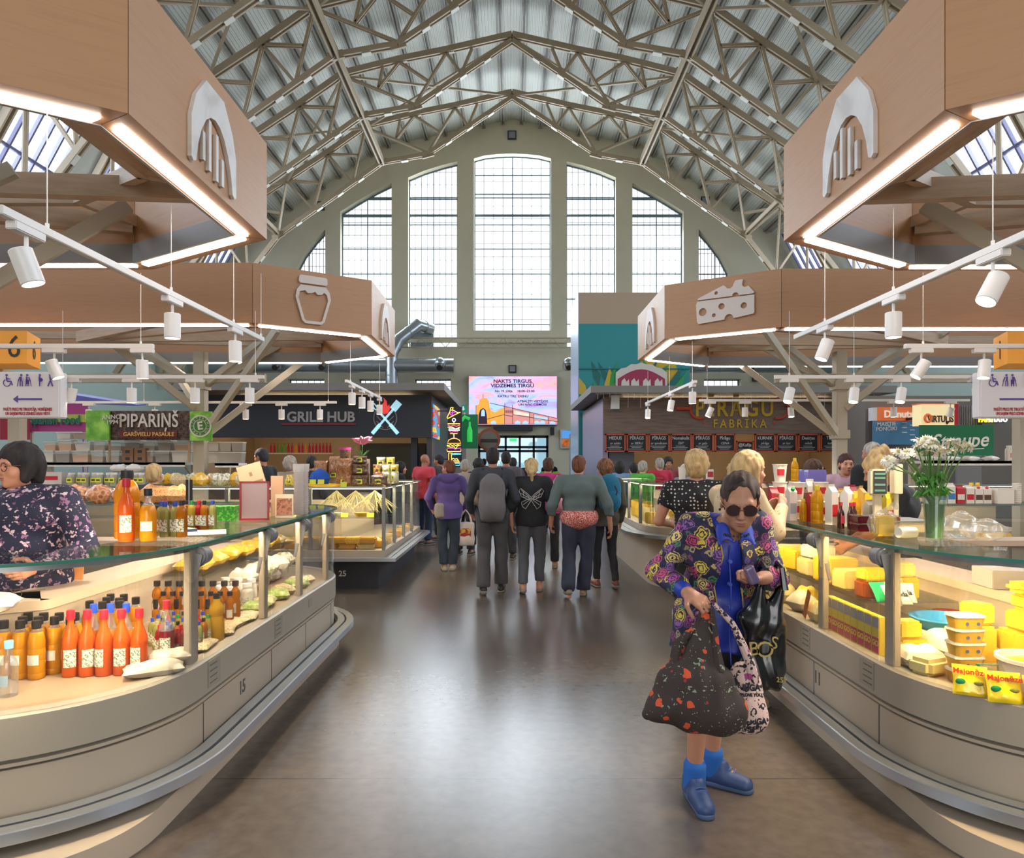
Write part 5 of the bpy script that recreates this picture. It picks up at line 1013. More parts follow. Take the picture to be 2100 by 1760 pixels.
for k, c in enumerate(['blue', 'green', 'red', 'black', 'beige']): sq_protos[c] = bottle(.15, .019, 'cyl', [L_lime, L_oil, L_red, L_amber, L_lime][k], c, M_lab2, (.15, .5), sq=4, n=12, name='square_oil_bottle')
bpy.data.objects.remove(ps_.children[0]); [bpy.data.objects.remove(c) for c in list(ps_.children)]; bpy.data.objects.remove(ps_)
used = set()
for i, (x, y, ry, k, n) in enumerate(spots):
    c = capc[i % len(capc)]; o = sq_protos[c] if c not in used else dup(sq_protos[c]); used.add(c)
    o.location = (x, y, ZD); o.rotation_euler = (0, 0, rnd.uniform(-.3, .3)); o['group'] = 'small square bottles in the left counter'
    o['label'] = 'square bottle with a %s cap, %s in row %s from the front' % (c, nth(n-1-k, n), 'one two three four five six'.split()[ry])
pd_ = bottle(.17, .02, 'hon', L_amber, 'black', None, n=12, name='sauce_bottle', capr=.62, caph=.26); mb = MB(); mb.lathe([(.0095, .125), (.012, .126), (.0125, .165), (0, .166)], n=10); mb.build('neck_sleeve', L_dk, pd_, world=False)
place_row(pd_, [(-2.12+k*.062, 4.06, ZD) for k in range(7)], rowlab('amber sauce bottle with a dark neck', 'in the middle row'), 'amber sauce bottles with dark necks')
ph = bottle(.19, .024, 'hon', L_amber, 'black', M_paper, (.15, .4), n=12, name='syrup_bottle', capr=.6)
place_row(ph, [(-2.13+k*.058, 4.17, ZD+.03) for k in range(8)], rowlab('amber syrup bottle', 'in the row behind the dark-necked sauces'), 'amber syrup bottles')
mb = MB(); mb.b2(-2.19, -1.66, 4.13, 4.34, .602, .632); solo(mb, 'bottle_riser', M_beige, 'low riser under the amber syrup bottles in the left counter', 'riser')
place_row(ph, [(-2.22+k*.07, 4.27, ZD+.031, 0, 1.25) for k in range(8)], rowlab('tall amber syrup bottle', 'in the rear row of the left counter'), 'tall amber syrup bottles in the rear row', first=False)
pby = bottle(.27, .042, 'hon', L_oil2, 'black', None, n=16, name='oil_bottle', capr=.4); place_row(pby, [(-1.67, 3.86, ZD)], lambda i, n: 'big yellow oil bottle right behind the first counter post', 'oil bottle')
# pillow-shaped packets
def pillow(w, d, h, seed=0, n=14, k=10):
    q = random.Random(seed); ph_ = [q.uniform(0, 6) for _ in range(6)]; vs = []; m = n
    for i in range(m+1):
        for j in range(m+1):
            u = -1+2*i/m; v = -1+2*j/m; e = (1-abs(u)**3.2)*(1-abs(v)**3.2); e = max(0, e)**.45
            b = e*(1+.14*math.sin(4*u+ph_[0])+.12*math.sin(5*v+ph_[1])+.07*math.sin(9*u+7*v+ph_[2]))
            ww = 1-.05*math.cos(math.pi*v/2)**2*abs(u)
            vs.append((u*w/2*ww, v*d/2, b))
    mb = MB(); N_ = (m+1)**2; A = [(x, y, h/2+z*h/2) for x, y, z in vs]; B = [(x, y, h/2-min(z*h/2, h/2)) for x, y, z in vs]
    fs = [(i*(m+1)+j, (i+1)*(m+1)+j, (i+1)*(m+1)+j+1, i*(m+1)+j+1) for i in range(m) for j in range(m)]
    mb.add(A+B, fs+[tuple(N_+t for t in f[::-1]) for f in fs]); return mb
def tilt(o, rx=0, ry=0, rz=0): o.rotation_euler = (rx, ry, rz); return o
def put(mb, name, mats, label, cat, loc, rot=(0, 0, 0), group=None, **k):
    o = mb.build(name, mats, world=False, **k); o.location = loc; o.rotation_euler = rot; return tag(o, label, cat, group)
M_flour = mat('white_bag_flour', '#cfc3ae', .35, coat=.4, bump=.5, bscale=25)
put(pillow(.26, .13, .06, 1), 'flour_bag', M_flour, 'lower of two clear flour bags lying by the first counter post', 'bag', (-1.69, 3.22, ZD), (0, 0, .5))
put(pillow(.2, .12, .05, 2), 'flour_bag', M_flour, 'upper of two clear flour bags, behind the lower one by the first post', 'bag', (-1.68, 3.36, ZD+.03), (0, 0, .3))
M_nutw = ramp_mat('pale_nuts', [(.3, '#b59a6a'), (.5, '#e3d4ac'), (.7, '#c9b384')], tex='voronoi', scale=60, rough=.3, coat=.6, bump=.4)
for i, (x, y, rz) in enumerate(((-1.68, 3.66, .1), (-1.70, 4.0, .3), (-1.72, 4.18, -.1), (-1.7, 4.36, .2))):
    put(pillow(.15, .2, .045, 5+i), 'seed_packet', M_nutw, 'clear packet of pale seeds, %s along the glass of the left counter' % nth(i, 4, 'nearest ').replace('nearest most', 'nearest').replace('nearest first', 'first') if False else 'clear packet of pale seeds, %s from the first counter post' % ORD[i], 'packet', (x, y, ZD), (0, 0, rz), 'seed packets in the left counter')
pyo = bottle(.18, .04, 'cyl', L_white, 'white', M_lab2, (.2, .5), n=16, name='yogurt_bottle', capr=.7)
place_row(pyo, [(-1.86, 4.52, ZD), (-1.95, 4.56, ZD), (-1.80, 4.64, ZD), (-1.90, 4.68, ZD), (-2.0, 4.70, ZD), (-1.84, 4.82, ZD), (-1.95, 4.86, ZD), (-2.05, 4.88, ZD)], rowlab('white yogurt bottle', 'in the second case of the left counter'), 'white yogurt bottles')
M_veg = ramp_mat('green_veg', [(.3, '#b8bf7a'), (.5, '#7f9a3f'), (.7, '#e0d8a8')], scale=18, rough=.4, coat=.4)
for i, (x, y) in enumerate(((-1.72, 4.58), (-1.73, 4.76), (-1.72, 5.02), (-1.74, 5.2), (-1.72, 5.45), (-1.74, 5.65))):
    put(pillow(.16, .17, .07, 15+i), 'vegetable_packet', M_veg if i % 2 == 0 else M_nutw, 'clear bag of %s, %s past the second counter post' % ('pale green vegetables' if i % 2 == 0 else 'pale seeds', ORD[i]), 'packet', (x, y, ZD), (0, 0, .2*i), 'bags beyond the second post')
M_past = ramp_mat('yellow_pasta', [(.3, '#d99a1e'), (.5, '#f2c23a'), (.7, '#e0ab28')], scale=30, rough=.35, coat=.5, bump=.3)
mb = MB(); mb.b2(-2.28, -2.02, 4.45, 6.3, .86, .872)
for y in (4.5, 5.3, 6.2): mb.b2(-2.04, -2.03, y, y+.02, .602, .86)
solo(mb, 'glass_rack', M_gtop, 'raised glass rack at the back of the left counter', 'rack')
for i in range(7): put(pillow(.2, .21, .09, 30+i), 'pasta_packet', M_past, 'yellow pasta packet, %s from the near end of the raised rack' % ORD[i], 'packet', (-2.14, 4.6+i*.25, .873), (0, 0, .1*(i % 3)), 'yellow pasta packets on the raised rack')
# --- on the top glass of the left counter
pbig = bottle(.36, .062, 'jug', L_yel, 'black', None, n=20, name='big_juice_bottle', capr=.45, level=.86); place_row(pbig, [(-2.03, 3.60, ZG)], lambda i, n: 'biggest yellow juice bottle standing on the left glass top', 'big juice bottle')
place_row(po, [(-1.955, 3.46, ZG, .2, 1.04)], lambda i, n: 'orange carrot juice bottle standing alone on the left glass top', 'carrot juice on the glass top', first=False)
pg = bottle(.265, .04, 'wine', L_yel, 'black', M_paper, (.2, .38), n=18, name='apple_juice_bottle', level=.68); place_row(pg, [(-1.855, 3.48, ZG)], lambda i, n: 'yellow apple juice bottle right of the orange one on the glass top', 'apple juice bottle')
k_ = 0
for i, (x, y, c, h) in enumerate(((-1.90, 3.70, 'blue', 1.25), (-1.86, 3.66, 'blue', 1.25), (-1.815, 3.68, 'blue', 1.25), (-1.77, 3.66, 'black', 1.3), (-1.93, 3.80, 'red', 1.25))):
    o = dup(sq_protos[c], (x, y, ZG), 0, 'square bottle with a %s cap, %s in the group beside the big juice bottles' % (c, ORD[i]), 'small square bottles on the left glass top', h)
    o.children[0].active_material
for i, (x, c) in enumerate(((-1.995, 'black'), (-1.945, 'black'), (-1.90, 'green'), (-1.865, 'red'), (-1.825, 'black'), (-1.785, 'blue'))):
    dup(sq_protos[c], (x, 4.05+.02*(i % 2), ZG), 0, 'slim oil bottle with a %s cap, %s by the paper sheet' % (c, nth(i, 6)), 'slim bottles by the papers', 1.15)
mb = MB(); mb.b2(-.17, .17, -.14, .14, 0, .003); put(mb, 'paper_sheet', mat('paper', '#e8d8cc', .7), 'blank paper sheet lying on the left glass top', 'paper', (-1.80, 3.86, ZG), (0, 0, .4))
mb = MB(); mb.b2(-.07, .07, -.1, .1, 0, .018); mb.mi = 1; mb.b2(-.068, .068, -.098, .098, .018, .021); put(mb, 'notebook', [mat('notebook_blue', '#5d7590', .6), M_paper], 'small closed notebook beside the paper sheet', 'notebook', (-1.93, 3.93, ZG), (0, 0, .9))
# red framed price board
fr = thing('red_framed_board', 'red-framed white price board standing on the left glass top', 'frame', (-1.78, 4.72, ZG)); mb = MB()
for a, b, c, d_ in ((-.098, .098, 0, .014), (-.098, .098, .256, .27), (-.098, -.084, 0, .27), (.084, .098, 0, .27)): mb.b2(a, b, -.006, .006, c, d_)
f1 = mb.build('red_frame', M_red, fr, world=False); mb = MB(); mb.b2(-.085, .085, -.003, .003, .013, .257); mb.build('white_sheet', liquid('sheet_pink_white', '#f4dcd6', .5, .5), fr, world=False)
mb = MB(); mb.b2(-.05, .05, 0, .09, 0, .008); mb.build('stand_foot', M_red, fr, world=False); fr.rotation_euler = (0, 0, .22)
mb = MB(); mb.b2(-.085, .085, -.003, .003, 0, .26); mb.mi = 1; mb.b2(-.07, .07, -.004, -.003, .02, .13); mb.b2(-.01, .01, -.004, -.003, .17, .2)
put(mb, 'menu_card', [mat('kraft_tan', '#c9a180', .6), mat('kraft_dark', '#8f6a50', .6)], 'tall tan menu card leaning behind the red-framed board', 'card', (-1.83, 4.92, ZG+.14), (-.15, -.3, .2))
mb = MB(); mb.b2(-.045, .045, -.02, .02, 0, .3); put(mb, 'kraft_box', MATS['kraft_tan'], 'narrow brown kraft box beside the stack of cups', 'box', (-1.75, 5.1, ZG), (0, 0, 0))
pc = thing('photo_calendar', 'small standing card printed with a food photo', 'card', (-1.65, 4.95, ZG)); mb = MB(); mb.b2(-.065, .065, -.004, .004, 0, .17); mb.b2(-.04, .04, .0, .05, 0, .006); mb.build('card', mat('card_cream', '#ecd9b8', .6), pc, world=False); mb = MB(); mb.b2(-.055, .055, -.006, -.004, .02, .14); mb.build('photo_print', ramp_mat('food_photo', [(.3, '#4a2a24'), (.5, '#c98a6a'), (.6, '#8a4a3a'), (.7, '#ead0b8')], scale=18), pc, world=False)
cupm = liquid('clear_cup', '#f0e8e2', .6)
for i in range(2):
    t = thing('cup_stack', '%s tall stack of clear plastic cups on the left glass top' % ('front', 'rear')[i], 'cups', (-1.64+.0*i, 5.25+.12*i, ZG), group='cup stacks'); mb = MB(); pts = []
    for q in range(22): pts += [(.034, q*.015), (.040, q*.015+.013), (.042, q*.015+.0145)]
    mb.lathe([(0, 0)]+pts+[(.046, .39), (0, .39)], n=18); mb.build('stacked_cups', cupm, t, world=False)
mb = MB(); mb.b2(-.08, .08, -.06, .06, 0, .1); put(mb, 'green_crate', ramp_mat('green_mesh', [(.4, '#3fae35'), (.6, '#8ad85a')], tex='voronoi', scale=60, interp='CONSTANT'), 'small bright green plastic basket on the left glass top', 'basket', (-1.98, 4.72, ZG), (0, 0, .1))
mb = MB(); mb.b2(-.03, .03, -.004, .004, 0, .24); mb.mi = 1; mb.b2(-.005, .005, -.006, -.004, 0, .24); put(mb, 'card_stand', [M_black, M_steel], 'narrow black card stand on the far counter of the juice stall', 'stand', (-3.05, 6.45, ZG), (0, 0, .1))
mb = MB(); mb.b2(-.035, .035, -.003, .003, 0, .16); put(mb, 'orange_note', mat('note_orange', '#e89a5a', .6), 'orange paper note standing beside the vendor in navy', 'note', (-2.52, 3.95, .927), (-.1, 0, .1))
gl = thing('reading_glasses', 'thin-framed reading glasses lying on the worktop beside the vendor', 'glasses', (-2.5, 3.42, .93)); mb = MB()
for q in (-1, 1): mb.tube([(q*.033+.026*math.cos(a), 0, .02+.02*math.sin(a)) for a in np.linspace(0, 6.28, 14)[:-1]], .0018, 6, closed=True); mb.tube([(q*.06, 0, .028), (q*.065, .12, .02)], .0015, 6)
mb.tube([(-.008, 0, .025), (.008, 0, .025)], .0015, 6); mb.build('spectacle_frame', mat('tortoise', '#5a4030', .3), gl, world=False); gl.rotation_euler = (0, 0, -.3)
# bags of crisps and peanuts on the far counter
M_crisp = ramp_mat('crisps', [(.3, '#b0683c'), (.5, '#e8b088'), (.7, '#c98052')], tex='voronoi', scale=18, rough=.3, coat=.6, bump=.5); M_pea = ramp_mat('peanuts', [(.2, '#a8703c'), (.5, '#d9a060'), (.8, '#c08048')], tex='voronoi', scale=45, rough=.3, coat=.6, bump=.5)
for i, (x, m, w_) in enumerate(((-4.30, M_crisp, .22), (-4.08, M_crisp, .24), (-3.84, M_crisp, .2), (-3.53, M_pea, .3), (-3.32, M_pea, .2))):
    put(pillow(w_, .18, .17, 50+i), 'snack_bag', m, 'clear bag of %s, %s on the far glass top behind the juice bottles' % ('crisps' if m is M_crisp else 'peanuts', nth(i, 5)), 'bag', (x, 6.78, ZG), (.1, 0, .1*i), 'snack bags on the far glass top')

# ---------------------------------------------------------------- spice stall: shelf, tubs, jars
def shelf(label, x0, x1, y0, y1, zs, legs=True):
    t = thing('shelf_unit', label, 'shelf', ((x0+x1)/2, (y0+y1)/2, 0))
    for z in zs: mb = MB(); mb.b2(x0, x1, y0, y1, z-.035, z); mb.b2(x0, x1, y0, y0+.02, z-.06, z); mb.build('shelf_board', M_white, t)
    for x in (x0+.03, x1-.03): mb = MB(); mb.b2(x-.03, x+.03, y1-.06, y1, 0, max(zs)); mb.bar((x, y0+.05, zs[-1]-.03), (x, y1-.05, zs[-1]-.22), .03); mb.build('upright', M_cream, t)
    return t
YS = 9.62
shelf('long white shelf full of clear spice tubs below the brown sign', W(85, 0, YS).x, -4.52, YS-.2, YS+.18, [1.61])
shelf('short white shelf with clear tubs right of the column', -4.1, W(500, 0, YS).x, YS-.2, YS+.18, [1.60])
def tub(w, d, h, cont, contm, lidm=None):
    t = thing('plastic_tub', 'x', 'tub'); mb = MB(); v = [(-w/2*.88, -d/2*.88, 0), (w/2*.88, -d/2*.88, 0), (w/2*.88, d/2*.88, 0), (-w/2*.88, d/2*.88, 0), (-w/2, -d/2, h), (w/2, -d/2, h), (w/2, d/2, h), (-w/2, d/2, h)]
    F6 = [(3, 2, 1, 0), (0, 1, 5, 4), (1, 2, 6, 5), (2, 3, 7, 6), (3, 0, 4, 7)]
    mb.add(v, F6); mb.build('tub_body', mat('frosted_tub', '#e8e2d8', .3, alpha=.35), t, world=False, sm=0)
    mb = MB(); mb.b2(-w/2-.006, w/2+.006, -d/2-.006, d/2+.006, h, h+.014); mb.build('lid', lidm or mat('frosted_lid', '#dcd8d2', .35), t, world=False, bev=.003)
    hh = h*cont; k = .88+.12*cont; mb = MB(); mb.add([(a*.97, b*.97, .003) for a, b, c in v[:4]]+[(s1*w/2*k*.97, s2*d/2*k*.97, hh) for s1, s2 in ((-1, -1), (1, -1), (1, 1), (-1, 1))], F6+[(4, 5, 6, 7)]); mb.build('contents', contm, t, world=False, sm=0)
    return t
cms = {'brown spice': ramp_mat('c_brown', [(.4, '#8a6240'), (.6, '#b08458')], scale=40), 'grey seeds': ramp_mat('c_grey', [(.4, '#8a8274'), (.6, '#aaa08e')], scale=60), 'ochre powder': mat('c_ochre', '#cf9448', .8, var=.1), 'white powder': mat('c_white', '#d9d2c6', .8), 'dark beans': ramp_mat('c_dark', [(.4, '#4a3c32'), (.6, '#6a5848')], scale=50), 'red powder': mat('c_red', '#a35a46', .8, var=.1)}
tp = {k: tub(.20, .16, .15, .55+.07*i, m) for i, (k, m) in enumerate(cms.items())}; usedt = set()
seq = ['white powder', 'dark beans', 'ochre powder', 'brown spice', 'grey seeds', 'ochre powder', 'brown spice', 'dark beans']
def settub(kind, loc, label, grp, sc=1):
    o = tp[kind] if kind not in usedt else dup(tp[kind]); usedt.add(kind); o.location = loc; o['label'] = label; o['group'] = grp; o.scale = sc if hasattr(sc, '__len__') else (sc,)*3
x = W(92, 0, YS).x; i = 0; lim = -4.62; bot = []
while x < lim:
    w_ = 1+.25*((i*7) % 3-1)*.6; bot.append((x+.1*w_, w_)); x += .22*w_+.012; i += 1
for i, (x, w_) in enumerate(bot):
    if 9 <= i <= 12: continue
    k = seq[i % 8]; settub(k, (x, YS, 1.611), 'clear tub of %s, %s in the shelf bottom row' % (k, nth(i, len(bot)) if i < 16 else 'near the right end'), 'tubs in the bottom row of the spice shelf', (w_, 1, 1))
for i, (x, w_) in enumerate(bot):
    if i in (11,): continue
    z = 1.611+.165 if not 9 <= i <= 12 else 1.611+.21
    k = seq[(i*3+2) % 8]; settub(k, (x+.02, YS+.02, z), 'clear tub of %s, %s in the shelf upper row' % (k, nth(i, len(bot))), 'tubs in the upper row of the spice shelf', (w_*.95, 1, .9 if i % 2 else .75))
    if i in (1, 2, 3): settub('red powder' if i == 2 else 'white powder', (x, YS+.02, z+.165), 'shallow clear tub, %s in the topmost row of the spice shelf' % ORD[i-1], 'topmost tubs of the spice shelf', (w_, 1, .55))
for i in range(4):
    t = thing('kraft_carton', 'brown kraft spice carton, %s' % ['lower left of the four on the shelf', 'lower right of the four on the shelf', 'upper left of the four on the shelf', 'upper right of the four on the shelf'][i], 'carton', (-5.35+.17*(i % 2), YS-.05, 1.611+.1*(i//2)), group='kraft cartons on the spice shelf')
    mb = MB(); mb.b2(-.078, .078, -.07, .07, 0, .098); mb.build('carton', MATS['kraft_dark'], t, world=False); mb = MB(); mb.b2(-.03, .03, -.0715, -.07, .03, .07); mb.build('round_print', M_char, t, world=False)
for i, (px, zz) in enumerate(((438, 0), (462, 0), (486, 0), (440, 1), (466, 1), (490, 1))):
    k = ('white powder', 'grey seeds', 'dark beans')[i % 3]; settub(k, (W(px, 0, YS).x, YS, 1.601+zz*.165), 'clear tub, %s on the short white shelf' % ORD[i], 'tubs on the short shelf', .95 if i < 3 else .8)
# jars with yellow price tags on the glass case
pjar = thing('spice_jar', 'x', 'jar'); mb = MB(); mb.lathe([(0, 0), (.04, 0), (.043, .01), (.043, .14), (.036, .15), (0, .15)], n=12, sq=4); mb.build('jar_body', mat('jar_grey', '#b5b0a4', .25, alpha=.8), pjar, world=False)
mb = MB(); mb.lathe([(.039, .15), (.039, .175), (0, .175)], n=12); mb.build('lid', M_white, pjar, world=False); mb = MB(); mb.lathe([(0, .002), (.040, .002), (.040, .09), (0, .09)], n=12, sq=4); mb.build('contents', cms['brown spice'], pjar, world=False)
M_tag = mat('yellow_price_tag', '#d7dc3c', .6); mb = MB(); mb.b2(-.035, .035, -.052, -.048, .05, .11); tg = mb.build('price_tag', M_tag, pjar, world=False); mb = MB(); mb.b2(-.022, .022, -.054, -.052, .07, .09); mb.build('tag_print', M_char, tg, world=False)
place_row(pjar, [(W(147+i*14.5, 0, 8.8).x, 8.8+.05*(i % 2), 1.302) for i in range(11)], rowlab('square spice jar with a yellow tag', 'below the spice shelf'), 'spice jars on the glass case', rj=.1)
for i, px in enumerate((242, 274)): put(pillow(.2, .12, .1, 70+i), 'flour_bag', mat('white_paper_bag', '#ddd8d2', .6), '%s small white bag lying above the spice jars' % ('left', 'right')[i], 'bag', (W(px, 0, 8.95).x, 8.98, 1.48), (0, 0, .1), 'white bags above the jars')
put(MB().b2(-.16, .16, -.07, .07, 0, .012), 'bag_tray', M_white, 'small white tray holding the two white bags above the jars', 'tray', (W(258, 0, 8.95).x, 9.0, 1.478-.012+.0), (0, 0, 0)) if False else None
M_pack = mat('pack_greyred', '#cfc9c2', .5)
mb = MB(); mb.b2(-.14, .14, -.06, .06, 0, .18); mb.mi = 1; mb.b2(-.09, .09, -.062, -.06, .08, .13); put(mb, 'carton', [M_pack, M_red], 'white carton with a red mark behind the navy blouse vendor', 'carton', (W(100, 0, 8.8).x, 8.9, 1.302))
# price tagged goods along the top of the square case
bagm = {'nuts': ramp_mat('hazelnuts', [(.15, '#6a4228'), (.4, '#b07c4e'), (.7, '#8f5c36')], tex='voronoi', scale=30, rough=.35, coat=.5, bump=.5), 'raisins': ramp_mat('raisins', [(.3, '#4a3226'), (.6, '#7a5840')], tex='voronoi', scale=55, rough=.4, coat=.4, bump=.4),
        'white sweets': ramp_mat('white_sweets', [(.3, '#a8a27a'), (.55, '#e6e0cc'), (.7, '#c9c49a')], tex='voronoi', scale=22, rough=.3, coat=.5, bump=.4), 'yellow crisps': ramp_mat('yellow_crisps', [(.3, '#c9a030'), (.6, '#f0d060')], tex='voronoi', scale=35, rough=.4, coat=.4, bump=.4)}
def sack(w, h, d, m, label, loc, rz=0, tagz=None, group=None, top='clear'):
    t = thing('goods_bag', label, 'bag', loc, rz, group); mb = pillow(w, h, d, int(abs(loc[0])*100)); M_ = Matrix.Rotation(R(90), 3, 'X')
    mb.v = [tuple(M_ @ Vector(v)) for v in mb.v]; mb.v = [(x, y+d/2, max(0, z+h/2)) for x, y, z in mb.v]; mb.build('filled_bag', m, t, world=False)
    if tagz is not None:
        b = MB(); b.b2(-.04, .04, -d*.45-.006, -d*.45, tagz, tagz+.06); tg = b.build('price_tag', M_tag, t, world=False); b = MB(); b.b2(-.025, .025, -d*.45-.008, -d*.45-.006, tagz+.018, tagz+.045); b.build('tag_print', M_char, tg, world=False)
    return t
Yg = 9.0; ZC = 1.302
G = 'goods on the square glass case'
for px, w_, h, m, py, lb in ((604, .10, .15, 'yellow crisps', 0, 'small bag of yellow crisps left of the blue cloth on the square case'), (655, .20, .33, 'nuts', 0, 'tall bag of nuts standing behind the blue cloth'), (715, .24, .36, 'nuts', 0, 'biggest clear bag of hazelnuts in the middle of the square case'),
                             (745, .24, .16, 'raisins', 0, 'dark bag lowest of three beside the hazelnuts'), (745, .22, .15, 'raisins', .15, 'dark bag middle of three beside the hazelnuts'), (745, .18, .10, 'raisins', .29, 'dark bag topmost of three beside the hazelnuts'),
                             (783, .22, .14, 'raisins', 0, 'round brown bag with a yellow tag near the case corner'), (682, .14, .30, 'nuts', .09, 'dark pouch with a label window standing up high behind the nuts')):
    sack(w_, h, .16, bagm[m], lb, (W(px, 0, Yg).x, Yg+(.1 if 'behind' in lb or 'high' in lb else -.18), ZC+py), 0, .03 if py == 0 else .02, G)
for i, (px, r_, c) in enumerate(((775, 0, 'nuts'), (792, 0, 'white sweets'), (808, 0, 'white sweets'), (772, 1, 'nuts'), (790, 1, 'white sweets'), (806, 1, 'yellow crisps'), (778, 2, 'white sweets'), (797, 2, 'yellow crisps'))):
    sack(.12, .16, .1, bagm[c], 'small printed pouch, %s in the pouch pile at the case corner' % ORD[i], (W(px, 0, 9.3).x, 9.3+.02*i, ZC+.10*r_+.02), 0, .05, 'pouches at the case corner')
put(pillow(.26, .2, .2, 80), 'blue_cloth', mat('royal_blue_cloth', '#1f55b8', .8, bump=.4, bscale=12), 'crumpled bright blue cloth between the bags on the square case', 'cloth', (W(655, 0, 8.85).x, 8.87, ZC), (0, 0, .3))
mb = MB(); mb.lathe([(0, 0), (.2, 0), (.23, .03), (.24, .035), (0, .02)], n=24, sy=.5); put(mb, 'yellow_tray', mat('tray_yellow', '#e0b53a', .5), 'low yellow oval tray with price tags at the front of the square case', 'tray', (W(665, 0, 8.72).x, 8.75, ZC))
for i, px in enumerate((640, 657, 705)): mb = MB(); mb.b2(-.04, .04, -.003, .003, 0, .06); put(mb, 'price_tag', M_tag, 'yellow price tag, %s above the yellow tray' % nth(i, 3), 'price tag', (W(px, 0, 8.66).x, 8.68-.04*(i == 2), ZC+(.03 if i < 2 else 0)), (-.2, 0, 0), 'price tags by the yellow tray')
t = thing('pink_lid_jar', 'clear jar with a bright pink lid standing high behind the nuts', 'jar', (W(708, 0, 9.3).x, 9.3, ZC+.36)); mb = MB(); mb.lathe([(0, 0), (.07, 0), (.075, .02), (.075, .12), (0, .12)], n=16); mb.build('jar_body', bagm['raisins'], t, world=False); mb = MB(); mb.lathe([(.078, .12), (.078, .15), (0, .15)], n=16); mb.build('pink_lid', mat('hot_pink', '#e0389a', .4), t, world=False)
mb = MB(); mb.b2(-.15, .3, -.1, .1, 0, .355); put(mb, 'display_riser', M_beige, 'beige display box behind the hazelnut bag', 'riser', (W(708, 0, 9.3).x, 9.38, ZC))
fp = thing('pink_flower_pot', 'pink artificial lily above the bags on the square case', 'flower', (W(741, 0, 9.4).x, 9.45, ZC+.356)); mb = MB()
for k in range(12):
    a = k*2.4; c_ = Vector((.03*math.cos(a), .03*math.sin(a), .2)); e = c_+Vector((.11*math.cos(a), .11*math.sin(a), .05+.03*(k % 3))); mb.tube([c_, (c_+e)/2+Vector((0, 0, .03)), e], [.006, .028, .004], 6)
mb.build('petals', mat('lily_pink', '#e58aa8', .6), fp, world=False); mb = MB(); mb.tube([(0, 0, 0), (0, 0, .2)], .006, 6)
for k in range(6): a = k; mb.tube([(0, 0, .03), (.1*math.cos(a), .1*math.sin(a), .12)], [.012, .004], 5)
mb.build('leaves', mat('stem_green', '#4f7d35', .6), fp, world=False)
# inside the square case: sweets, slabs and bunches
cakem = mat('cake_gold', '#d99a2e', .5, var=.15, vscale=30, bump=.3); M_dough = mat('pale_pastry', '#d8bf8a', .6, var=.15, vscale=30)
for i in range(9):
    x = -3.75+i*.235; m = (cakem, M_dough)[i % 3 == 2]; mb = MB(); mb.b2(-.1, .1, -.08, .08, 0, .07); put(mb, 'golden_cake', m, 'golden cake slab, %s along the bottom of the square case' % nth(i, 9), 'cake', (x, 8.78, .502), (0, 0, .05*(i % 3)), 'cake slabs in the square case', bev=.012)
for i in range(6): mb = pillow(.2, .14, .05, 90+i); put(mb, 'dried_fish', M_dough, 'flat pale loaf, %s in the second layer of the square case' % nth(i, 6), 'bread', (-3.6+i*.34, 8.80, .573), (0, 0, .3*i), 'flat loaves in the square case')
M_dill = ramp_mat('dill', [(.3, '#a89a64'), (.7, '#cfc392')], scale=20)
for i in range(3):
    mb = MB(); q = random.Random(i)
    for k in range(40): a = q.uniform(-.5, .5); mb.tube([(0, 0, 0), (a*.25, q.uniform(-.05, .05), -.1), (a*.6+q.uniform(-.05, .05), q.uniform(-.1, .1), -.2-q.uniform(0, .1))], [.006, .004, .002], 4)
    put(mb, 'herb_bunch', M_dill, 'hanging dry herb bunch, %s inside the square case' % nth(i, 3), 'herbs', (-2.3+i*.25, 8.95, 1.24), (0, 0, 0), 'herb bunches in the square case')
for i in range(8):
    mb = MB(); mb.lathe([(0, 0), (.07, 0), (.1, .05), (0, .05)], n=16); put(mb, 'sweet_bowl', [cakem, M_veg, bagm['white sweets'], M_past][i % 4], 'heaped bowl of sweets, %s on the middle shelf of the square case' % nth(i, 8), 'bowl', (-4.4+i*.35, 8.86, .909), (0, 0, 0), 'bowls on the middle shelf of the square case')
for i in range(9):
    mb = MB(); mb.b2(-.045, .045, -.003, .003, 0, .055); put(mb, 'price_tag', M_tag, 'yellow price tag, %s on the middle shelf of the square case' % nth(i, 9), 'price tag', (-4.45+i*.33, 8.72, .909), (-.3, 0, 0), 'price tags in the square case')
for i in range(10):
    mb = pillow(.2, .18, .16, 110+i); put(mb, 'cheese_bag', [bagm['white sweets'], M_past, M_nutw][i % 3], 'wrapped food bag, %s on the glass case right of the spice jars' % nth(i, 10), 'bag', (W(330+i*22, 0, 9.0).x, 8.9+.1*(i % 2), ZC), (0, 0, .2*i), 'wrapped bags on the glass case')

for i in range(7): mb = MB(); mb.b2(-.09, .09, -.1, .1, 0, .09); put(mb, 'golden_cake', (cakem, M_past, M_dough)[i % 3], 'golden cake slab, %s along the aisle side of the square case' % ORD[i], 'cake', (-1.74, 8.95+i*.4, .502), (0, 0, .05*i), 'cake slabs along the aisle side', bev=.012)
for i in range(6): put(pillow(.22, .2, .12, 220+i), 'sweet_bag', (M_past, cakem, bagm['white sweets'])[i % 3], 'bag of yellow sweets, %s behind the front cakes of the square case' % nth(i, 6), 'bag', (-2.95+i*.22, 9.02, .502), (0, 0, .2*i), 'sweet bags behind the front cakes')
for i in range(5): mb = MB(); mb.b2(-.1, .1, -.09, .09, 0, .08); put(mb, 'golden_cake', (cakem, M_past)[i % 2], 'stacked golden cake slab, %s in the near corner of the square case' % ORD[i], 'cake', (-2.6+i*.19, 8.74, .574), (0, 0, .1*(i % 2)), 'stacked cakes in the near corner', bev=.014)
M_wp = mat('white_pack', '#ece0cc', .4, coat=.4)
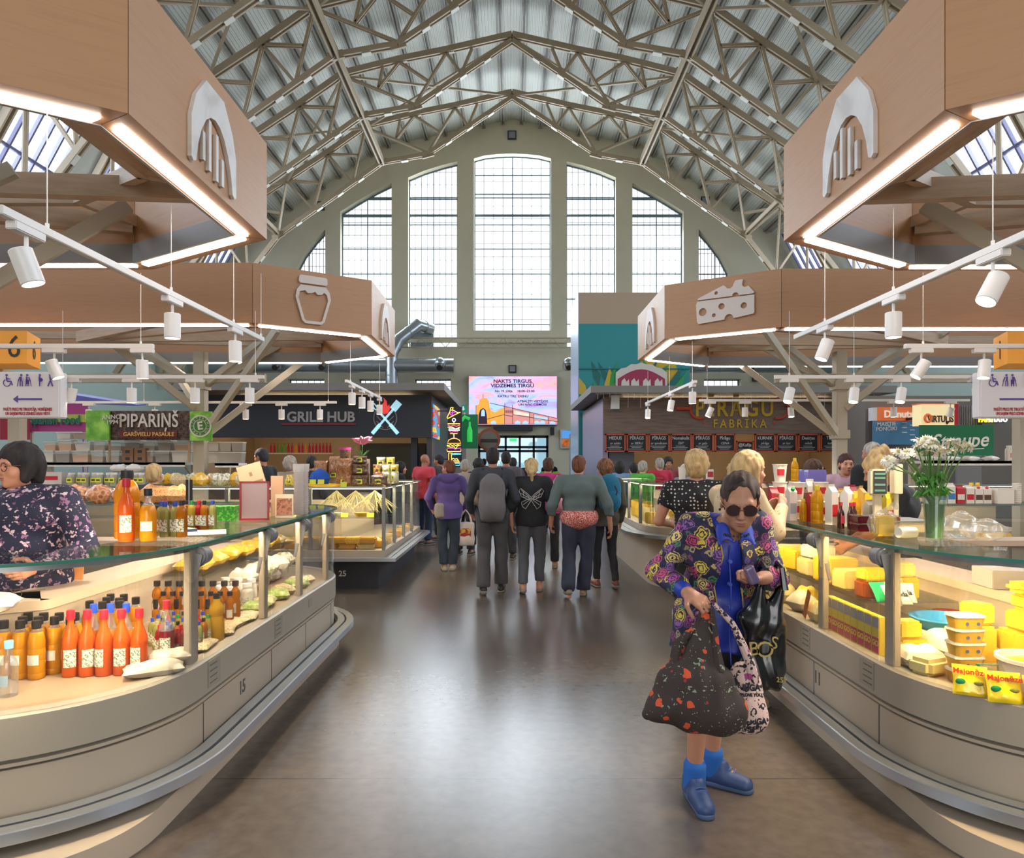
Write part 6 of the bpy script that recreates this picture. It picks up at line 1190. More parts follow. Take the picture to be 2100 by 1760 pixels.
for i in range(12): put(pillow(.17, .16, .12, 240+i), 'white_packet', (M_wp, bagm['white sweets'], M_wp)[i % 3], 'white packet, %s along the middle of the left counter beyond the second post' % ORD[i], 'packet', (-1.96-.1*(i % 2), 4.98+.085*i, ZD+(.0 if i % 2 else .11)), (0, 0, .3*i), 'white packets beyond the second post')
put(pillow(.3, .2, .09, 260), 'plastic_bag', mat('pale_bag', '#e2d2c2', .4, coat=.3), 'pale flat plastic bag lying on the worktop in front of the navy blouse vendor', 'bag', (-2.37, 3.03, .927), (0, 0, .4))

# ---------------------------------------------------------------- right counter: cheese and dairy
M_ch = ramp_mat('yellow_cheese', [(.3, '#e8b62a'), (.6, '#f5cf4a'), (.8, '#eec23a')], scale=3, rough=.35, coat=.4); M_ch2 = mat('pale_cheese', '#f0dc96', .4, coat=.4); M_but = mat('butter', '#f3d57a', .4, coat=.3); M_chw = mat('white_cheese', '#efe3c8', .4, coat=.3)
def block(w, d, h, m, label, loc, rz=0, bev=.012, cat='cheese', name='cheese_block', group=None, rx=0, ry=0):
    mb = MB(); mb.b2(-w/2, w/2, -d/2, d/2, 0, h); return put(mb, name, m, label, cat, loc, (rx, ry, rz), group, bev=bev)
GC = 'cheese blocks in the right counter'
block(.42, .13, .10, M_ch, 'long yellow cheese bar, bottom one of the big stack at the right edge', (2.55, 3.22, ZD), .1, group=GC)
block(.42, .13, .11, M_ch, 'long yellow cheese bar, second from bottom of the big stack', (2.54, 3.24, ZD+.101), .05, group=GC)
block(.40, .13, .09, M_ch, 'long yellow cheese bar, third from bottom of the big stack', (2.56, 3.23, ZD+.212), .12, group=GC)
block(.36, .12, .085, M_ch, 'long yellow cheese bar, second from top of the big stack', (2.57, 3.24, ZD+.303), .08, .02, group=GC)
block(.34, .10, .05, M_ch, 'long rounded yellow cheese bar, topmost of the big stack', (2.52, 3.24, ZD+.389), .15, .02, group=GC)
block(.11, .15, .22, M_ch, 'upright yellow cheese block left of the big stack', (2.24, 3.30, ZD), .2, group=GC); block(.10, .12, .10, M_ch, 'small yellow cheese block on the upright one left of the big stack', (2.26, 3.32, ZD+.221), .3, group=GC)
def tubstack(n, x, y, z, w, h, m, label, group, lm=M_white):
    for i in range(n):
        t = thing('butter_tub', '%s, %s' % (label, ('lowest' if i == 0 else 'topmost' if i == n-1 else ORD[i]+' from the bottom')), 'tub', (x, y, z+i*(h+.012)), .05*(i % 2), group)
        mb = MB(); mb.lathe([(0, 0), (w*.42, 0), (w*.5, h), (0, h)], n=20, sq=5, sy=.7); mb.build('tub_body', m, t, world=False, sm=50); mb = MB(); mb.lathe([(w*.52, h), (w*.54, h+.002), (w*.52, h+.011), (0, h+.011)], n=20, sq=5, sy=.7); mb.build('lid', liquid('clear_lid', '#e6dfd2', .3), t, world=False)
        mb = MB(); mb.cyl((-.02, -w*.335, h*.5), (-.02, -w*.342, h*.5), .008, n=10); mb.cyl((.03, -w*.335, h*.5), (.03, -w*.342, h*.5), .008, n=10); mb.build('round_mark', mat('mark_blue', '#5a5f8a', .5), t, world=False)
tubstack(5, 2.07, 3.12, ZD, .14, .05, mat('tub_yellow', '#efb63a', .35, coat=.4), 'yellow butter tub of the stack behind the corner glass', 'yellow butter tubs')
t = thing('white_bucket', 'wide white bucket of salad near the right picture edge', 'bucket', (2.28, 2.98, ZD)); mb = MB(); mb.lathe([(0, 0), (.11, 0), (.135, .13), (.145, .135), (.145, .15), (.13, .15), (.125, .12), (0, .12)], n=32); mb.build('bucket_body', mat('bucket_white', '#eadfcd', .4), t, world=False); mb = MB(); mb.lathe([(.122, .121), (.08, .135), (0, .14)], n=24); mb.build('salad', M_past, t, world=False)
M_may = mat('mayo_yellow', '#f5d31e', .3, coat=.5)
for i, (x, y, rz) in enumerate(((1.99, 2.97, -.5), (2.07, 2.88, -.35), (2.18, 2.81, -.4))):
    t = thing('sauce_pouch', 'yellow mayonnaise pouch, %s along the corner glass' % nth(i, 3), 'pouch', (x, y, ZD), rz, 'yellow mayonnaise pouches'); mb = pillow(.13, .13, .04, 130+i); M_ = Matrix.Rotation(R(62), 3, 'X'); mb.v = [tuple(M_ @ Vector(v)) for v in mb.v]; zz = min(v[2] for v in mb.v); mb.v = [(a, b, c-zz) for a, b, c in mb.v]; mb.build('pouch', M_may, t, world=False)
    u_, v_ = Vector((1, 0, 0)), Vector((0, math.cos(R(62)), math.sin(R(62)))); n_ = u_.cross(v_)
    text_mesh('pouch_lettering', 'Majonēze', mat('mayo_red', '#c23a22', .5), t, Vector((0, -.005, .085))+n_*.022, u_, v_, .032, depth=.001, bold=.02, world=False)
    mb = MB(); c_ = Vector((-.035, -.025, .045))+n_*.02; mb.ball(c_, (.02, .006, .014), 10, 6); mb.build('green_print', mat('print_green', '#1f8a50', .5), t, world=False); mb = MB(); mb.ball(Vector((.03, -.025, .045))+n_*.02, (.018, .006, .01), 10, 6); mb.build('olive_print', mat('print_olive', '#8a8a3a', .5), t, world=False)
t = thing('blue_basin', 'shallow bright blue basin behind the cheese in the right counter', 'basin', (2.36, 3.72, ZD+.1)); mb = MB(); mb.lathe([(0, 0), (.12, 0), (.165, .055), (.175, .055), (.175, .06), (.16, .06), (.115, .01), (0, .01)], n=32); mb.build('basin', mat('basin_blue', '#4aa3d6', .35), t, world=False)
block(.3, .24, .095, M_chw, 'pale slab of white cheese under the blue basin', (2.36, 3.72, ZD), .1, group=GC)
block(.12, .1, .09, M_ch, 'small yellow cheese block beside the second post, upper', (2.03, 3.52, ZD+.101), 0, group=GC); block(.17, .13, .10, M_ch, 'small yellow cheese block beside the second post, lower', (2.05, 3.52, ZD), .1, group=GC)
put(pillow(.2, .15, .1, 140), 'cheese_ball', M_chw, 'round white wrapped cheese behind the corner post', 'cheese', (2.0, 3.36, ZD)); block(.16, .12, .08, M_ch2, 'pale wrapped cheese wedge at the foot of the corner post', (1.98, 3.24, ZD), .4, .02, group=GC)
put(pillow(.24, .2, .14, 141), 'white_bag', mat('white_poly', '#e8d8b8', .4, coat=.4), 'big white wrapped bag in the middle of the right counter', 'bag', (2.22, 3.48, ZD), (0, 0, .3))
for i in range(4):
    t = thing('cream_cheese_pack', 'white cream cheese pack, %s of the pile at the right picture edge' % ('bottom', 'second', 'third', 'top')[i], 'pack', (2.50+.02*(i % 2), 2.98, ZD+i*.052), .1*i, 'cream cheese packs'); mb = MB(); mb.b2(-.08, .08, -.05, .05, 0, .05); mb.build('pack', mat('pack_cream', '#f0e4c4', .5), t, world=False, bev=.008)
    text_mesh('pack_lettering', 'Siers', mat('pack_violet', '#6a4fa0', .5), t, (-.01, -.052, .033), (1, 0, 0), (0, 0, 1), .03, depth=.001, bold=.02, world=False); mb = MB(); mb.cyl((-.04, -.0505, .015), (-.04, -.052, .015), .012, n=12); mb.build('red_seal', M_red, t, world=False)
mb = MB(); mb.lathe([(0, 0), (.05, 0), (.06, .04), (.062, .045), (0, .05)], n=20); put(mb, 'salad_tub', M_past, 'small clear round tub of shredded cheese in front of the white bucket', 'tub', (2.22, 2.86, ZD+.0) if False else (2.33, 2.80, ZD))
t = thing('zip_bag', 'clear bag with a green seal strip in front of the white bucket', 'bag', (2.18, 2.93, ZD+.0)); 
t.location = (2.12, 3.0, ZD); mb = pillow(.12, .12, .03, 150); M_ = Matrix.Rotation(R(65), 3, 'X'); mb.v = [tuple(M_ @ Vector(v)) for v in mb.v]; mb.v = [(a, b, c+.055) for a, b, c in mb.v]; mb.build('bag', M_bag, t, world=False); mb = MB(); mb.bar((-.06, .03, .105), (.06, .03, .1), .008, .006); mb.build('green_seal', CAPS['green'], t, world=False)
block(.14, .12, .05, mat('box_tan', '#a08466', .6), 'low brown cardboard box end near the right picture edge', (2.44, 2.80, ZD), -.2, .002, 'box', 'cardboard_box')
# snack box row
M_sn = [mat('box_crimson', '#b8284a', .5), mat('box_yellow', '#e0c42e', .5), mat('box_grey', '#8f8f98', .5)]
for i in range(8):
    y = 3.56+i*.075; t = thing('snack_box', 'red and yellow snack box, %s from the near post' % ORD[i], 'box', (1.915, y, ZD), 0, 'snack boxes along the right glass'); mb = MB(); mb.b2(-.02, .02, -.035, .035, 0, .2); mb.build('box', M_sn[1], t, world=False, bev=.003)
    mb = MB(); mb.b2(-.0215, -.02, -.032, .032, .01, .09); mb.build('red_panel', M_sn[0], t, world=False); mb = MB(); mb.b2(-.0215, -.02, -.032, .032, .14, .195); mb.build('photo_panel', M_sn[2], t, world=False); text_mesh('box_lettering', 'GO', M_sn[1], t, (-.022, 0, .06), (0, -1, 0), (0, 0, 1), .04, depth=.0005, bold=.03, world=False)
# middle layer between second and third posts
mb = MB(); mb.b2(2.02, 2.55, 3.55, 5.6, .80, .81)
for y in (3.58, 4.5, 5.55): mb.b2(2.03, 2.05, y, y+.02, .602, .80)
for x, (a, b, c) in (): pass
o_rack = solo(mb, 'glass_rack', M_gtop, 'raised glass rack at the back of the right counter', 'rack')
o_rack.location.y += .35
for i, (x, y, w_, d_, h, m, lb) in enumerate(((2.12, 4.02, .16, .12, .10, mat('label_brown', '#9a4a20', .5), 'block in a brown label on the raised rack'), (2.12, 4.02, .15, .11, .07, M_ch, 'yellow block on top of the brown-labelled one'), (2.28, 3.98, .13, .12, .13, M_ch, 'tall yellow block in the middle of the raised rack'), (2.27, 3.98, .12, .1, .08, M_but, 'butter block on the tall yellow one'), (2.15, 4.3, .2, .16, .12, M_but, 'large butter block further along the raised rack'),
                                          (2.16, 4.56, .22, .18, .16, M_ch, 'large golden block beyond the third post'), (2.15, 4.82, .2, .2, .12, M_ch2, 'pale wheel-like block beyond the third post'), (2.16, 4.82, .18, .16, .09, M_chw, 'white block on the pale one beyond the third post'), (2.16, 5.1, .22, .2, .15, M_ch, 'golden block near the far end of the rack'), (2.2, 5.4, .24, .2, .14, M_but, 'butter block at the far end of the rack'))):
    z = .811 if i not in (1, 3, 7) else .811+{1: .101, 3: .131, 7: .121}[i]; block(w_, d_, h, m, 'cheese '+lb, (x, y, z), .1*(i % 3), group='cheese on the raised rack')
for i, (x, y, rz, c) in enumerate(((2.10, 3.83, .2, '#2fbf7a'), (2.22, 3.80, -.2, '#e8e2c8'), (2.13, 3.74, .1, '#e8e2c8'))):
    t = thing('cheese_pouch', 'flat sliced cheese pouch, %s near the second post' % ORD[i], 'pouch', (x, y, .80), rz, 'sliced cheese pouches')
    t.location = (x, y+.17, .811); mb = pillow(.15, .12, .025, 160+i); M_ = Matrix.Rotation(R(55), 3, 'X'); mb.v = [tuple(M_ @ Vector(v)) for v in mb.v]; mb.v = [(a, b-.10, c+.05) for a, b, c in mb.v]; mb.build('pouch', mat('pouch'+c, c, .35, coat=.4), t, world=False)
    if i: text_mesh('pouch_lettering', 'Gouda', M_char, t, (0, -.125, .06), (1, 0, 0), (0, .57, .82), .04, depth=.001, bold=.02, world=False)
for i in range(9):
    x = 1.95+.11*(i % 2); y = 4.28+i*.16; m = [M_ch2, mat('smoked', '#8a5c38', .5), M_chw, M_ch][i % 4]
    if i % 4 == 1: mb = MB(); mb.lathe([(0, -.09), (.03, -.085), (.034, 0), (.03, .085), (0, .09)], n=14, M=Matrix.Rotation(R(90), 3, 'Y')); mb.v = [(a, b, c+.034) for a, b, c in mb.v]; put(mb, 'smoked_cheese', m, 'brown smoked cheese roll, %s along the right counter floor' % ORD[i], 'cheese', (x, y, ZD), (0, 0, .3), 'goods on the floor of the right counter')
    else: put(pillow(.16, .14, .13, 170+i), 'wrapped_cheese', m, 'wrapped cheese piece, %s along the right counter floor' % ORD[i], 'cheese', (x, y, ZD), (0, 0, .2*i), 'goods on the floor of the right counter')
t = thing('price_strip', 'orange hanging strip with dark lettering behind the right glass', 'strip', (1.865, 4.32, .62)); mb = MB(); mb.bar((1.865, 4.36, .62), (1.865, 4.28, .80), .003, .05, up=(0, 1, 0)); mb.build('strip', mat('strip_orange', '#e8863a', .5), t)
mb = MB(); mb.cyl((0, 0, 0), (0, 0, .15), .075, n=24); put(mb, 'tin', M_red, 'tall red tin behind the blue basin', 'tin', (2.5, 3.92, .602))

# ---------------------------------------------------------------- on the right glass top
def cup(h, r, m, bandm, label, loc, group, lid=None):
    t = thing('dairy_cup', label, 'cup', loc, 0, group); mb = MB(); mb.lathe([(0, 0), (r*.75, 0), (r, h*.95), (r*1.08, h*.96), (r*1.08, h), (0, h)], n=20); mb.build('cup_body', m, t, world=False)
    mb = MB(); a = .9; vs = []
    for k in range(5):
        q = R(-90-45+k*16); vs += [(r*.88*math.cos(q)*1.02, r*.88*math.sin(q)*1.02, h*.35), (r*.97*math.cos(q)*1.02, r*.97*math.sin(q)*1.02, h*.72)]
    mb.add(vs, [(2*k, 2*k+2, 2*k+3, 2*k+1) for k in range(4)]); mb.build('red_square', bandm, t, world=False); return t
M_cupw = mat('cup_cream_white', '#efe3cd', .4); GD = 'dairy cups on the right glass top'
for (x, y, z, lb) in ((1.97, 5.02, 0, 'lowest in the left stack'), (1.97, 5.02, .13, 'middle in the left stack'), (1.97, 5.02, .26, 'topmost in the left stack'), (2.04, 4.88, 0, 'lowest in the middle stack'), (2.04, 4.88, .13, 'topmost in the middle stack'), (2.16, 4.72, 0, 'standing beside the oil bottles'), (2.24, 4.95, 0, 'lowest in the rear stack'), (2.24, 4.95, .13, 'topmost in the rear stack')):
    cup(.128, .05, M_cupw, M_red, 'cream dairy cup with a red square, '+lb, (x, y, ZG+z), GD)
def carton(w, d, h, m, m2, label, loc, rz=0, group=None, gable=True, cap=None):
    t = thing('drink_carton', label, 'carton', loc, rz, group); mb = MB(); mb.b2(-w/2, w/2, -d/2, d/2, 0, h*.82); mb.build('carton_body', m, t, world=False)
    mb = MB(); a, b, c = w/2, d/2, h; z = h*.82; mb.add([(-a, -b, z), (a, -b, z), (a, b, z), (-a, b, z), (-a, 0, h*.94), (a, 0, h*.94), (-a, 0, h), (a, 0, h)], [(0, 1, 5, 4), (2, 3, 4, 5), (0, 4, 3), (1, 2, 5), (4, 5, 7, 6)]); mb.build('gable_top', m, t, world=False, sm=0)
    mb = MB(); mb.b2(-w/2+.004, w/2-.004, -d/2-.001, -d/2, h*.2, h*.5); mb.build('printed_band', m2, t, world=False)
    if cap: mb = MB(); mb.cyl((0, -b*.5, h*.86), (0, -b*.8, h*.93), .014, n=12); mb.build('cap', cap, t, world=False)
    return t
M_cw = mat('carton_white', '#ded6cc', .5); M_cb = mat('carton_brown', '#5c4030', .5); M_cr_ = mat('carton_red', '#b5303a', .5)
for i, (x, y, m, m2, h, lb) in enumerate(((1.88, 5.08, M_cb, M_cw, .26, 'dark brown'), (1.885, 4.92, M_cr_, M_cw, .22, 'red'), (1.93, 4.72, M_cw, mat('band_grey', '#9aa0a8', .5), .24, 'white'), (2.02, 4.60, M_cr_, M_sn[1], .2, 'dark red'), (2.06, 4.40, M_cw, M_red, .26, 'white and red'), (2.10, 4.28, M_cw, CAPS['green'], .25, 'white and green'), (2.20, 4.50, mat('snack_yellow', '#e0b050', .5), mat('band_orange', '#d9702e', .5), .24, 'yellow'), (2.26, 4.42, MATS['snack_yellow'], M_cr_, .25, 'golden'), (2.26, 4.30, M_sn[1], MATS['band_orange'], .24, 'bright yellow'))):
    carton(.055, .055, h, m, m2, '%s food carton, %s from the left on the right glass top' % (lb, ORD[i]), (x, y, ZG), .1*i, 'cartons on the right glass top', cap=CAPS['green'] if i == 2 else None)
for i, (x, y, h, m, m2) in enumerate(((2.3, 5.1, .24, M_cw, M_cr_), (2.32, 4.8, .22, MATS['snack_yellow'], M_red), (2.3, 4.62, .25, M_cr_, M_cw), (2.16, 4.84, .2, M_cw, M_red), (2.12, 4.98, .22, M_cb, M_sn[1]), (2.34, 4.5, .2, MATS['snack_yellow'], MATS['band_orange']), (2.31, 4.18, .22, M_sn[1], M_cr_), (2.25, 4.68, .2, M_cw, CAPS['green']), (1.95, 4.86, .14, M_cr_, M_cw), (1.93, 5.16, .2, M_cb, M_red), (2.18, 5.0, .28, M_cw, MATS['band_orange']), (2.2, 4.2, .17, M_cw, CAPS['blue']))): carton(.06, .05, h, m, m2, 'packed food carton, %s in the crowded rear rows on the right glass top' % ORD[i], (x, y, ZG), .15*(i % 3), 'packages in the crowded rear rows')
p1 = bottle(.22, .034, 'jug', L_oil2, 'yellow', None, n=16, name='oil_bottle', capr=.42); place_row(p1, [(2.16, 4.30, ZG), (2.10, 4.18, ZG, 0, .95), (1.97, 4.62, ZG, 0, .7), (2.01, 4.50, ZG, 0, 1.15), (2.12, 5.12, ZG+.26, 0, .8)], lambda i, n: 'golden oil bottle, %s' % ['in front of the yellow cartons', 'ribbed one nearest the honey tubs', 'small squat one by the dairy cups', 'tallest one in the middle of the packages', 'standing on top of a package high at the back'][i], 'oil bottles on the right glass top')
carton(.09, .09, .262, M_cw, M_cb, 'white package carrying the highest oil bottle on the right glass top', (2.12, 5.12, ZG), 0, 'cartons on the right glass top')
p2 = bottle(.16, .02, 'wine', L_dk, 'red', M_cr_, (.2, .5), n=12, name='sauce_bottle'); place_row(p2, [(1.985, 4.12, ZG), (2.02, 4.07, ZG), (2.055, 4.10, ZG)], rowlab('small dark sauce bottle', 'in front of the honey tubs'), 'dark sauce bottles')
hc = ['#7a2030', '#d98a2e', '#a8642e', '#7a2030', '#b87838', '#a8642e']
for i in range(6):
    t = thing('honey_tub', 'clear honey tub, %s' % ['lower left of the two-row pile', 'lower middle of the two-row pile', 'lower right of the two-row pile', 'upper left of the two-row pile', 'upper middle of the two-row pile', 'upper right of the two-row pile'][i], 'tub', (2.03+.075*(i % 3), 3.98-.02*(i % 3), ZG+.048*(i//3)), 0, 'honey tubs'); mb = MB(); mb.b2(-.036, .036, -.05, .05, 0, .04); mb.build('tub_body', liquid('honey'+hc[i], hc[i], .4), t, world=False, bev=.006); mb = MB(); mb.b2(-.038, .038, -.053, .053, .04, .047); mb.build('lid', M_plastic, t, world=False)
t = thing('weighing_scale', 'cream counter scale with a dark readout on a post', 'scale', (2.26, 4.02, ZG)); mb = MB(); mb.b2(-.13, .15, -.13, .13, .0, .055); mb.build('scale_base', mat('scale_cream', '#dccba8', .5), t, world=False, bev=.01); mb = MB(); mb.b2(-.14, .16, -.14, .14, .058, .066); mb.build('weighing_plate', M_steel, t, world=False)
mb = MB(); mb.b2(-.075, -.025, .1, .125, .05, .24); mb.build('post', MATS['scale_cream'], t, world=False, bev=.004); mb = MB(); mb.b2(-.10, .0, .08, .14, .2, .36); mb.build('readout_box', MATS['scale_cream'], t, world=False, bev=.012); mb = MB(); mb.b2(-.09, -.01, .077, .08, .21, .35); rd = mb.build('readout_panel', M_char, t, world=False); mb = MB()
for z in (.225, .26, .3, .325): mb.b2(-.083, -.02, .0755, .077, z, z+.012)
mb.build('readout_field', mat('lcd_green', '#6a9a80', .4), rd, world=False); mb = MB(); mb.b2(.04, .09, .08, .14, .21, .39); mb.cyl((.065, .11, .05), (.065, .11, .21), .014, n=12); mb.build('customer_display', MATS['scale_cream'], t, world=False, bev=.01)
t = thing('wrapped_cheese', 'yellow cheese wedge in a knotted clear bag in front of the scale', 'cheese', (2.02, 3.72, ZG)); mb = MB(); mb.b2(-.05, .05, -.035, .035, 0, .11); mb.build('cheese', M_ch, t, world=False, bev=.01); mb = pillow(.13, .1, .13, 190); mb.build('clear_wrap', M_bag, t, world=False); mb = MB(); mb.tube([(.0, 0, .125), (.03, 0, .15), (.07, 0, .165)], [.02, .012, .025], 8); mb.build('knot', M_bag, t, world=False)
mb = MB(); mb.lathe([(0, -.05), (.028, -.05), (.03, 0), (.028, .05), (0, .05)], n=16, M=Matrix.Rotation(R(90), 3, 'Y')); mb.v = [(a, b, c+.03) for a, b, c in mb.v]; put(mb, 'paper_roll', M_cupw, 'white paper roll lying in front of the scale', 'roll', (2.08, 3.6, ZG), (0, 0, .2))
# vase with daisies
v_ = thing('vase', 'tall glass vase of white chrysanthemums on the right glass top', 'vase', (2.115, 3.42, ZG)); mb = MB(); mb.lathe([(0, .0), (.038, 0), (.042, .02), (.045, .1), (.05, .19), (.056, .232), (.053, .232), (.047, .19), (.042, .1), (.037, .025), (0, .02)], n=28); mb.build('glass_vase', glass_mat('vase_glass', (.93, .98, .95), .12, .03, .04, '#dfe8df'), v_, world=False)
q = random.Random(11); st_ = MB(); lf_ = MB(); fl_ = []
for k in range(24):
    a = q.uniform(-1, 1); hx = a*.185-.02; hy = q.uniform(-.07, .08); hz = .49-.09*a*a*(1 if a < 0 else .2)+q.uniform(-.06, .035)
    bx = -hx*.15; st_.tube([(bx, -hy*.2, .03), (hx*.12, hy*.1, .2), (hx*.5, hy*.5, .34), (hx, hy, hz)], .0028, 5); fl_.append((hx, hy, hz))
    for j in range(2): z = q.uniform(.22, .33); s_ = q.uniform(-1, 1); b0 = Vector((hx*.2, hy*.2, z)); lf_.tube([b0, b0+Vector((s_*.04, q.uniform(-.03, .03), .015)), b0+Vector((s_*.07, q.uniform(-.03, .03), -.01))], [.004, .011, .002], 5)
M_stem = mat('daisy_stem', '#5c8a3a', .6, var=.2); s0 = st_.build('stems', M_stem, v_, world=False); lf_.build('leaves', mat('daisy_leaf', '#4c8a34', .6), v_, world=False)
mb = MB(); mb.lathe([(0, .022), (.037, .022), (.045, .19), (0, .19)], n=16); mb.build('stem_mass', mat('stem_mass_green', '#4c7a34', .5, var=.35, vscale=60, alpha=.75), v_, world=False)
pet = None
for k, (hx, hy, hz) in enumerate(fl_):
    mb = MB(); tl = Matrix.Rotation(q.uniform(-.7, .7), 3, 'X') @ Matrix.Rotation(q.uniform(-.7, .7)+hx*3, 3, 'Y')
    for j in range(14):
        a = j*2*math.pi/14; d1 = tl @ Vector((math.cos(a), math.sin(a), .1)); d2 = tl @ Vector((math.cos(a), math.sin(a), -.25)); up_ = tl @ Vector((0, 0, 1)); sd = d1.cross(up_).normalized()*.006
        mb.add([d1*.006, d1*.02+sd, d2*.036+sd*.7, d2*.038-sd*.7, d1*.02-sd], [(0, 1, 2, 3, 4)])
    for j in range(9):
        a = j*2*math.pi/9; d1 = tl @ Vector((math.cos(a), math.sin(a), .6)); sd = d1.cross(tl @ Vector((0, 0, 1))).normalized()*.005; mb.add([d1*.003, d1*.014+sd, d1*.024, d1*.014-sd], [(0, 1, 2, 3)])
    mb.v = [(a+hx, b+hy, c+hz) for a, b, c in mb.v]; fo = mb.build('blossom', mat('daisy_white', '#f0ead8', .6), v_, world=False, sm=0); mb = MB(); mb.ball((hx, hy, hz+.004), .008, 8, 6); mb.build('blossom_centre', mat('daisy_centre', '#d9cf6a', .6), fo, world=False)
# bags, box, far counter goods on the right
for i, (x, y, w_, h) in enumerate(((2.30, 3.50, .17, .13), (2.38, 3.44, .2, .10))): put(pillow(w_, .16, h, 200+i), 'plastic_bag', M_bag, 'crumpled clear plastic bag, %s right of the flower vase' % ('taller one' if i == 0 else 'flatter one'), 'bag', (x+.03, y+.06, ZG), (0, 0, .3))
block(.3, .2, .1, mat('box_greywhite', '#b5aaa2', .6), 'open grey white carton at the right edge behind the bags', (2.72, 3.72, .927), -.1, .003, 'box', 'carton')
shelf('white shelf over the far dairy counter carrying bottles and papers', W(1880, 0, 9.0).x, W(2130, 0, 9.0).x, 8.85, 9.2, [1.63])
for i, (px, m, m2, h, lb) in enumerate(((1908, M_cw, M_cb, .2, 'white tall'), (1925, M_cw, mat('band_blue', '#3a7ab8', .5), .17, 'white and blue'), (1943, M_cw, MATS['band_blue'], .2, 'blue and white'), (1962, M_cr_, M_cw, .18, 'red'), (1981, M_cw, M_red, .18, 'white and red'), (1999, M_cw, M_cb, .17, 'plain white'), (2016, M_cw, M_cb, .17, 'pale'))):
    carton(.075, .075, h, m, m2, '%s carton, %s in the row on the far dairy counter' % (lb, nth(i, 7)), (W(px, 0, 6.75).x, 6.72, ZG), 0, 'cartons on the far dairy counter', cap=M_red if i in (5, 6) else None)
pm = bottle(.2, .035, 'cyl', L_white, 'white', mat('milk_label', '#c98a8a', .5), (.2, .5), n=12, name='milk_bottle', capr=.5)
place_row(pm, [(W(2072+i*14, 0, 9).x, 9.0, 1.632) for i in range(4)]+[(W(2078+i*14, 0, 9).x, 9.1, 1.632) for i in range(3)], lambda i, n: 'white milk bottle, %s in the %s row on the white shelf' % (ORD[i % 4], 'front' if i < 4 else 'rear'), 'milk bottles on the white shelf')
t = thing('cup_stack', 'stack of white foam cups on the far dairy counter at the right edge', 'cups', (W(2085, 0, 6.7).x, 6.7, ZG)); mb = MB(); pts = []
for k in range(10): pts += [(.034, k*.02), (.042, k*.02+.018)]
mb.lathe([(0, 0)]+pts+[(0, .2)], n=16); mb.build('stacked_cups', M_cw, t, world=False); mb = MB(); mb.b2(-.22, -.06, -.05, .05, 0, .15); mb.build('napkin_block', M_cw, t, world=False)
p3 = bottle(.2, .04, 'jug', L_oil2, 'yellow', None, n=14, name='oil_bottle'); place_row(p3, [(W(1950, 0, 7.2).x, 6.88, ZG), (W(1965, 0, 7.2).x, 6.9, ZG)], rowlab('amber oil bottle', 'behind the carton row'), 'oil bottles behind the cartons')
for i in range(9):
    x = 3.35+i*.24; m = [M_ch, M_ch2, M_but][i % 3]; block(.17, .14, .08+.02*(i % 3), m, 'yellow cheese piece, %s in the far dairy counter' % nth(i, 9), (x, 6.75, ZD), .2*i, group='cheese in the far dairy counter')
for i, (x, z) in enumerate(((4.55, 0), (4.72, 0), (4.9, 0), (4.62, .1), (4.8, .1))): block(.15, .12, .095, M_ch, 'yellow cheese brick, %s in the lit pile at the right edge' % ORD[i], (x, 6.7, .87+z-.15), .1*i, group='cheese pile at the right edge')
for i in range(4): put(pillow(.24, .14, .06, 210+i), 'paper_pile', M_cw, 'crumpled paper, %s along the white shelf' % nth(i, 4), 'paper', (W(1905+i*42, 0, 9).x, 9.0, 1.632), (0, 0, .2*i), 'papers on the white shelf')
# cheese in the rounded further case
c2 = [(2.1, 8.75), (2.3, 8.62), (2.5, 8.55), (2.72, 8.5), (1.95, 9.0), (1.9, 9.3), (1.92, 9.6), (1.92, 9.95), (2.15, 9.1), (2.4, 8.85), (2.65, 8.75), (2.9, 8.6), (3.1, 8.55), (3.3, 8.55), (1.95, 10.3), (1.95, 10.7)]
for i, (x, y) in enumerate(c2):
    m = [M_ch, M_ch2, M_but, M_chw, M_ch][i % 5]; h = .1+.05*(i % 4); block(.15, .13, h, m, 'cheese piece, %s around the curve of the rounded further case' % ORD[i], (x, y, .782), .4*i, group='cheese in the rounded further case')
    if i % 2 == 0: block(.1, .09, .08, M_ch, 'small yellow cheese on the %s piece in the rounded case' % ORD[i], (x, y, .782+h+.001), .3*i, group='small cheese pieces in the rounded case')
mb = MB(); mb.lathe([(0, 0), (.035, 0), (.05, .2), (.052, .21), (0, .2)], n=14, sq=0); put(mb, 'foam_cups', M_cw, 'white cup stack on the rounded further case', 'cups', (2.18, 8.75, 1.342)); 
mb = MB(); mb.b2(-.04, .04, -.03, .03, 0, .18); mb.mi = 1; mb.b2(-.035, .035, -.032, -.03, .08, .15); put(mb, 'small_box', [M_cw, M_cr_], 'slim white box with a red print on the rounded further case', 'box', (2.52, 8.7, 1.342))
t = thing('purple_crate', 'large violet plastic bag or crate behind the packages', 'crate', (3.05, 6.95, ZG)); t['label'] = 'tall violet plastic container standing behind the dairy packages'; mb = MB(); mb.lathe([(0, 0), (.11, 0), (.12, .3), (.11, .33), (0, .33)], n=20, sq=5); mb.build('container', liquid('violet_plastic', '#8f86d0', .3), t, world=False)
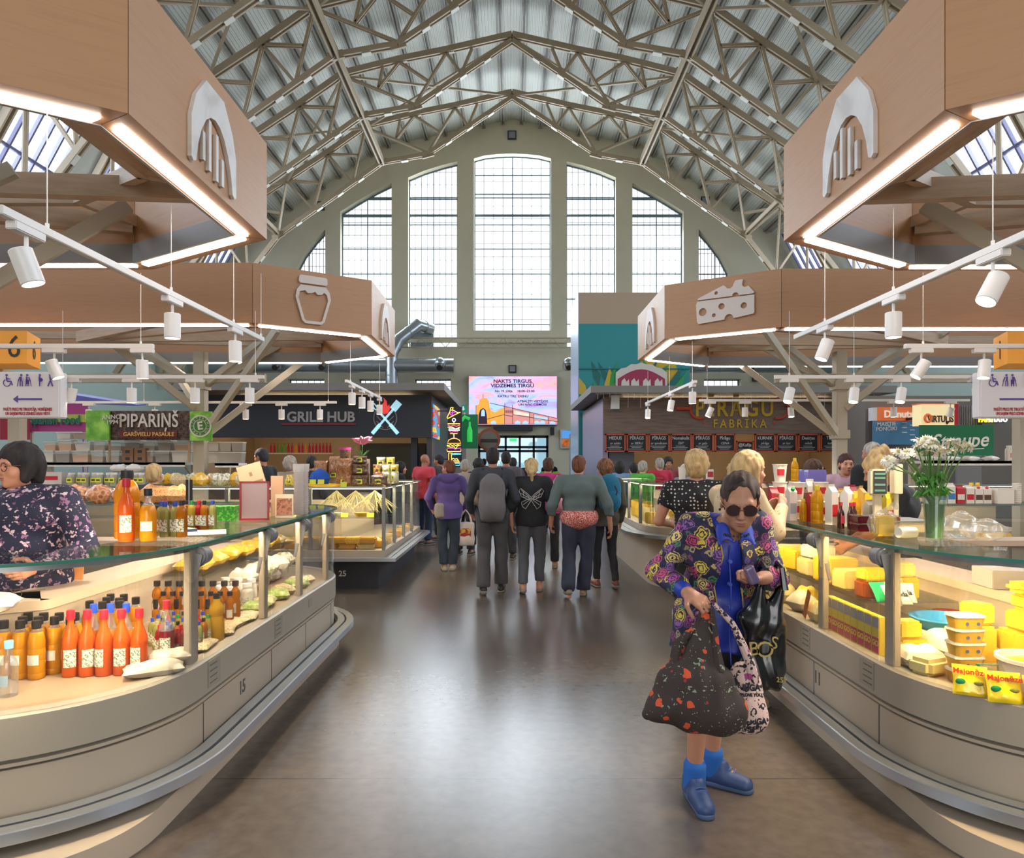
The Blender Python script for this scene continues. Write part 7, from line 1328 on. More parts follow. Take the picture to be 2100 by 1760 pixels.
# ---------------------------------------------------------------- smooth bodies from blended volumes
class SD:
    def __init__(s, k=.03): s.p = []; s.k = k; s.disp = None
    def cap(s, a, b, ra, rb=None, k=None, fl=None, op='+'):
        a = np.array(a, float); b = np.array(b, float); rb = ra if rb is None else rb; r = max(ra, rb)*(1.0 if fl is None else max(1, fl[1]))
        lo = np.minimum(a, b)-r; hi = np.maximum(a, b)+r
        def f(P):
            v = P-a; d = b-a; dd = max(1e-12, (d*d).sum()); t = np.clip((v @ d)/dd, 0, 1); q = v-t[..., None]*d; rr = ra+(rb-ra)*t
            if fl is not None:
                n = np.array(fl[0], float); n /= np.linalg.norm(n); q = q+n*((q @ n)*(1/fl[1]-1))[..., None]; return (np.sqrt((q*q).sum(-1))-rr)*min(1, fl[1])
            return np.sqrt((q*q).sum(-1))-rr
        s.p.append((lo, hi, f, k, op)); return s
    def ell(s, c, r, M=None, k=None, op='+'):
        c = np.array(c, float); r = np.array(r, float)*np.ones(3); m = r.max(); A = None if M is None else np.array([list(x) for x in M.to_3x3()])
        def f(P):
            q = P-c
            if A is not None: q = q @ A
            k0 = np.sqrt(((q/r)**2).sum(-1)); k1 = np.sqrt(((q/(r*r))**2).sum(-1))+1e-9; return k0*(k0-1)/k1
        s.p.append((c-m, c+m, f, k, op)); return s
    def box(s, c, h, rd=.01, M=None, k=None, op='+'):
        c = np.array(c, float); h = np.array(h, float); m = np.linalg.norm(h)+rd; A = None if M is None else np.array([list(x) for x in M.to_3x3()])
        def f(P):
            q = P-c
            if A is not None: q = q @ A
            q = np.abs(q)-h+rd; return np.sqrt((np.maximum(q, 0)**2).sum(-1))+np.minimum(q.max(-1), 0)-rd
        s.p.append((c-m, c+m, f, k, op)); return s
    def half(s, pt, n):  # keep the side opposite to n
        pt = np.array(pt, float); n = np.array(n, float); n /= np.linalg.norm(n)
        s.p.append((np.array([-9.]*3), np.array([9.]*3), lambda P: -((P-pt) @ n), .002, '-')); return s
    def mesh(s, h):
        adds = [p for p in s.p if p[4] == '+']; lo = np.min([p[0] for p in adds], 0)-3*h; hi = np.max([p[1] for p in adds], 0)+3*h
        n = np.ceil((hi-lo)/h).astype(int)+1; V = np.full(n, 1.0)
        ax = [lo[i]+h*np.arange(n[i]) for i in range(3)]
        for a, b, f, k, op in s.p:
            k = s.k if k is None else k; m = k+3*h
            i0 = np.clip(((a-m-lo)/h).astype(int), 0, n); i1 = np.clip(((b+m-lo)/h).astype(int)+2, 0, n)
            if (i1 <= i0).any(): continue
            sl = tuple(slice(x, y) for x, y in zip(i0, i1)); g = np.stack(np.meshgrid(*[ax[i][sl[i]] for i in range(3)], indexing='ij'), -1); d = f(g); v = V[sl]
            if op == '+': hh = np.clip(.5+.5*(v-d)/k, 0, 1); V[sl] = v*(1-hh)+d*hh-k*hh*(1-hh)
            else: hh = np.clip(.5+.5*(v+d)/k, 0, 1); V[sl] = v*(hh)+(-d)*(1-hh)+k*hh*(1-hh)
        if s.disp is not None:
            g = np.stack(np.meshgrid(*ax, indexing='ij'), -1); V = V+s.disp(g)
        V[0], V[-1] = 1, 1; V[:, 0], V[:, -1] = 1, 1; V[:, :, 0], V[:, :, -1] = 1, 1
        I = V < 0; nx, ny, nz = n; C = np.zeros((nx-1, ny-1, nz-1, 3)); cnt = np.zeros((nx-1, ny-1, nz-1))
        def sh(A, d): return A[d[0]:d[0]+nx-1, d[1]:d[1]+ny-1, d[2]:d[2]+nz-1]
        for axn in range(3):
            o1, o2 = [x for x in range(3) if x != axn]
            for u in (0, 1):
                for w_ in (0, 1):
                    d0 = [0, 0, 0]; d0[o1] = u; d0[o2] = w_; d1 = list(d0); d1[axn] = 1
                    a, b = sh(V, d0), sh(V, d1); m = (a < 0) != (b < 0); t = np.where(m, a/np.where(m, a-b, 1), 0)
                    for q in range(3): C[..., q] += m*(d0[q]+(t if q == axn else 0))
                    cnt += m
        act = cnt > 0; idx = -np.ones(cnt.shape, int); idx[act] = np.arange(act.sum()); ii = np.argwhere(act)
        vs = lo+h*(ii+C[act]/cnt[act][:, None]); F_ = []
        for axn in range(3):
            o1, o2 = (axn+1) % 3, (axn+2) % 3
            sl0 = [slice(1, -1)]*3; sl0[axn] = slice(0, -1); sl1 = list(sl0); sl1[axn] = slice(1, None)
            A = I[tuple(sl0)]; B = I[tuple(sl1)]
            e = np.argwhere(A != B)
            if not len(e): continue
            base = e.copy(); base[:, o1] += 1; base[:, o2] += 1; flip = A[tuple(e.T)]
            def gi(a, b): q = base.copy(); q[:, o1] -= a; q[:, o2] -= b; return idx[tuple(q.T)]
            q = np.stack([gi(1, 1), gi(0, 1), gi(0, 0), gi(1, 0)], 1); q[~flip] = q[~flip][:, ::-1]; F_.append(q)
        F_ = np.concatenate(F_); F_ = F_[(F_ >= 0).all(1)]
        return vs, F_
def sdobj(name, parts, mats, parent, smooth_iter=0):
    """parts: list of (SD, h); joined in one mesh"""
    VS, FS, o = [], [], 0
    for sd, h in parts:
        v, f = sd.mesh(h); VS.append(v); FS.append(f+o); o += len(v)
    v = np.concatenate(VS); f = np.concatenate(FS); me = bpy.data.meshes.new(name)
    me.vertices.add(len(v)); me.vertices.foreach_set('co', v.astype(np.float32).ravel()); me.loops.add(f.size); me.loops.foreach_set('vertex_index', f.astype(np.int32).ravel())
    me.polygons.add(len(f)); me.polygons.foreach_set('loop_start', np.arange(0, f.size, 4, dtype=np.int32)); me.polygons.foreach_set('use_smooth', [True]*len(f)); me.update(calc_edges=True)
    for m in mlist(mats): me.materials.append(m)
    ob = bpy.data.objects.new(name, me); col.objects.link(ob); ob.parent = parent; return ob
def skinm(name, c): return mat(name, c, .5, sss=.12, var=.05, vscale=25)
SK = skinm('skin_light', '#c98f73'); SK2 = skinm('skin_tan', '#b0785c'); SK3 = skinm('skin_old', '#b98468')
M_lip = mat('lips', '#a05a52', .45); M_eye = mat('eye_dark', '#241c1a', .2)
def hairm(name, c, c2): return ramp_mat(name, [(.35, c), (.6, c2)], scale=30, vec=(1, 1, .25), detail=6, rough=.75, bump=.5)
H_dark = hairm('hair_dark', '#171314', '#2e2624'); H_brown = hairm('hair_brown', '#3a261c', '#5a3d2c'); H_blond = hairm('hair_blond', '#9a7448', '#c9a26e'); H_grey = hairm('hair_grey', '#857c72', '#b0a79a'); H_lb = hairm('hair_ashblond', '#a8875c', '#d3b27c'); H_rb = hairm('hair_redbrown', '#4a2a1c', '#7a4a30'); H_white = hairm('hair_white', '#a8a095', '#cfc8bc')
def RZ(a): return Matrix.Rotation(R(a), 3, 'Z')
def hand(sd, wr, el, kind='relax', side=1, sc=1, curl=None, pal=None):
    """palm, four fingers, thumb; wr wrist, direction from el"""
    wr, el = Vector(wr), Vector(el); d = (wr-el).normalized() if pal is None else Vector(pal[0]).normalized()
    up = Vector(pal[1]) if pal else Vector((side*1.0, 0, 0)); n = (up-d*up.dot(d)).normalized()   # back of the hand
    s_ = d.cross(n)*side  # towards the thumb
    if pal is None and s_.y < 0: s_ = -s_
    c = curl if curl is not None else .5; P0 = wr+d*.045*sc
    sd.cap(wr-d*.01, wr+d*.02, .023*sc, .026*sc, k=.02); sd.ell(wr+d*.052*sc, (.040*sc,)*3, k=.012) if False else None
    for i, (off, ln, r) in enumerate(((.030, .070, .0085), (.010, .078, .009), (-.010, .072, .0088), (-.029, .056, .0078))):
        b = wr+d*(.085-.006*abs(i-1))*sc+s_*off*sc; sd.cap(wr+d*.02*sc+s_*off*.6*sc, b, .013*sc, .0115*sc, k=.012)
        p = b; a = c*.5; seg = (.45, .32, .25)
        for q in seg:
            dd = d*math.cos(a)-n*math.sin(a); e = p+dd*ln*q*sc; sd.cap(p, e, r*sc, r*.93*sc, k=.004); p = e; a += c*1.25
    b = wr+d*.02*sc+s_*.025*sc; p = b+(s_*.8+d*.55-n*.15).normalized()*.040*sc; sd.cap(b, p, .013*sc, .0105*sc, k=.012)
    e = p+(s_*.25+d*.85-n*(.35+.3*c)).normalized()*.032*sc; sd.cap(p, e, .010*sc, .0095*sc, k=.004); e2 = e+(d*.9-n*(.5+.4*c)).normalized()*.022*sc; sd.cap(e, e2, .0095*sc, .0085*sc, k=.004)
def head_sd(c, M, fem=True, detail=True, sc=1):
    sd = SD(.018); c = Vector(c); g = lambda *p: c+M @ Vector(p)*sc; Mr = M
    sd.ell(g(0, -.012, .035), (.073*sc, .092*sc, .085*sc), Mr); sd.ell(g(0, .028, -.025), (.060*sc, .062*sc, .085*sc), Mr, k=.03); sd.ell(g(0, .05, -.075), (.038*sc, .036*sc, .036*sc), Mr, k=.03); sd.cap(g(0, .068, -.098), g(0, .07, -.1), .018*sc, .016*sc)
    sd.cap(g(-.035, .078, .022), g(.035, .078, .022), .012*sc, k=.02)                       # brow
    for q in (-1, 1):
        sd.ell(g(q*.031, .091, .003), (.017*sc, .014*sc, .011*sc), Mr, k=.012, op='-')     # eye socket
        sd.ell(g(q*.031, .074, .002), (.0145*sc, .0135*sc, .0105*sc), Mr, k=.004)          # lidded eyeball
        sd.ell(g(q*.043, .058, -.035), (.022*sc, .022*sc, .024*sc), Mr, k=.02)             # cheek
        sd.ell(g(q*.075, -.008, -.008), (.009*sc, .019*sc, .031*sc), Mr @ RZ(q*-20), k=.006); sd.ell(g(q*.083, -.002, -.004), (.006*sc, .010*sc, .016*sc), Mr, k=.004, op='-')
    sd.cap(g(0, .086, .012), g(0, .108, -.030), .0075*sc, .0115*sc, k=.012)                  # nose
    for q in (-1, 1): sd.ell(g(q*.011, .098, -.034), (.008*sc, .010*sc, .007*sc), Mr, k=.006)
    sd.ell(g(0, .088, -.060), (.023*sc, .010*sc, .006*sc), Mr, k=.006); sd.ell(g(0, .086, -.071), (.019*sc, .010*sc, .006*sc), Mr, k=.006); sd.ell(g(0, .097, -.0655), (.022*sc, .006*sc, .0018*sc), Mr, k=.003, op='-')
    return sd
def hair_obj(style, m, c, M, parent, h, sc=1, seed=0):
    sd = SD(.02); c = Vector(c); g = lambda *p: c+M @ Vector(p)*sc
    S = {'short': (.006, 0), 'crop': (.003, 0), 'bob': (.014, 1), 'curly': (.02, .4), 'long': (.010, 2), 'tail': (.006, 0), 'updo': (.012, 0), 'back': (.004, 0)}[style]; t = S[0]
    sd.ell(g(0, -.016, .040), (.077+t, .094+t, .086+t), M)
    sd.ell(g(0, -.045, -.01), (.070+t, .062+t, .075+t), M)
    if S[1] >= 1:
        for q in (-1, 1): sd.cap(g(q*.066, -.01, .02), g(q*.066, .012, -.075 if S[1] == 1 else -.16), .028, .022, k=.03)
        sd.cap(g(0, -.07, 0), g(0, -.075, -.08 if S[1] == 1 else -.2), .055, .045 if S[1] == 1 else .035, k=.04, fl=((M @ Vector((1, 0, 0)))[:], 1.4))
    if style == 'tail': sd.cap(g(0, -.11, .01), g(0, -.135, -.05), .022, .026, k=.02); sd.cap(g(0, -.135, -.05), g(0.01, -.12, -.17), .026, .012, k=.02)
    if style == 'updo':
        for (a, b, cc, r) in ((0, -.08, .12, .045), (.03, -.05, .135, .035), (-.03, -.06, .13, .035), (0, -.02, .13, .035), (.01, -.11, .09, .04), (-.01, -.1, .15, .025)): sd.ell(g(a, b, cc), (r,)*3, k=.02)
    if style == 'curly' or style == 'updo':
        q = random.Random(seed)
        for i in range(30):
            a, b = q.uniform(0, 6.28), q.uniform(-.5, 1.4); r = .022; dx, dy, dz = math.cos(a)*math.cos(b), math.sin(a)*math.cos(b), math.sin(b)
            if dy > .5 and dz < .5: continue
            sd.ell(g(dx*(.082+t*.5), -.02+dy*(.098+t*.5), .03+dz*.09), (r*.9, r*.9, r), k=.014)
    fy = {'back': .055, 'crop': .055}.get(style, .062)
    sd.ell(g(0, .095, -.035) if style != 'back' else g(0, .108, .005), (.066 if S[1] else .074, .062, .082) if style != 'back' else (.074, .072, .118), M, k=.012, op='-')            # face opening
    if S[1] < 1: sd.ell(g(0, .04, -.105), (.1, .085, .075), M, k=.01, op='-')
    if style not in ('long', 'bob', 'curly'):
        for q in (-1, 1): sd.ell(g(q*.085, .004, -.012), (.02, .024, .032), M, k=.01, op='-')
    fr = 95
    A = np.array([list(x) for x in M])
    sd.disp = lambda P: .0022*np.sin(((P-np.array(c)) @ A)[..., 0]*fr*2+np.sin(P[..., 2]*40)*1.2)+.0015*np.sin(P[..., 1]*fr*1.5+P[..., 2]*50)
    o = sdobj('hair', [(sd, h)], m, parent); return o
NP_ = 0
def person(label, x, y, rz, H=1.7, top=None, legs=None, shoe=None, hair=('short', None), skin=None, b=1.0, joints=None, head=(0, 0), sleeve='long', hem=.86, lean=0, hres=.008, bres=.02, coll=None, hc=.5, glasses=None, name='person', kind='trousers', lw=1.0, cuff=.10, shoecut=True, group=None, seed=0, tight=1.0, bulge=0, noskin=False):
    global NP_; NP_ += 1
    t = thing(name, label, 'person', (x, y, 0), R(rz), group); k = H/1.7
    J = dict(pel=(0, 0, .95), wst=(0, 0, 1.12), chs=(0, .0, 1.29), nk=(0, -.01, 1.43), hd=(0, .02, 1.575), shR=(.175, -.01, 1.385), shL=(-.175, -.01, 1.385), elR=(.225, -.04, 1.11), elL=(-.225, -.04, 1.11), wrR=(.225, .06, .87), wrL=(-.225, .06, .87),
             hipR=(.09, 0, .92), hipL=(-.09, 0, .92), knR=(.10, .015, .50), knL=(-.10, .015, .50), anR=(.105, -.03, .085), anL=(-.105, -.03, .085), toR=(.12, .13, .035), toL=(-.12, .13, .035))
    if lean:
        Mx = Matrix.Rotation(R(-lean), 3, 'X'); pv = Vector((0, 0, .95))
        for q in ('wst', 'chs', 'nk', 'hd', 'shR', 'shL', 'elR', 'elL', 'wrR', 'wrL'): J[q] = tuple(pv+Mx @ (Vector(J[q])-pv))
    if joints: J.update(joints)
    J = {a: Vector(v)*k for a, v in J.items() if a[:3] != 'pal'}
    if b > 1.0:
        for q in ('shR', 'elR', 'wrR'): J[q].x += .06*(b-1)*(0 if joints and q in joints else 1)*2
        for q in ('shL', 'elL', 'wrL'): J[q].x -= .06*(b-1)*(0 if joints and q in joints else 1)*2
    skin = skin or SK
    def torso(sd, t_=0, fem=0):
        sd.ell(J['pel'], (.158*b*k+t_, .112*b*k+t_, .13*k+t_)); sd.ell(J['wst'], (.132*b*k+t_, (.094+bulge)*b*k+t_, .15*k+t_)); sd.ell(J['chs'], (.155*b*k+t_, .105*b*k+t_, .15*k+t_)); sd.cap(J['shL']*.82+J['nk']*.18, J['shR']*.82+J['nk']*.18, .058*k+t_*.7, k=.05)
        sd.cap(J['chs']+Vector((0, -.02, .05)), J['nk']-Vector((0, 0, .03*k)), .085*k*b+t_*.5, .055*k+t_*.4, k=.05)
    def arm(sd, s_, t_=0, upto=1.0, taper=1):
        sh, el, wr = J['sh'+s_], J['el'+s_], J['wr'+s_]; sd.cap(sh, el, .052*k*(.6+.4*b)+t_, .041*k+t_*taper, k=.03)
        if upto > 0: e = el+(wr-el)*upto; sd.cap(el, e, .040*k+t_*taper, (.040-.012*upto)*k+t_*taper*.8, k=.02)
    def leg(sd, s_, t_=0, t2=None):
        t2 = t_ if t2 is None else t2; hp, kn, an = J['hip'+s_], J['kn'+s_], J['an'+s_]; sd.cap(hp, kn, .088*k*(.5+.5*b)+t_, .055*k+t_, k=.03); sd.cap(kn, an, .054*k+t_, .036*k+t2, k=.02)
    body = SD(.03); torso(body, -.006)
    for s_ in 'LR': arm(body, s_); leg(body, s_, -.004); body.cap(J['an'+s_], J['to'+s_], .036*k, .026*k, k=.03); hl = J['an'+s_]-(J['to'+s_]-J['an'+s_])*.25; hl.z = .035*k; body.cap(hl, J['an'+s_], .03*k, .034*k, k=.03)
    M = RZ(head[0]) @ Matrix.Rotation(R(-head[1]), 3, 'X'); hd = J['hd']; nb = J['nk']
    hs = head_sd(hd, M, sc=k**.3); hs.cap(nb-Vector((0, .0, .02)), hd+M @ Vector((0, -.02, -.06)), .056*k, .05*k, k=.03)
    hands = SD(.012)
    for s_, sg in (('L', -1), ('R', 1)):
        el, wr = J['el'+s_], J['wr'+s_]; hands.cap(wr+(el-wr)*.25, wr, .032*k, .025*k, k=.01); hand(hands, wr, el, side=sg, curl=hc, sc=k*.98, pal=(joints or {}).get('pal'+s_) if joints else None)
    sdobj('body', [(body, bres), (hs, hres), (hands, min(hres, .006))], skin, t)
    g = lambda *p: hd+M @ Vector(p)
    if hres < .0075:
        mb = MB(); mb.ball(g(0, .0925, -.0605), (.02, .006, .005), 12, 6, M=M); mb.ball(g(0, .0905, -.0705), (.017, .006, .005), 12, 6, M=M); mb.build('lips', M_lip, t, world=False)
        for q in (-1, 1): mb = MB(); mb.ball(g(q*.031, .086, .002), (.010, .003, .004), 10, 6, M=M); mb.build('eye', M_eye, t, world=False); mb = MB(); mb.tube([g(q*.018, .091, .02), g(q*.032, .09, .025), g(q*.046, .078, .02)], [.002, .0028, .0015], 5); mb.build('eyebrow', hair[1] or H_brown, t, world=False)
    if hair[0] != 'bald': hair_obj(hair[0], hair[1], hd, M, t, max(hres, .006), seed=seed)
    fold = lambda A, f, ph=0: (lambda P: A*np.sin(P[..., 2]*f+3*np.sin(P[..., 0]*14+ph)+2.2*np.sin(P[..., 1]*11+ph))+A*.6*np.sin(P[..., 0]*f*1.1+P[..., 2]*17+ph))
    if top:
        sd = SD(.035); torso(sd, .016*tight)
        if hem < .9: sd.cap(J['pel']+Vector((-.05*b, 0, .0)), (J['pel'].x-.05*b, J['pel'].y, hem*k), .10*b*k+.02, k=.04); sd.cap(J['pel']+Vector((.05*b, 0, 0)), (J['pel'].x+.05*b, J['pel'].y, hem*k), .10*b*k+.02, k=.04)
        for s_ in 'LR': arm(sd, s_, .015*tight, {'long': .93, 'short': 0, 'half': .15, 'none': 0}[sleeve], 1)
        if sleeve == 'short':
            for s_ in 'LR': d_ = J['el'+s_]-J['sh'+s_]; p_ = J['sh'+s_]+d_*.72; sd.cap(p_+d_.normalized()*.045, p_+d_.normalized()*.6, .12, k=.004, op='-')
        sd.half((0, 0, hem*k), (0, 0, -1)); nn = (hd-nb).normalized(); sd.cap(nb+nn*.025+Vector((0, .02, 0)), nb+nn*.2, .062*k, .07*k, k=.006, op='-'); sd.disp = fold(.0035, 26, seed)
        sdobj('shirt' if sleeve == 'short' else 'jacket', [(sd, max(bres*.7, .010))], top, t)
    if kind == 'trousers' and legs:
        sd = SD(.03); sd.ell(J['pel'], (.165*b*k, .12*b*k, .125*k))
        for s_ in 'LR': leg(sd, s_, .014*lw, .03*lw)
        sd.half((0, 0, 1.05*k), (0, 0, 1)); sd.half((0, 0, cuff), (0, 0, -1)); sd.disp = fold(.003, 30, seed+2); sdobj('trousers', [(sd, max(bres*.7, .010))], legs, t)
    if kind == 'skirt' and legs:
        sd = SD(.04); sd.ell(J['pel'], (.165*b*k, .125*b*k, .13*k)); sd.cap(J['pel'], J['pel']*.5+(J['knL']+J['knR'])*.25, .15*b*k, .15*k, k=.05); sd.cap(J['knL'], J['knR'], .10*k, k=.05); sd.half((0, 0, 1.05*k), (0, 0, 1)); sd.half((0, 0, .47), (0, 0, -1)); sdobj('skirt', [(sd, .012)], legs, t)
    if shoe:
        for s_ in 'LR':
            an, to = J['an'+s_], J['to'+s_]; d_ = (to-an); d_.z = 0; d_.normalize(); lift = an.z-.085*k; base = an-Vector((0, 0, .085*k)); pit = max(0, lift)*1.2; fw = (d_*math.cos(math.atan(pit*2))-Vector((0, 0, 1))*math.sin(math.atan(pit*2))) if lift > .02 else d_
            heel = base-d_*.045*k+Vector((0, 0, .035)); toe = heel+fw*.20*k; toe.z = max(toe.z, .028); sd = SD(.02); nrm = (0, 0, 1)
            sd.cap(heel+Vector((0, 0, .0)), toe, .036*k, .034*k, k=.02); sd.cap(heel+fw*.03, heel+fw*.03+Vector((0, 0, .045)), .036*k, .034*k, k=.02); 
            if lift < .02: sd.half((0, 0, .012), (0, 0, -1))
            o = sdobj('shoe', [(sd, .008)], shoe, t); so = SD(.01); so.cap(heel-Vector((0, 0, .02)), toe-Vector((0, 0, .018)), .040*k, .037*k, k=.01)
            if lift < .02: so.half((0, 0, .024), (0, 0, 1)); so.half((0, 0, .001), (0, 0, -1))
            else: so.half(heel-Vector((0, 0, .012)), np.array(Vector((0, 0, 1)).cross(fw.cross(Vector((0, 0, 1)))) if False else (d_*math.sin(math.atan(pit*2))+Vector((0, 0, 1))*math.cos(math.atan(pit*2)))))
            sdobj('shoe_sole', [(so, .008)], mat('shoe_sole', '#8a7f74', .6) if shoe is not MATS.get('shoe_blue') else mat('sole_blue', '#45587a', .6), o)
    if glasses: 
        mb = MB()
        for q in (-1, 1):
            r_ = glasses[2] if len(glasses) > 2 else .024; mb.tube([g(q*.033+r_*1.08*math.cos(a), .100-.004*abs(math.cos(a)), .0+r_*math.sin(a)) for a in np.linspace(0, 6.28, 18)[:-1]], .0022, 6, closed=True); mb.tube([g(q*.058, .097, .006), g(q*.078, .04, .006), g(q*.08, -.005, .0)], .0022, 6)
        mb.tube([g(-.01, .103, .003), g(0, .106, .006), g(.01, .103, .003)], .002, 6); gf = mb.build('glasses_frame', glasses[0], t, world=False)
        if glasses[1]:
            for q in (-1, 1): mb = MB(); mb.lathe([(0, -.001), (.024 if len(glasses) < 3 else glasses[2], -.001), (.024 if len(glasses) < 3 else glasses[2], .001), (0, .001)], g(q*.033, .099, 0), 18, M=M @ Matrix.Rotation(R(90), 3, 'X')); mb.build('lens', glasses[1], gf, world=False)
    return t, J, M

def cloth(name, c, v=.08): return mat(name, c, .85, var=v, vscale=12, bump=.25, bscale=180)
M_jeans = cloth('dark_denim', '#2e3542'); M_blk = cloth('black_cloth', '#2a2a2e'); M_gtr = cloth('grey_trousers', '#4d494a'); M_navy = cloth('navy_trousers', '#333645')
S_dark = mat('shoe_dark', '#2a2727', .5); S_tan = mat('shoe_tan', '#a8876a', .6); S_pink = mat('shoe_pink', '#c08a6e', .6)
# --- walkers in the aisle, seen from behind
walkR = dict(knR=(.10, .05, .51), anR=(.10, .05, .09), toR=(.115, .2, .04), knL=(-.10, .03, .50), anL=(-.10, -.16, .12), toL=(-.12, -.02, .035))
walkL = dict(knL=(-.10, .05, .51), anL=(-.10, .05, .09), toL=(-.115, .2, .04), knR=(.10, .03, .50), anR=(.10, -.16, .12), toR=(.12, -.02, .035))
t, J, M = person('tall man seen from behind in a dark jacket with a large grey backpack', -.24, 8.45, 0, 1.80, cloth('charcoal_jacket', '#3c3d44'), M_gtr, S_dark, ('short', H_dark), SK2, 1.12, {**walkR, 'elR': (.27, -.06, 1.10), 'wrR': (.24, .10, .95), 'elL': (-.27, -.06, 1.10), 'wrL': (-.25, .08, .93)}, hem=.82, hres=.008, lw=1.6, head=(0, 0), seed=1)
sd = SD(.04); sd.ell((0, -.20, 1.26), (.155, .10, .22)); sd.ell((0, -.23, 1.08), (.165, .12, .18)); sd.box((0, -.2, 1.15), (.14, .07, .26), .06); sd.disp = lambda P: .003*np.sin(P[..., 2]*22+3*np.sin(P[..., 0]*16))
bp_ = thing('backpack', 'large plain grey backpack cover on the back of the tall man', 'backpack', (-.24, 8.45, 0)); sdobj('pack_cover', [(sd, .012)], cloth('grey_cover', '#6d6868', .05), bp_)
mb = MB()
for q in (-1, 1): mb.tube([(q*.10, -.14, 1.30), (q*.12, -.06, 1.53), (q*.12, .08, 1.50), (q*.13, .13, 1.36), (q*.16, .08, 1.15), (q*.16, -.1, 1.05)], .016, 6)
mb.build('shoulder_strap', M_blk, bp_, world=False)
person('woman seen from behind in a purple hooded jacket with a grey side panel', -.95, 10.2, 6, 1.64, cloth('purple_fleece', '#5b4a86'), M_jeans, mat('shoe_beige', '#a59a86', .6), ('short', H_rb), SK, 1.22, {'elR': (.31, .0, 1.12), 'wrR': (.25, .14, .93), 'elL': (-.31, .0, 1.12), 'wrL': (-.26, .14, .95), 'hipR': (.07, 0, .9), 'hipL': (-.07, 0, .9), 'anR': (.06, -.03, .085), 'anL': (-.06, -.03, .085), 'toR': (.09, .13, .035), 'toL': (-.09, .13, .035)}, hem=.80, head=(50, -5), lw=1.3, seed=2)
pu = bpy.data.objects['person.001']; sd = SD(.03); sd.cap((-.11, -.10, 1.40), (.11, -.10, 1.40), .05); sd.ell((0, -.12, 1.36), (.11, .05, .07)); sdobj('hood', [(sd, .012)], MATS['purple_fleece'], pu)
sd = SD(.02); sd.box((-.13, -.085, .90), (.075, .07, .11), .04); sdobj('grey_panel', [(sd, .012)], cloth('stone_panel', '#8f8480'), pu)
def plastic_shopper(label, loc, m, m2, w=.26, h=.42, d=.1, hr=.2, rz=0, name='shopping_bag'):
    t = thing(name, label, 'bag', loc, rz); sd = SD(.03); sd.box((0, 0, h*.42), (w/2, d/2, h*.42), .03); sd.ell((0, 0, .1), (w*.55, d*.7, .1)); sd.disp = lambda P: .004*np.sin(P[..., 0]*40+2*np.sin(P[..., 2]*12)); sdobj('bag_body', [(sd, .009)], m, t)
    mb = MB()
    for q in (-1, 1): mb.tube([(q*w*.35, 0, h*.8), (q*w*.22, 0, h+.05), (0, 0, h+hr)], [.022, .012, .008], 6)
    mb.build('bag_handle', m, t, world=False)
    if m2: mb = MB(); mb.b2(-w*.33, w*.33, -d/2-.012, -d/2-.004, h*.15, h*.62); mb.build('printed_panel', m2, t, world=False)
    return t
plastic_shopper('white plastic shopping bag with a red and yellow print held by the purple jacket woman', (-.70, 10.28, .36), mat('bag_white_plastic', '#d9c9c4', .4), ramp_mat('bag_print', [(.35, '#a83226'), (.5, '#d9b24a'), (.6, '#c24a30'), (.7, '#e0cfc0')], scale=9, interp='CONSTANT'), hr=.12)
t, J, M = person('woman seen from behind in a wide black top with a white butterfly on its back', .243, 8.5, -3, 1.66, cloth('black_top', '#27262a'), cloth('grey_jeans', '#56565a'), S_pink, ('tail', H_lb), SK, 1.12, {**walkR, 'elR': (.27, -.03, 1.12), 'wrR': (.22, .12, .93), 'elL': (-.27, -.06, 1.10), 'wrL': (-.25, .0, .86)}, hem=.84, sleeve='half', lw=.9, cuff=.13, tight=1.9, seed=3)
mb = MB()
for q in (-1, 1):
    for ring in ([(0, 1.22), (.05, 1.27), (.13, 1.33), (.15, 1.30), (.12, 1.23), (.05, 1.20), (0, 1.21)], [(0, 1.20), (.06, 1.19), (.12, 1.16), (.11, 1.11), (.07, 1.08), (.03, 1.14), (0, 1.19)], [(.02, 1.22), (.12, 1.31)], [(.02, 1.21), (.13, 1.27)], [(.02, 1.19), (.10, 1.13)], [(.03, 1.23), (.09, 1.22), (.1, 1.29)]):
        mb.tube([(q*a, -.150-.02*(1-abs(a)/.15), b-.04) for a, b in ring], .0035, 5)
mb.build('butterfly_print', mat('print_silver', '#c9c4c0', .6), t, world=False)
t, J, M = person('stout person seen from behind in a grey-green cardigan over a pink patterned shirt', .81, 8.25, -4, 1.69, cloth('sage_cardigan', '#5f6d6a'), M_navy, S_tan, ('short', H_rb), SK, 1.34, {**walkL, 'anL': (-.13, -.22, .16), 'toL': (-.15, -.10, .04), 'knL': (-.12, .03, .50), 'anR': (.05, .03, .09), 'toR': (.07, .19, .04), 'elR': (.35, -.05, 1.10), 'wrR': (.38, .02, .82), 'elL': (-.33, -.05, 1.10), 'wrL': (-.34, .08, .86)}, hem=.97, head=(-12, 0), lw=1.7, cuff=.07, tight=1.5, seed=4)
sd = SD(.03); sd.ell((0, -.0, .95), (.235, .195, .16)); sd.half((0, 0, 1.03), (0, 0, 1)); sdobj('patterned_shirt', [(sd, .012)], ramp_mat('coral_pattern', [(.35, '#c9544a'), (.5, '#e8c2b4'), (.65, '#b8453f')], tex='voronoi', scale=42, interp='CONSTANT'), t)
t, J, M = person('woman seen from behind with curly brown hair, black leggings and blue backpack', 1.2, 8.8, 8, 1.645, cloth('khaki_jacket', '#4e4a3e'), M_blk, mat('shoe_maroon', '#7a4038', .6), ('curly', hairm('hair_chestnut', '#4a2c1a', '#8a5a34')), SK, 1.05, {**walkL}, hem=.82, head=(10, 0), lw=.3, seed=5)
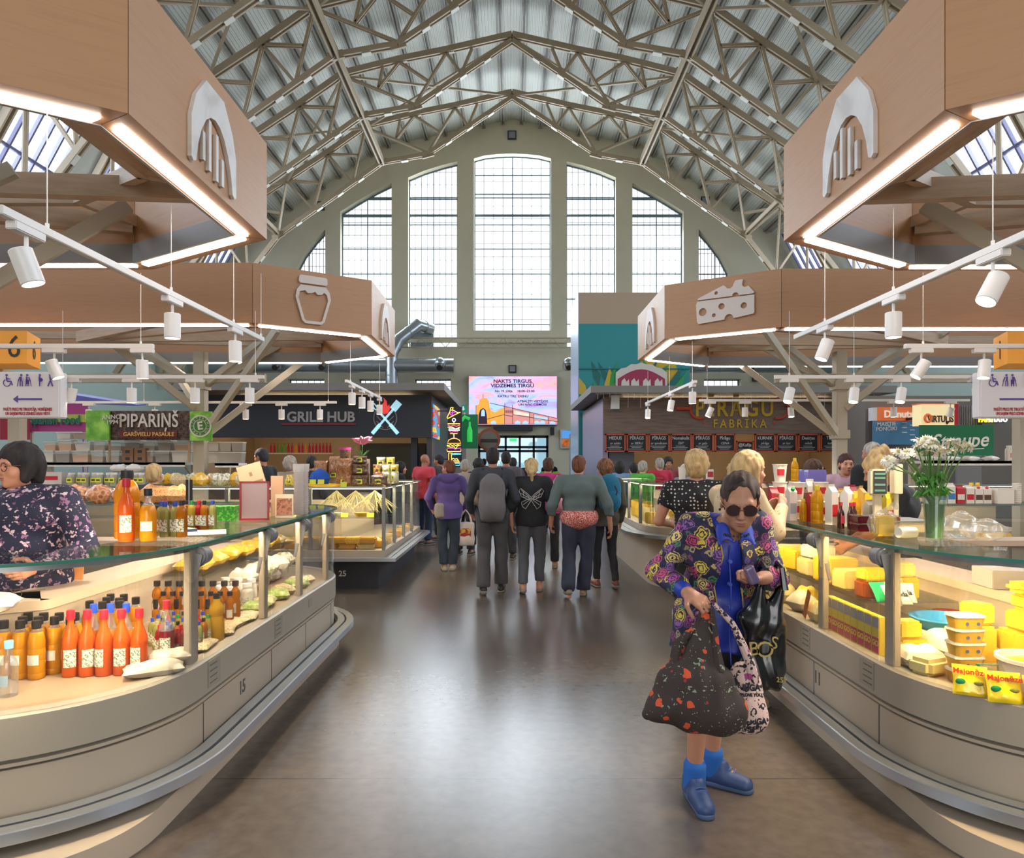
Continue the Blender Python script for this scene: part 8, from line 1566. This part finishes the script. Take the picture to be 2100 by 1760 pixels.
sd = SD(.04); sd.ell((0, -.20, 1.27), (.15, .11, .2)); sd.ell((0, -.23, 1.12), (.14, .12, .15)); bp2 = thing('backpack', 'bright blue backpack on the curly haired woman in black leggings', 'backpack', (1.2, 8.8, 0), R(8)); sdobj('pack_body', [(sd, .012)], cloth('petrol_blue', '#1f6a8a'), bp2)
sd = SD(.02); sd.ell((0, -.33, 1.15), (.09, .05, .10)); sdobj('front_pocket', [(sd, .010)], MATS['petrol_blue'], bp2); mb = MB()
for q in (-1, 1): mb.tube([(q*.10, -.14, 1.30), (q*.11, -.05, 1.44), (q*.11, .08, 1.42), (q*.14, .12, 1.25), (q*.15, -.1, 1.05)], .014, 6)
mb.tube([(.03, -.33, 1.32), (.05, -.37, 1.25), (.03, -.36, 1.18)], .008, 5); mb.build('shoulder_strap', M_blk, bp2, world=False)
person('person in a bright pink jacket half hidden by the butterfly top', .55, 10.4, -5, 1.68, cloth('hot_pink_jacket', '#c2307e'), M_blk, S_tan, ('short', H_brown), SK, 1.1, walkR, hem=.85, seed=6)
sd = SD(.02); sd.ell((0, 0, .1), (.10, .07, .11)); pb_ = thing('handbag', 'small pale pink handbag beside the pink jacket', 'bag', (.70, 10.15, .88)); sdobj('bag_body', [(sd, .01)], mat('pale_pink_leather', '#c98aa0', .5), pb_); mb = MB(); mb.tube([(-.06, 0, .18), (-.08, .05, .45), (.0, .2, .55)], .008, 6); mb.build('bag_strap', MATS['pale_pink_leather'], pb_, world=False)
# --- people at the square case and beyond
far = [('bald man in a coral red polo shirt at the far end of the square case', -1.72, 13.4, -35, 1.78, '#d0424e', '#26304a', ('bald', None), SK2, 'short', 1.15, 0), ('dark-haired young man turned sideways behind the coral shirt', -1.52, 14.3, 70, 1.78, '#4a3c38', '#2a2a30', ('short', H_dark), SK2, 'short', 1.0, 0),
       ('woman with dark brown hair in black beside the coral shirt man', -2.15, 13.1, -70, 1.62, '#22222a', '#202024', ('bob', H_dark), SK, 'long', 1.0, 0), ('person with long tawny hair at the left end of the dark window', -2.6, 14.2, 20, 1.6, '#3f4436', '#2a2a2a', ('long', H_lb), SK, 'long', 1.0, 0),
       ('grey-haired person in a beige coat behind the purple jacket', -.82, 11.9, -15, 1.66, '#a3948a', '#2e2e34', ('short', H_grey), SK, 'long', 1.1, 0), ('dark-coated person with curly black hair left of the grey backpack', -.62, 12.6, 0, 1.68, '#24262c', '#24262c', ('curly', H_dark), SK2, 'long', 1.1, 0),
       ('man in a dark jacket walking just ahead of the grey backpack', -.10, 11.4, -5, 1.80, '#5c5a60', '#33343c', ('short', H_dark), SK2, 'long', 1.1, 0), ('person in a maroon jacket far down the aisle', .02, 14.5, 0, 1.72, '#5a3a44', '#2a2a30', ('short', H_dark), SK, 'long', 1.0, 0),
       ('person in a yellow green top standing far down the aisle', .86, 15.6, 165, 1.64, '#7f9a34', '#2a2a2e', ('long', H_dark), SK2, 'short', 1.05, 0), ('dark silhouette of a tall visitor near the glass doors, first from left', -.9, 22, 0, 1.75, '#2a2c34', '#26262c', ('short', H_dark), SK, 'long', 1.0, 1),
       ('dark silhouette of a visitor near the glass doors, second from left', .0, 25, 0, 1.72, '#3a3038', '#26262c', ('short', H_brown), SK, 'long', 1.0, 1), ('visitor in a blue grey coat near the glass doors', .45, 20, 10, 1.7, '#4a5668', '#26262c', ('short', H_brown), SK, 'long', 1.0, 1), ('visitor in black at the right of the glass doors', 1.15, 21, 0, 1.74, '#1f2026', '#202024', ('short', H_dark), SK, 'long', 1.0, 1),
       ('person with dark hair in a light blue shirt at the pie kiosk, first from left', 2.05, 13.0, -10, 1.64, '#7a98bc', '#2e3a50', ('bob', H_dark), SK, 'long', 1.1, 0), ('person in a sky blue shirt at the pie kiosk, second from left', 2.42, 13.6, 10, 1.6, '#88a8c8', '#2e3a50', ('short', H_dark), SK, 'long', 1.1, 0),
       ('grey-haired person in a bright green and striped jacket at the pie kiosk', 2.44, 12.75, -40, 1.64, '#4fae3c', '#33343c', ('short', H_grey), SK, 'long', 1.15, 0), ('grey-haired person in a red jacket at the pie kiosk', 2.88, 13.3, 15, 1.70, '#b82440', '#33343c', ('short', H_grey), SK, 'long', 1.15, 0),
       ('woman with dark curly hair facing the aisle from the pie kiosk', 3.2, 14.0, 178, 1.72, '#8a3a40', '#33343c', ('curly', H_dark), SK2, 'long', 1.0, 0), ('small white-haired person at the pie kiosk counter', 3.2, 12.6, 0, 1.56, '#8f8f98', '#33343c', ('curly', H_white), SK, 'long', 1.0, 0),
       ('vendor with a patterned black bandana inside the sweets stall', -3.62, 9.9, 70, 1.82, '#222226', '#222226', ('short', mat('bandana', '#2a2c33', .8, var=.4, vscale=60)), SK2, 'short', 1.0, 0), ('person with sandy grey hair behind the kraft box', -3.45, 10.6, 0, 1.70, '#8a7f70', '#33343c', ('curly', H_grey), SK, 'long', 1.0, 0), ('person with black hair behind the sweets stall bags', -3.35, 11.4, 0, 1.72, '#2a2a30', '#33343c', ('short', H_dark), SK2, 'long', 1.0, 0),
       ('short-haired blond person in a dark olive top seen from behind at the spice stall', -4.0, 7.62, 5, 1.585, '#3c3c34', '#2a2a2e', ('short', H_lb), SK, 'short', 1.2, 0), ('blond curly head lit orange behind the polka dot woman', 2.5, 7.6, -30, 1.60, '#7a4a5a', '#2a2a2e', ('curly', H_lb), SK, 'long', 1.0, 0),
       ('man in dark sunglasses in profile behind the dairy cups', 3.35, 7.6, -80, 1.64, '#4a5a4c', '#2a2a2e', ('short', H_brown), SK2, 'long', 1.0, 0), ('dark-haired woman in a light pink shirt facing the camera behind the dairy stall', 3.86, 7.9, 172, 1.71, '#c9a8b8', '#2a2a2e', ('short', hairm('hair_auburn', '#2e1814', '#4a2420')), SK, 'long', 1.05, 0),
       ('shaven-headed man in black seen from behind at the dairy stall', 3.94, 7.45, 15, 1.84, '#1c1d22', '#202024', ('crop', H_grey), SK2, 'short', 1.15, 0)]
for i, (lb, x, y, rz, H, tc_, lc, hr, sk, sl, b, tiny) in enumerate(far):
    gl_ = (M_black, M_eye) if 'sunglasses' in lb else None
    person(lb, x, y, rz, H, cloth('top'+tc_, tc_), cloth('leg'+lc, lc), S_dark, hr, sk, b, None, sleeve=sl, hres=.012 if tiny or y > 12 else .007, bres=.028 if y > 11 else .022, seed=i+10, head=(0, 0) if 'bandana' not in lb else (0, 10), glasses=gl_)
# ---------------------------------------------------------------- vendors and customers close by
M_floral_navy = None
def leafy_mat(name, basec, cols, scale, thr):
    if name in MATS: return MATS[name]
    m = bpy.data.materials.new(name); m.use_nodes = True; nt = m.node_tree; N = nt.nodes; L = nt.links; b = N['Principled BSDF']; b.inputs['Roughness'].default_value = .8
    tc = N.new('ShaderNodeTexCoord'); last = None; prev = lin(basec)
    for i, (c, sc, th, dist, off) in enumerate(cols):
        mp = N.new('ShaderNodeMapping'); mp.inputs['Location'].default_value = (off, off*.7, off*1.3); L.new(tc.outputs['Object'], mp.inputs[0])
        nz = N.new('ShaderNodeTexNoise'); nz.inputs['Scale'].default_value = sc*1.3; nz.inputs['Detail'].default_value = 2; L.new(mp.outputs[0], nz.inputs['Vector'])
        mxv = N.new('ShaderNodeMix'); mxv.data_type = 'RGBA'; mxv.inputs[0].default_value = dist; L.new(mp.outputs[0], mxv.inputs[6]); L.new(nz.outputs['Color'], mxv.inputs[7])
        v = N.new('ShaderNodeTexVoronoi'); v.inputs['Scale'].default_value = sc; L.new(mxv.outputs[2], v.inputs['Vector'])
        ma = N.new('ShaderNodeMath'); ma.operation = 'LESS_THAN'; ma.inputs[1].default_value = th; L.new(v.outputs['Distance'], ma.inputs[0])
        mx = N.new('ShaderNodeMix'); mx.data_type = 'RGBA'; L.new(ma.outputs[0], mx.inputs[0])
        if last is None: mx.inputs[6].default_value = prev
        else: L.new(last, mx.inputs[6])
        mx.inputs[7].default_value = lin(c); last = mx.outputs[2]
    L.new(last, b.inputs['Base Color']); MATS[name] = m; return m
navy_fl = leafy_mat('navy_leaf_blouse', '#23253a', [('#8a6484', 19, .26, .07, 2), ('#c2a9b2', 24, .30, .09, 0), ('#23253a', 30, .17, .06, 3), ('#7a4a68', 33, .19, .05, 1.7)], 0, 0)
t, J, M = person('woman with a black bob in a navy leaf-print blouse behind the left counter', -2.76, 3.84, 180, 1.71, navy_fl, M_blk, S_dark, ('bob', H_dark), SK, 1.5, {'elR': (.36, .03, 1.08), 'wrR': (.30, .26, 1.02), 'elL': (-.37, .0, 1.10), 'wrL': (-.28, .28, 1.05)}, head=(-24, 4), hem=.8, hres=.0055, bres=.016, glasses=(mat('thin_frame', '#5a3a30', .3), None), sleeve='long', tight=1.6, seed=31, bulge=.02)
mb = MB(); q_ = [J['nk']+Vector((-.07, .05, -.0)), J['nk']+Vector((-.04, .095, -.06)), J['nk']+Vector((0, .12, -.14)), J['nk']+Vector((.04, .095, -.06)), J['nk']+Vector((.07, .05, 0))]
sd = SD(.01); sd.cap(J['nk']+Vector((0, .055, -.01)), J['nk']+Vector((0, .10, -.11)), .05, .012, k=.02, fl=((0, 1, .4), .8)); sdobj('neck_skin', [(sd, .006)], SK, t)
pd0 = ramp_mat('polka_dots', [(0, '#d9d2cc'), (.25, '#d9d2cc'), (.26, '#1f1d1f'), (1, '#1f1d1f')], tex='voronoi', scale=34, interp='CONSTANT', rough=.8); pd0.node_tree.nodes['Voronoi Texture'].inputs['Randomness'].default_value = .3
person('curly blond woman seen from behind in a black top with white polka dots', 1.50, 5.55, -12, 1.70, pd0, M_blk, S_dark, ('curly', H_lb), SK, 1.25, {'elR': (.30, .04, 1.12), 'wrR': (.20, .26, 1.05), 'elL': (-.30, .05, 1.12), 'wrL': (-.2, .27, 1.08)}, hres=.006, bres=.018, sleeve='short', hem=.85, seed=32)
person('blonde woman in profile in a cream blouse holding her hands up at the right counter', 1.50, 4.55, -72, 1.69, leafy_mat('cream_blouse', '#d8bd96', [('#c98a5a', 22, .16, .08, 0)], 0, 0), cloth('beige_trousers', '#a08a70'), S_tan, ('bob', H_lb), SK, 1.12, {'elR': (.24, .12, 1.16), 'wrR': (.12, .26, 1.32), 'elL': (-.22, .12, 1.16), 'wrL': (-.05, .27, 1.30), 'hd': (0, .10, 1.56), 'nk': (0, .05, 1.43)}, head=(-4, 2), hres=.0055, bres=.016, hem=.85, seed=33)
t, J, M = person('dairy vendor with a blond updo in a black T-shirt and grey apron straps', 2.86, 5.08, 62, 1.68, cloth('black_tee', '#22252a'), M_blk, S_dark, ('updo', H_lb), SK2, 1.3, {'hd': (0, .12, 1.56), 'nk': (0, .04, 1.43), 'elR': (.28, .12, 1.13), 'wrR': (.2, .32, 1.0), 'elL': (-.28, .12, 1.13), 'wrL': (-.2, .32, 1.0)}, head=(15, 22), hres=.0055, bres=.016, sleeve='short', hem=.84, seed=34)
mb = MB(); mb.tube([J['nk']+Vector((a, b, c)) for a, b, c in ((-.085, .08, -.10), (-.085, .0, .0), (-.05, -.085, .0), (.05, -.085, .0), (.085, .0, 0), (.085, .08, -.10))], .010, 6); mb.build('apron_strap', cloth('apron_grey', '#8a7078'), t, world=False)

# ---------------------------------------------------------------- the woman with three bags
def flower_mat():
    m = bpy.data.materials.new('floral_jacket'); m.use_nodes = True; nt = m.node_tree; N = nt.nodes; L = nt.links; b = N['Principled BSDF']; b.inputs['Roughness'].default_value = .75
    tc = N.new('ShaderNodeTexCoord'); last = None
    def layer(last, sc, r0, ramp, off, warp=.02):
        mp = N.new('ShaderNodeMapping'); mp.inputs['Location'].default_value = (off, off*1.7, off*.6); L.new(tc.outputs['Object'], mp.inputs[0])
        nz = N.new('ShaderNodeTexNoise'); nz.inputs['Scale'].default_value = 45; nz.inputs['Detail'].default_value = 2; L.new(mp.outputs[0], nz.inputs['Vector'])
        sub = N.new('ShaderNodeVectorMath'); sub.operation = 'MULTIPLY_ADD'; sub.inputs[1].default_value = (warp,)*3; L.new(nz.outputs['Color'], sub.inputs[0]); L.new(mp.outputs[0], sub.inputs[2])
        v = N.new('ShaderNodeTexVoronoi'); v.inputs['Scale'].default_value = sc; L.new(sub.outputs[0], v.inputs['Vector'])
        lt = N.new('ShaderNodeMath'); lt.operation = 'LESS_THAN'; lt.inputs[1].default_value = r0; L.new(v.outputs['Distance'], lt.inputs[0])
        # petals: rings in distance
        sn = N.new('ShaderNodeMath'); sn.operation = 'MULTIPLY'; sn.inputs[1].default_value = 34; L.new(v.outputs['Distance'], sn.inputs[0]); s2 = N.new('ShaderNodeMath'); s2.operation = 'SINE'; L.new(sn.outputs[0], s2.inputs[0])
        sp = N.new('ShaderNodeSeparateColor'); L.new(v.outputs['Color'], sp.inputs[0]); cr = N.new('ShaderNodeValToRGB'); cr.color_ramp.interpolation = 'CONSTANT'; el = cr.color_ramp.elements
        while len(el) > 1: el.remove(el[-1])
        el[0].position = 0; el[0].color = lin(ramp[0])
        for i, c in enumerate(ramp[1:]): e = el.new((i+1)/len(ramp)); e.color = lin(c)
        L.new(sp.outputs[0], cr.inputs[0]); dk = N.new('ShaderNodeMix'); dk.data_type = 'RGBA'; g_ = N.new('ShaderNodeMath'); g_.operation = 'GREATER_THAN'; g_.inputs[1].default_value = .35; L.new(s2.outputs[0], g_.inputs[0]); L.new(g_.outputs[0], dk.inputs[0]); L.new(cr.outputs[0], dk.inputs[6]); dk.inputs[7].default_value = lin('#3a2a48')
        mx = N.new('ShaderNodeMix'); mx.data_type = 'RGBA'; L.new(lt.outputs[0], mx.inputs[0]); L.new(dk.outputs[2], mx.inputs[7])
        if last is None: mx.inputs[6].default_value = lin('#262744')
        else: L.new(last, mx.inputs[6])
        return mx.outputs[2]
    a = layer(None, 22, .46, ['#4a7a5c', '#9a8a6a', '#6a5a94', '#34304e'], 5, .02); a = layer(a, 19, .44, ['#b0a078', '#8a4a78', '#4f8a64', '#c9b060'], 9, .03); a = layer(a, 15, .50, ['#e0c44a', '#b94fa0', '#d0c08c', '#cf5580', '#e6d080', '#8f5fa4'], 0, .03)
    L.new(a, b.inputs['Base Color']); return m
M_flo = flower_mat(); M_blue = mat('blue_velvet', '#1a2f9a', .45, var=.25, vscale=9, bump=.3, bscale=14); M_bluec = mat('blue_collar', '#1f3aa8', .5)
JW = {'pel': (0, -.02, .90), 'wst': (0, .01, 1.05), 'chs': (.01, .07, 1.19), 'nk': (-.005, .15, 1.335), 'hd': (-.022, .235, 1.435), 'shR': (.155, .10, 1.305), 'shL': (-.155, .085, 1.31), 'elR': (.285, .03, 1.10), 'elL': (-.225, .10, 1.075), 'wrR': (.215, .26, 1.045), 'wrL': (-.105, .30, 1.115),
      'hipR': (.08, -.03, .88), 'hipL': (-.07, -.05, .88), 'knR': (.10, .02, .47), 'knL': (-.015, -.10, .47), 'anR': (.098, -.06, .09), 'anL': (-.03, -.22, .09), 'toR': (.090, .10, .035), 'toL': (-.17, -.13, .035), 'palR': ((-.55, .45, -.35), (.1, .55, .8)), 'palL': ((.9, .25, -.1), (.1, .3, -.9))}
K = 1.7/1.7
wt, J, M = person('elderly woman in a floral jacket, blue shirt and sunglasses carrying three bags', .965, 3.19, 180, 1.7, None, None, None, ('back', hairm('hair_darkbrown', '#2a201c', '#4a3a30')), SK3, .96, JW, head=(-14, 21), hres=.0036, bres=.007, hc=1.0, seed=40, glasses=(mat('gold_frame', '#8a5a4a', .3, .5), mat('smoke_lens', '#3a2428', .1, spec=.8, coat=.6), .027))
g = lambda *p: J['hd']+M @ Vector(p)
# long side-swept hair over the ears, gathered at the nape
sd = SD(.012)
sd.cap(g(.0, .03, .118), g(.055, .06, .075), .010, .005, k=.012)
sd.cap(g(-.0, .03, .115), g(-.066, .04, .05), .010, .006, k=.012); sd.cap(g(-.066, .04, .05), g(-.07, .02, .0), .008, .005, k=.01); sdobj('fringe', [(sd, .004)], MATS['hair_darkbrown'], wt)
for q in (-1, 1): mb = MB(); mb.ball(g(q*.083, .0, -.04), .006, 10, 6); mb.build('earring', M_eye, wt, world=False)
wr = SD(.004)
# shirt, collar
def torsoW(sd, t_, zc=0):
    sd.ell(J['pel'], (.150+t_, .115+t_, .14)); sd.ell(J['wst'], (.135+t_, .105+t_, .16)); sd.ell(J['chs'], (.148+t_, .105+t_, .145)); sd.cap(J['shL']*.85+J['nk']*.15, J['shR']*.85+J['nk']*.15, .052+t_*.7, k=.05)
sd = SD(.04); torsoW(sd, .012); sd.cap((-.06, .02, .9), (-.05, .035, .70), .115, .115, k=.05); sd.cap((.06, .02, .9), (.05, .035, .70), .115, .115, k=.05); sd.half((0, 0, .745), (0, 0, -1)); sd.cap(J['nk']+Vector((0, .02, .0)), J['hd'], .066, .06, k=.006, op='-'); sd.cap(J['nk']+Vector((0, .09, .0)), J['nk']+Vector((0, .13, -.06)), .05, .02, k=.01, op='-')
sd.disp = lambda P: .004*np.sin(P[..., 0]*30+P[..., 2]*16+2.5*np.sin(P[..., 2]*9))+.0025*np.sin(P[..., 2]*28-P[..., 0]*34); sdobj('blue_shirt', [(sd, .008)], M_blue, wt)
for q in (-1, 1):
    sd = SD(.01); a = J['nk']; sd.cap(a+Vector((q*.072, -.03, .02)), a+Vector((q*.062, .055, -.02)), .010, .016, k=.015, fl=((q*.7, .7, .2), .35)); sd.cap(a+Vector((q*.055, .065, -.025)), a+Vector((q*.075, .095, -.085)), .022, .010, k=.015, fl=((q*.25, .95, .3), .3)); sd.cap(a+Vector((q*.05, .07, -.03)), a+Vector((q*.015, .10, -.075)), .014, .006, k=.015, fl=((q*.25, .95, .3), .35)); sdobj('shirt_collar', [(sd, .005)], M_bluec, wt)
mb = MB(); mb.tube([(.012, .21+.012*math.sin(z*20), z) for z in np.linspace(1.24, .72, 12)], .003, 5); mb.build('shirt_placket', M_bluec, wt, world=False)
for z in (1.17, 1.07, .97): mb = MB(); mb.cyl((.012, .19, z), (.012, .215, z), .008, n=12); mb.build('button', mat('pearl', '#4a62b8', .2), wt, world=False)
mb = MB()
for i in range(9): a = -1.2+i*.3; mb.ball(J['nk']+Vector((.055*math.sin(a), .085+.02*math.cos(a), -.05-.012*math.cos(a)+.012)), .0055, 8, 6)
mb.build('bead_necklace', mat('dark_bead', '#2a2c38', .2), wt, world=False)
# jacket open at the front: outer shell minus a wedge over the shirt
sd = SD(.035); torsoW(sd, .03)
sd.cap((.085, -.0, .9), (.115, -.0, .74), .12, .11, k=.05); sd.cap((-.075, -.02, .9), (-.085, -.02, .78), .12, .105, k=.05); sd.cap((0, -.07, .95), (0, -.07, .78), .11, .11, k=.05)
sd.cap(J['shR'], J['elR'], .060, .052, k=.035); sd.cap(J['elR'], J['elR'].lerp(J['wrR'], .72), .056, .048, k=.02); sd.cap(J['shL'], J['elL'], .060, .052, k=.035); sd.cap(J['elL'], J['elL'].lerp(J['wrL'], .68), .055, .048, k=.02)
sd.half((0, 0, .745), (0, 0, -1)); sd.cap(J['nk']+Vector((0, .03, -.0)), J['hd'], .078, .07, k=.006, op='-')
def wedge(P):  # opening: x between the two lapel lines, in front of the body
    z = P[..., 2]; xr = np.interp(z, [.7, .9, 1.05, 1.19, 1.27, 1.34], [.005, .035, .055, .035, .05, .075]); xl = np.interp(z, [.7, .9, 1.05, 1.19, 1.27, 1.34], [-.09, -.075, -.06, -.05, -.035, -.06])
    cx = (xr+xl)/2; hw = (xr-xl)/2; return np.maximum(np.abs(P[..., 0]-cx)-hw, .03-P[..., 1])
sd.p.append((np.array([-.2, .02, .6]), np.array([.2, .4, 1.45]), wedge, .004, '-'))
sd.disp = lambda P: .0035*np.sin(P[..., 2]*34+2.6*np.sin(P[..., 0]*16)+P[..., 1]*20)+.002*np.sin(P[..., 0]*50); sdobj('floral_jacket', [(sd, .0065)], M_flo, wt)
# narrow yellow piping along the opening
for xs in ([.037, .06, .04, .055, .08], [-.078, -.063, -.053, -.038, -.064]):
    pts = []
    for z, x in zip((.9, 1.05, 1.19, 1.27, 1.34), xs):
        yb = .0; c_ = J['chs'] if z > 1.12 else J['wst']; ry = .105+.03; rx = .148+.03; yb = c_.y+ry*math.sqrt(max(.05, 1-((x-c_.x)/rx)**2))-.004-(.035 if z > 1.3 else .0); pts.append((x, yb, z))
    mb = MB(); mb.tube(pts, .0032, 6); mb.build('yellow_piping', mat('piping_gold', '#c9a040', .5), wt, world=False)
sd = SD(.01); e, w_ = J['elR'], J['wrR']; sd.cap(e.lerp(w_, .7), e.lerp(w_, .93), .040, .036, k=.01); sdobj('shirt_cuff', [(sd, .005)], M_bluec, wt)
# dark skirt, socks and shoes
sd = SD(.04); sd.ell((0, -.02, .86), (.16, .125, .15)); sd.cap((0, -.02, .85), (.035, -.03, .56), .135, .125, k=.04); sd.half((0, 0, .52), (0, 0, -1)); sdobj('dark_skirt', [(sd, .012)], M_blk, wt)
M_shb = mat('shoe_blue', '#2f4470', .5, var=.1); M_sock = mat('sock_blue', '#2460b0', .8)
for s_, nm in (('R', 0), ('L', 1)):
    an, to = J['an'+s_], J['to'+s_]; d_ = to-an; d_.z = 0; d_.normalize(); sdv = d_.cross(Vector((0, 0, 1))); hl = Vector((an.x, an.y, 0))-d_*.035
    sd = SD(.012); sd.cap(an+Vector((0, 0, -.02)), an.lerp(J['kn'+s_], .19), .053, .053, k=.01); sdobj('sock', [(sd, .006)], M_sock, wt)
    P_ = lambda f, u, z: hl+d_*f+sdv*u+Vector((0, 0, z))
    sd = SD(.018); sd.cap(P_(.0, 0, .045), P_(.10, .004*(1-2*nm), .052), .043, .042, k=.02); sd.cap(P_(.10, 0, .048), P_(.20, .0, .035), .043, .038, k=.02, fl=(tuple(sdv), 1.15)); sd.cap(P_(.0, 0, .05), P_(.02, 0, .09), .044, .052, k=.02); sd.cap(P_(.05, 0, .06), P_(.085, 0, .098), .045, .038, k=.02)
    sd.half((0, 0, .128), (0, 0, 1)); sd.half((0, 0, .014), (0, 0, -1)); sh = sdobj('shoe', [(sd, .0045)], M_shb, wt)
    so = SD(.01); so.cap(P_(.0, 0, .014), P_(.20, 0, .014), .042, .041, k=.01); so.half((0, 0, .026), (0, 0, 1)); so.half((0, 0, .001), (0, 0, -1)); sdobj('shoe_sole', [(so, .005)], mat('sole_blue', '#45587a', .6), sh)
    mb = MB()
    for i, (f, z) in enumerate(((.086, .120), (.106, .108), (.128, .101), (.150, .096))): mb.tube([P_(f, -.022, z-.006), P_(f+.004, 0, z), P_(f, .022, z-.006)], .003, 5)
    for q in (-1, 1): mb.tube([P_(.06, 0, .135), P_(.07, q*.022, .15), P_(.085, q*.036, .135), P_(.075, q*.01, .132)], .0025, 5)
    mb.build('shoe_lace', mat('lace_blue', '#3a5a94', .7), sh, world=False)
# nails and a phone-like clear purse in her left hand
WO = Matrix.Translation((.965, 3.19, 0)) @ Matrix.Rotation(R(180), 4, 'Z')
def held(name, label, cat='bag'): o = thing(name, label, cat, (.965, 3.19, 0), R(180)); return o
ph_ = held('small_purse', 'small clear violet purse held in the left hand of the floral jacket woman', 'purse'); sd = SD(.01); c_ = J['wrL']+Vector((.075, .055, .02)); sd.box(c_, (.022, .014, .04), .01, Matrix.Rotation(R(25), 3, 'Y')); sdobj('purse_body', [(sd, .004)], mat('violet_clear', '#6a5a7a', .2, coat=.5), ph_)
# cloth bag 1: dark with orange flower prints, hangs from her right hand
HR = J['wrR']+Vector((-.075, .055, -.055))
b1 = held('cloth_shopping_bag', 'big dark cloth shopping bag with orange flower prints in her right hand')
def bag_disp(x0, z0, A): return lambda P: A*np.sin(np.arctan2(P[..., 0]-x0, z0-P[..., 2]+.02)*26)*np.clip((z0-P[..., 2])*3, .1, .8)+.002*np.sin(P[..., 2]*40+P[..., 0]*20)
sd = SD(.045); z0 = HR.z
sd.cap(HR+Vector((0, 0, -.02)), (.175, .325, .82), .016, .07, k=.05, fl=((0, 1, 0), .7)); sd.ell((.20, .335, .665), (.165, .085, .13)); sd.cap((.345, .335, .585), (.08, .335, .545), .058, .085, k=.07); sd.cap((.405, .335, .548), (.34, .335, .58), .016, .045, k=.05); sd.ell((.16, .335, .575), (.17, .085, .09))
sd.disp = bag_disp(HR.x, z0, .004)
prin = leafy_mat('dark_flower_cloth', '#3a2f2b', [('#b5b095', 30, .12, .12, 2), ('#8f9a80', 17, .17, .16, 5), ('#d8552e', 14, .22, .06, 0), ('#b02c2a', 16, .11, .02, 7.7)], 0, 0)
sdobj('bag_body', [(sd, .0065)], prin, b1)
mb = MB(); mb.tube([HR+Vector((.02, .0, .0)), HR+Vector((.05, 0, -.08)), (.27, .32, .84), (.285, .33, .72)], [.010, .012, .022, .03], 8); mb.tube([HR+Vector((-.01, .02, .0)), HR+Vector((-.02, .03, -.08)), (.12, .35, .85), (.11, .36, .74)], [.010, .012, .018, .03], 8); mb.build('bag_handle', prin, b1, world=False)
# cloth bag 2: pale pattern with city lettering
b2_ = held('cloth_shopping_bag', 'pale patterned cloth shopping bag with block lettering behind the dark flowered one')
sd = SD(.04); sd.ell((-.02, .29, .63), (.075, .05, .13)); sd.cap((-.075, .29, .515), (.10, .29, .505), .045, .045, k=.06); sd.ell((-.02, .29, .55), (.095, .055, .09)); sd.disp = bag_disp(.1, z0, .0035)
pale = leafy_mat('pale_city_cloth', '#d8b8ae', [('#2e2a2e', 19, .42, .25, 0), ('#a8487e', 13, .22, .05, 4), ('#d8c8c0', 24, .17, .05, 9)], 0, 0); sdobj('bag_body', [(sd, .0065)], pale, b2_)
mb = MB(); mb.tube([HR+Vector((-.02, .015, .02)), (.045, .34, .93), (.0, .33, .84), (-.035, .325, .76), (-.05, .31, .68)], [.010, .013, .017, .020, .03], 8); mb.build('bag_handle', pale, b2_, world=False)
M_pl = mat('print_black', '#26222a', .7)
for s_, x, z, sz in (('RIGA', -.03, .665, .036), ('RIGA RIGA', -.02, .525, .034), ('IN YOUR CITY', -.02, .498, .018), ('I LOVE YOU', -.03, .635, .018)):
    tm = text_mesh('bag_lettering', s_, M_pl, b2_, (x, .352, z), (-1, 0, 0), (0, -.05, 1), sz, depth=.002, bold=.04, sx=.9, world=False)
# black plastic bag on her left forearm
b3 = held('plastic_shopping_bag', 'black glossy plastic bag with gold lettering hanging from her left forearm'); A_ = J['elL'].lerp(J['wrL'], .70)
sd = SD(.03); sd.box((-.13, .19, .77), (.095, .045, .16), .03, Matrix.Rotation(R(-4), 3, 'Y')); sd.cap(A_+Vector((.02, -.02, -.04)), (-.085, .19, .92), .016, .05, k=.05); sd.cap(A_+Vector((-.06, -.02, -.05)), (-.165, .19, .92), .016, .05, k=.05); sd.ell((-.13, .19, .69), (.10, .055, .08))
sd.disp = lambda P: .0045*np.sin((P[..., 0]+.16)*np.clip(1.9-P[..., 2], .8, 1.2)*75+2*np.sin(P[..., 2]*14)); M_bp = mat('black_poly', '#17181a', .22, coat=.4); sdobj('bag_body', [(sd, .0055)], M_bp, b3)
mb = MB()
for dx in (.02, -.055): mb.tube([A_+Vector((dx, .045, -.045)), A_+Vector((dx*.9, .03, .045)), A_+Vector((dx*.9, -.02, .062)), A_+Vector((dx, -.06, .03)), A_+Vector((dx, -.06, -.05))], [.016, .012, .012, .012, .016], 7)
mb.build('bag_handle', M_bp, b3, world=False)
M_gold = mat('print_gold', '#b8a058', .5); yb = .256
for s_, x, z, sz, r_ in (('B', -.075, .80, .085, -.1), ('O', -.122, .795, .10, 0), ('S', -.162, .825, .075, .2)): text_mesh('bag_lettering', s_, M_gold, b3, (x, yb, z), (-1, 0, -r_), (-r_, 0, 1), sz, depth=.003, bold=-.005, world=False)
text_mesh('bag_lettering', '25k', M_gold, b3, (-.195, yb-.005, .665), (-1, 0, -.1), (0, 0, 1), .03, depth=.003, world=False)
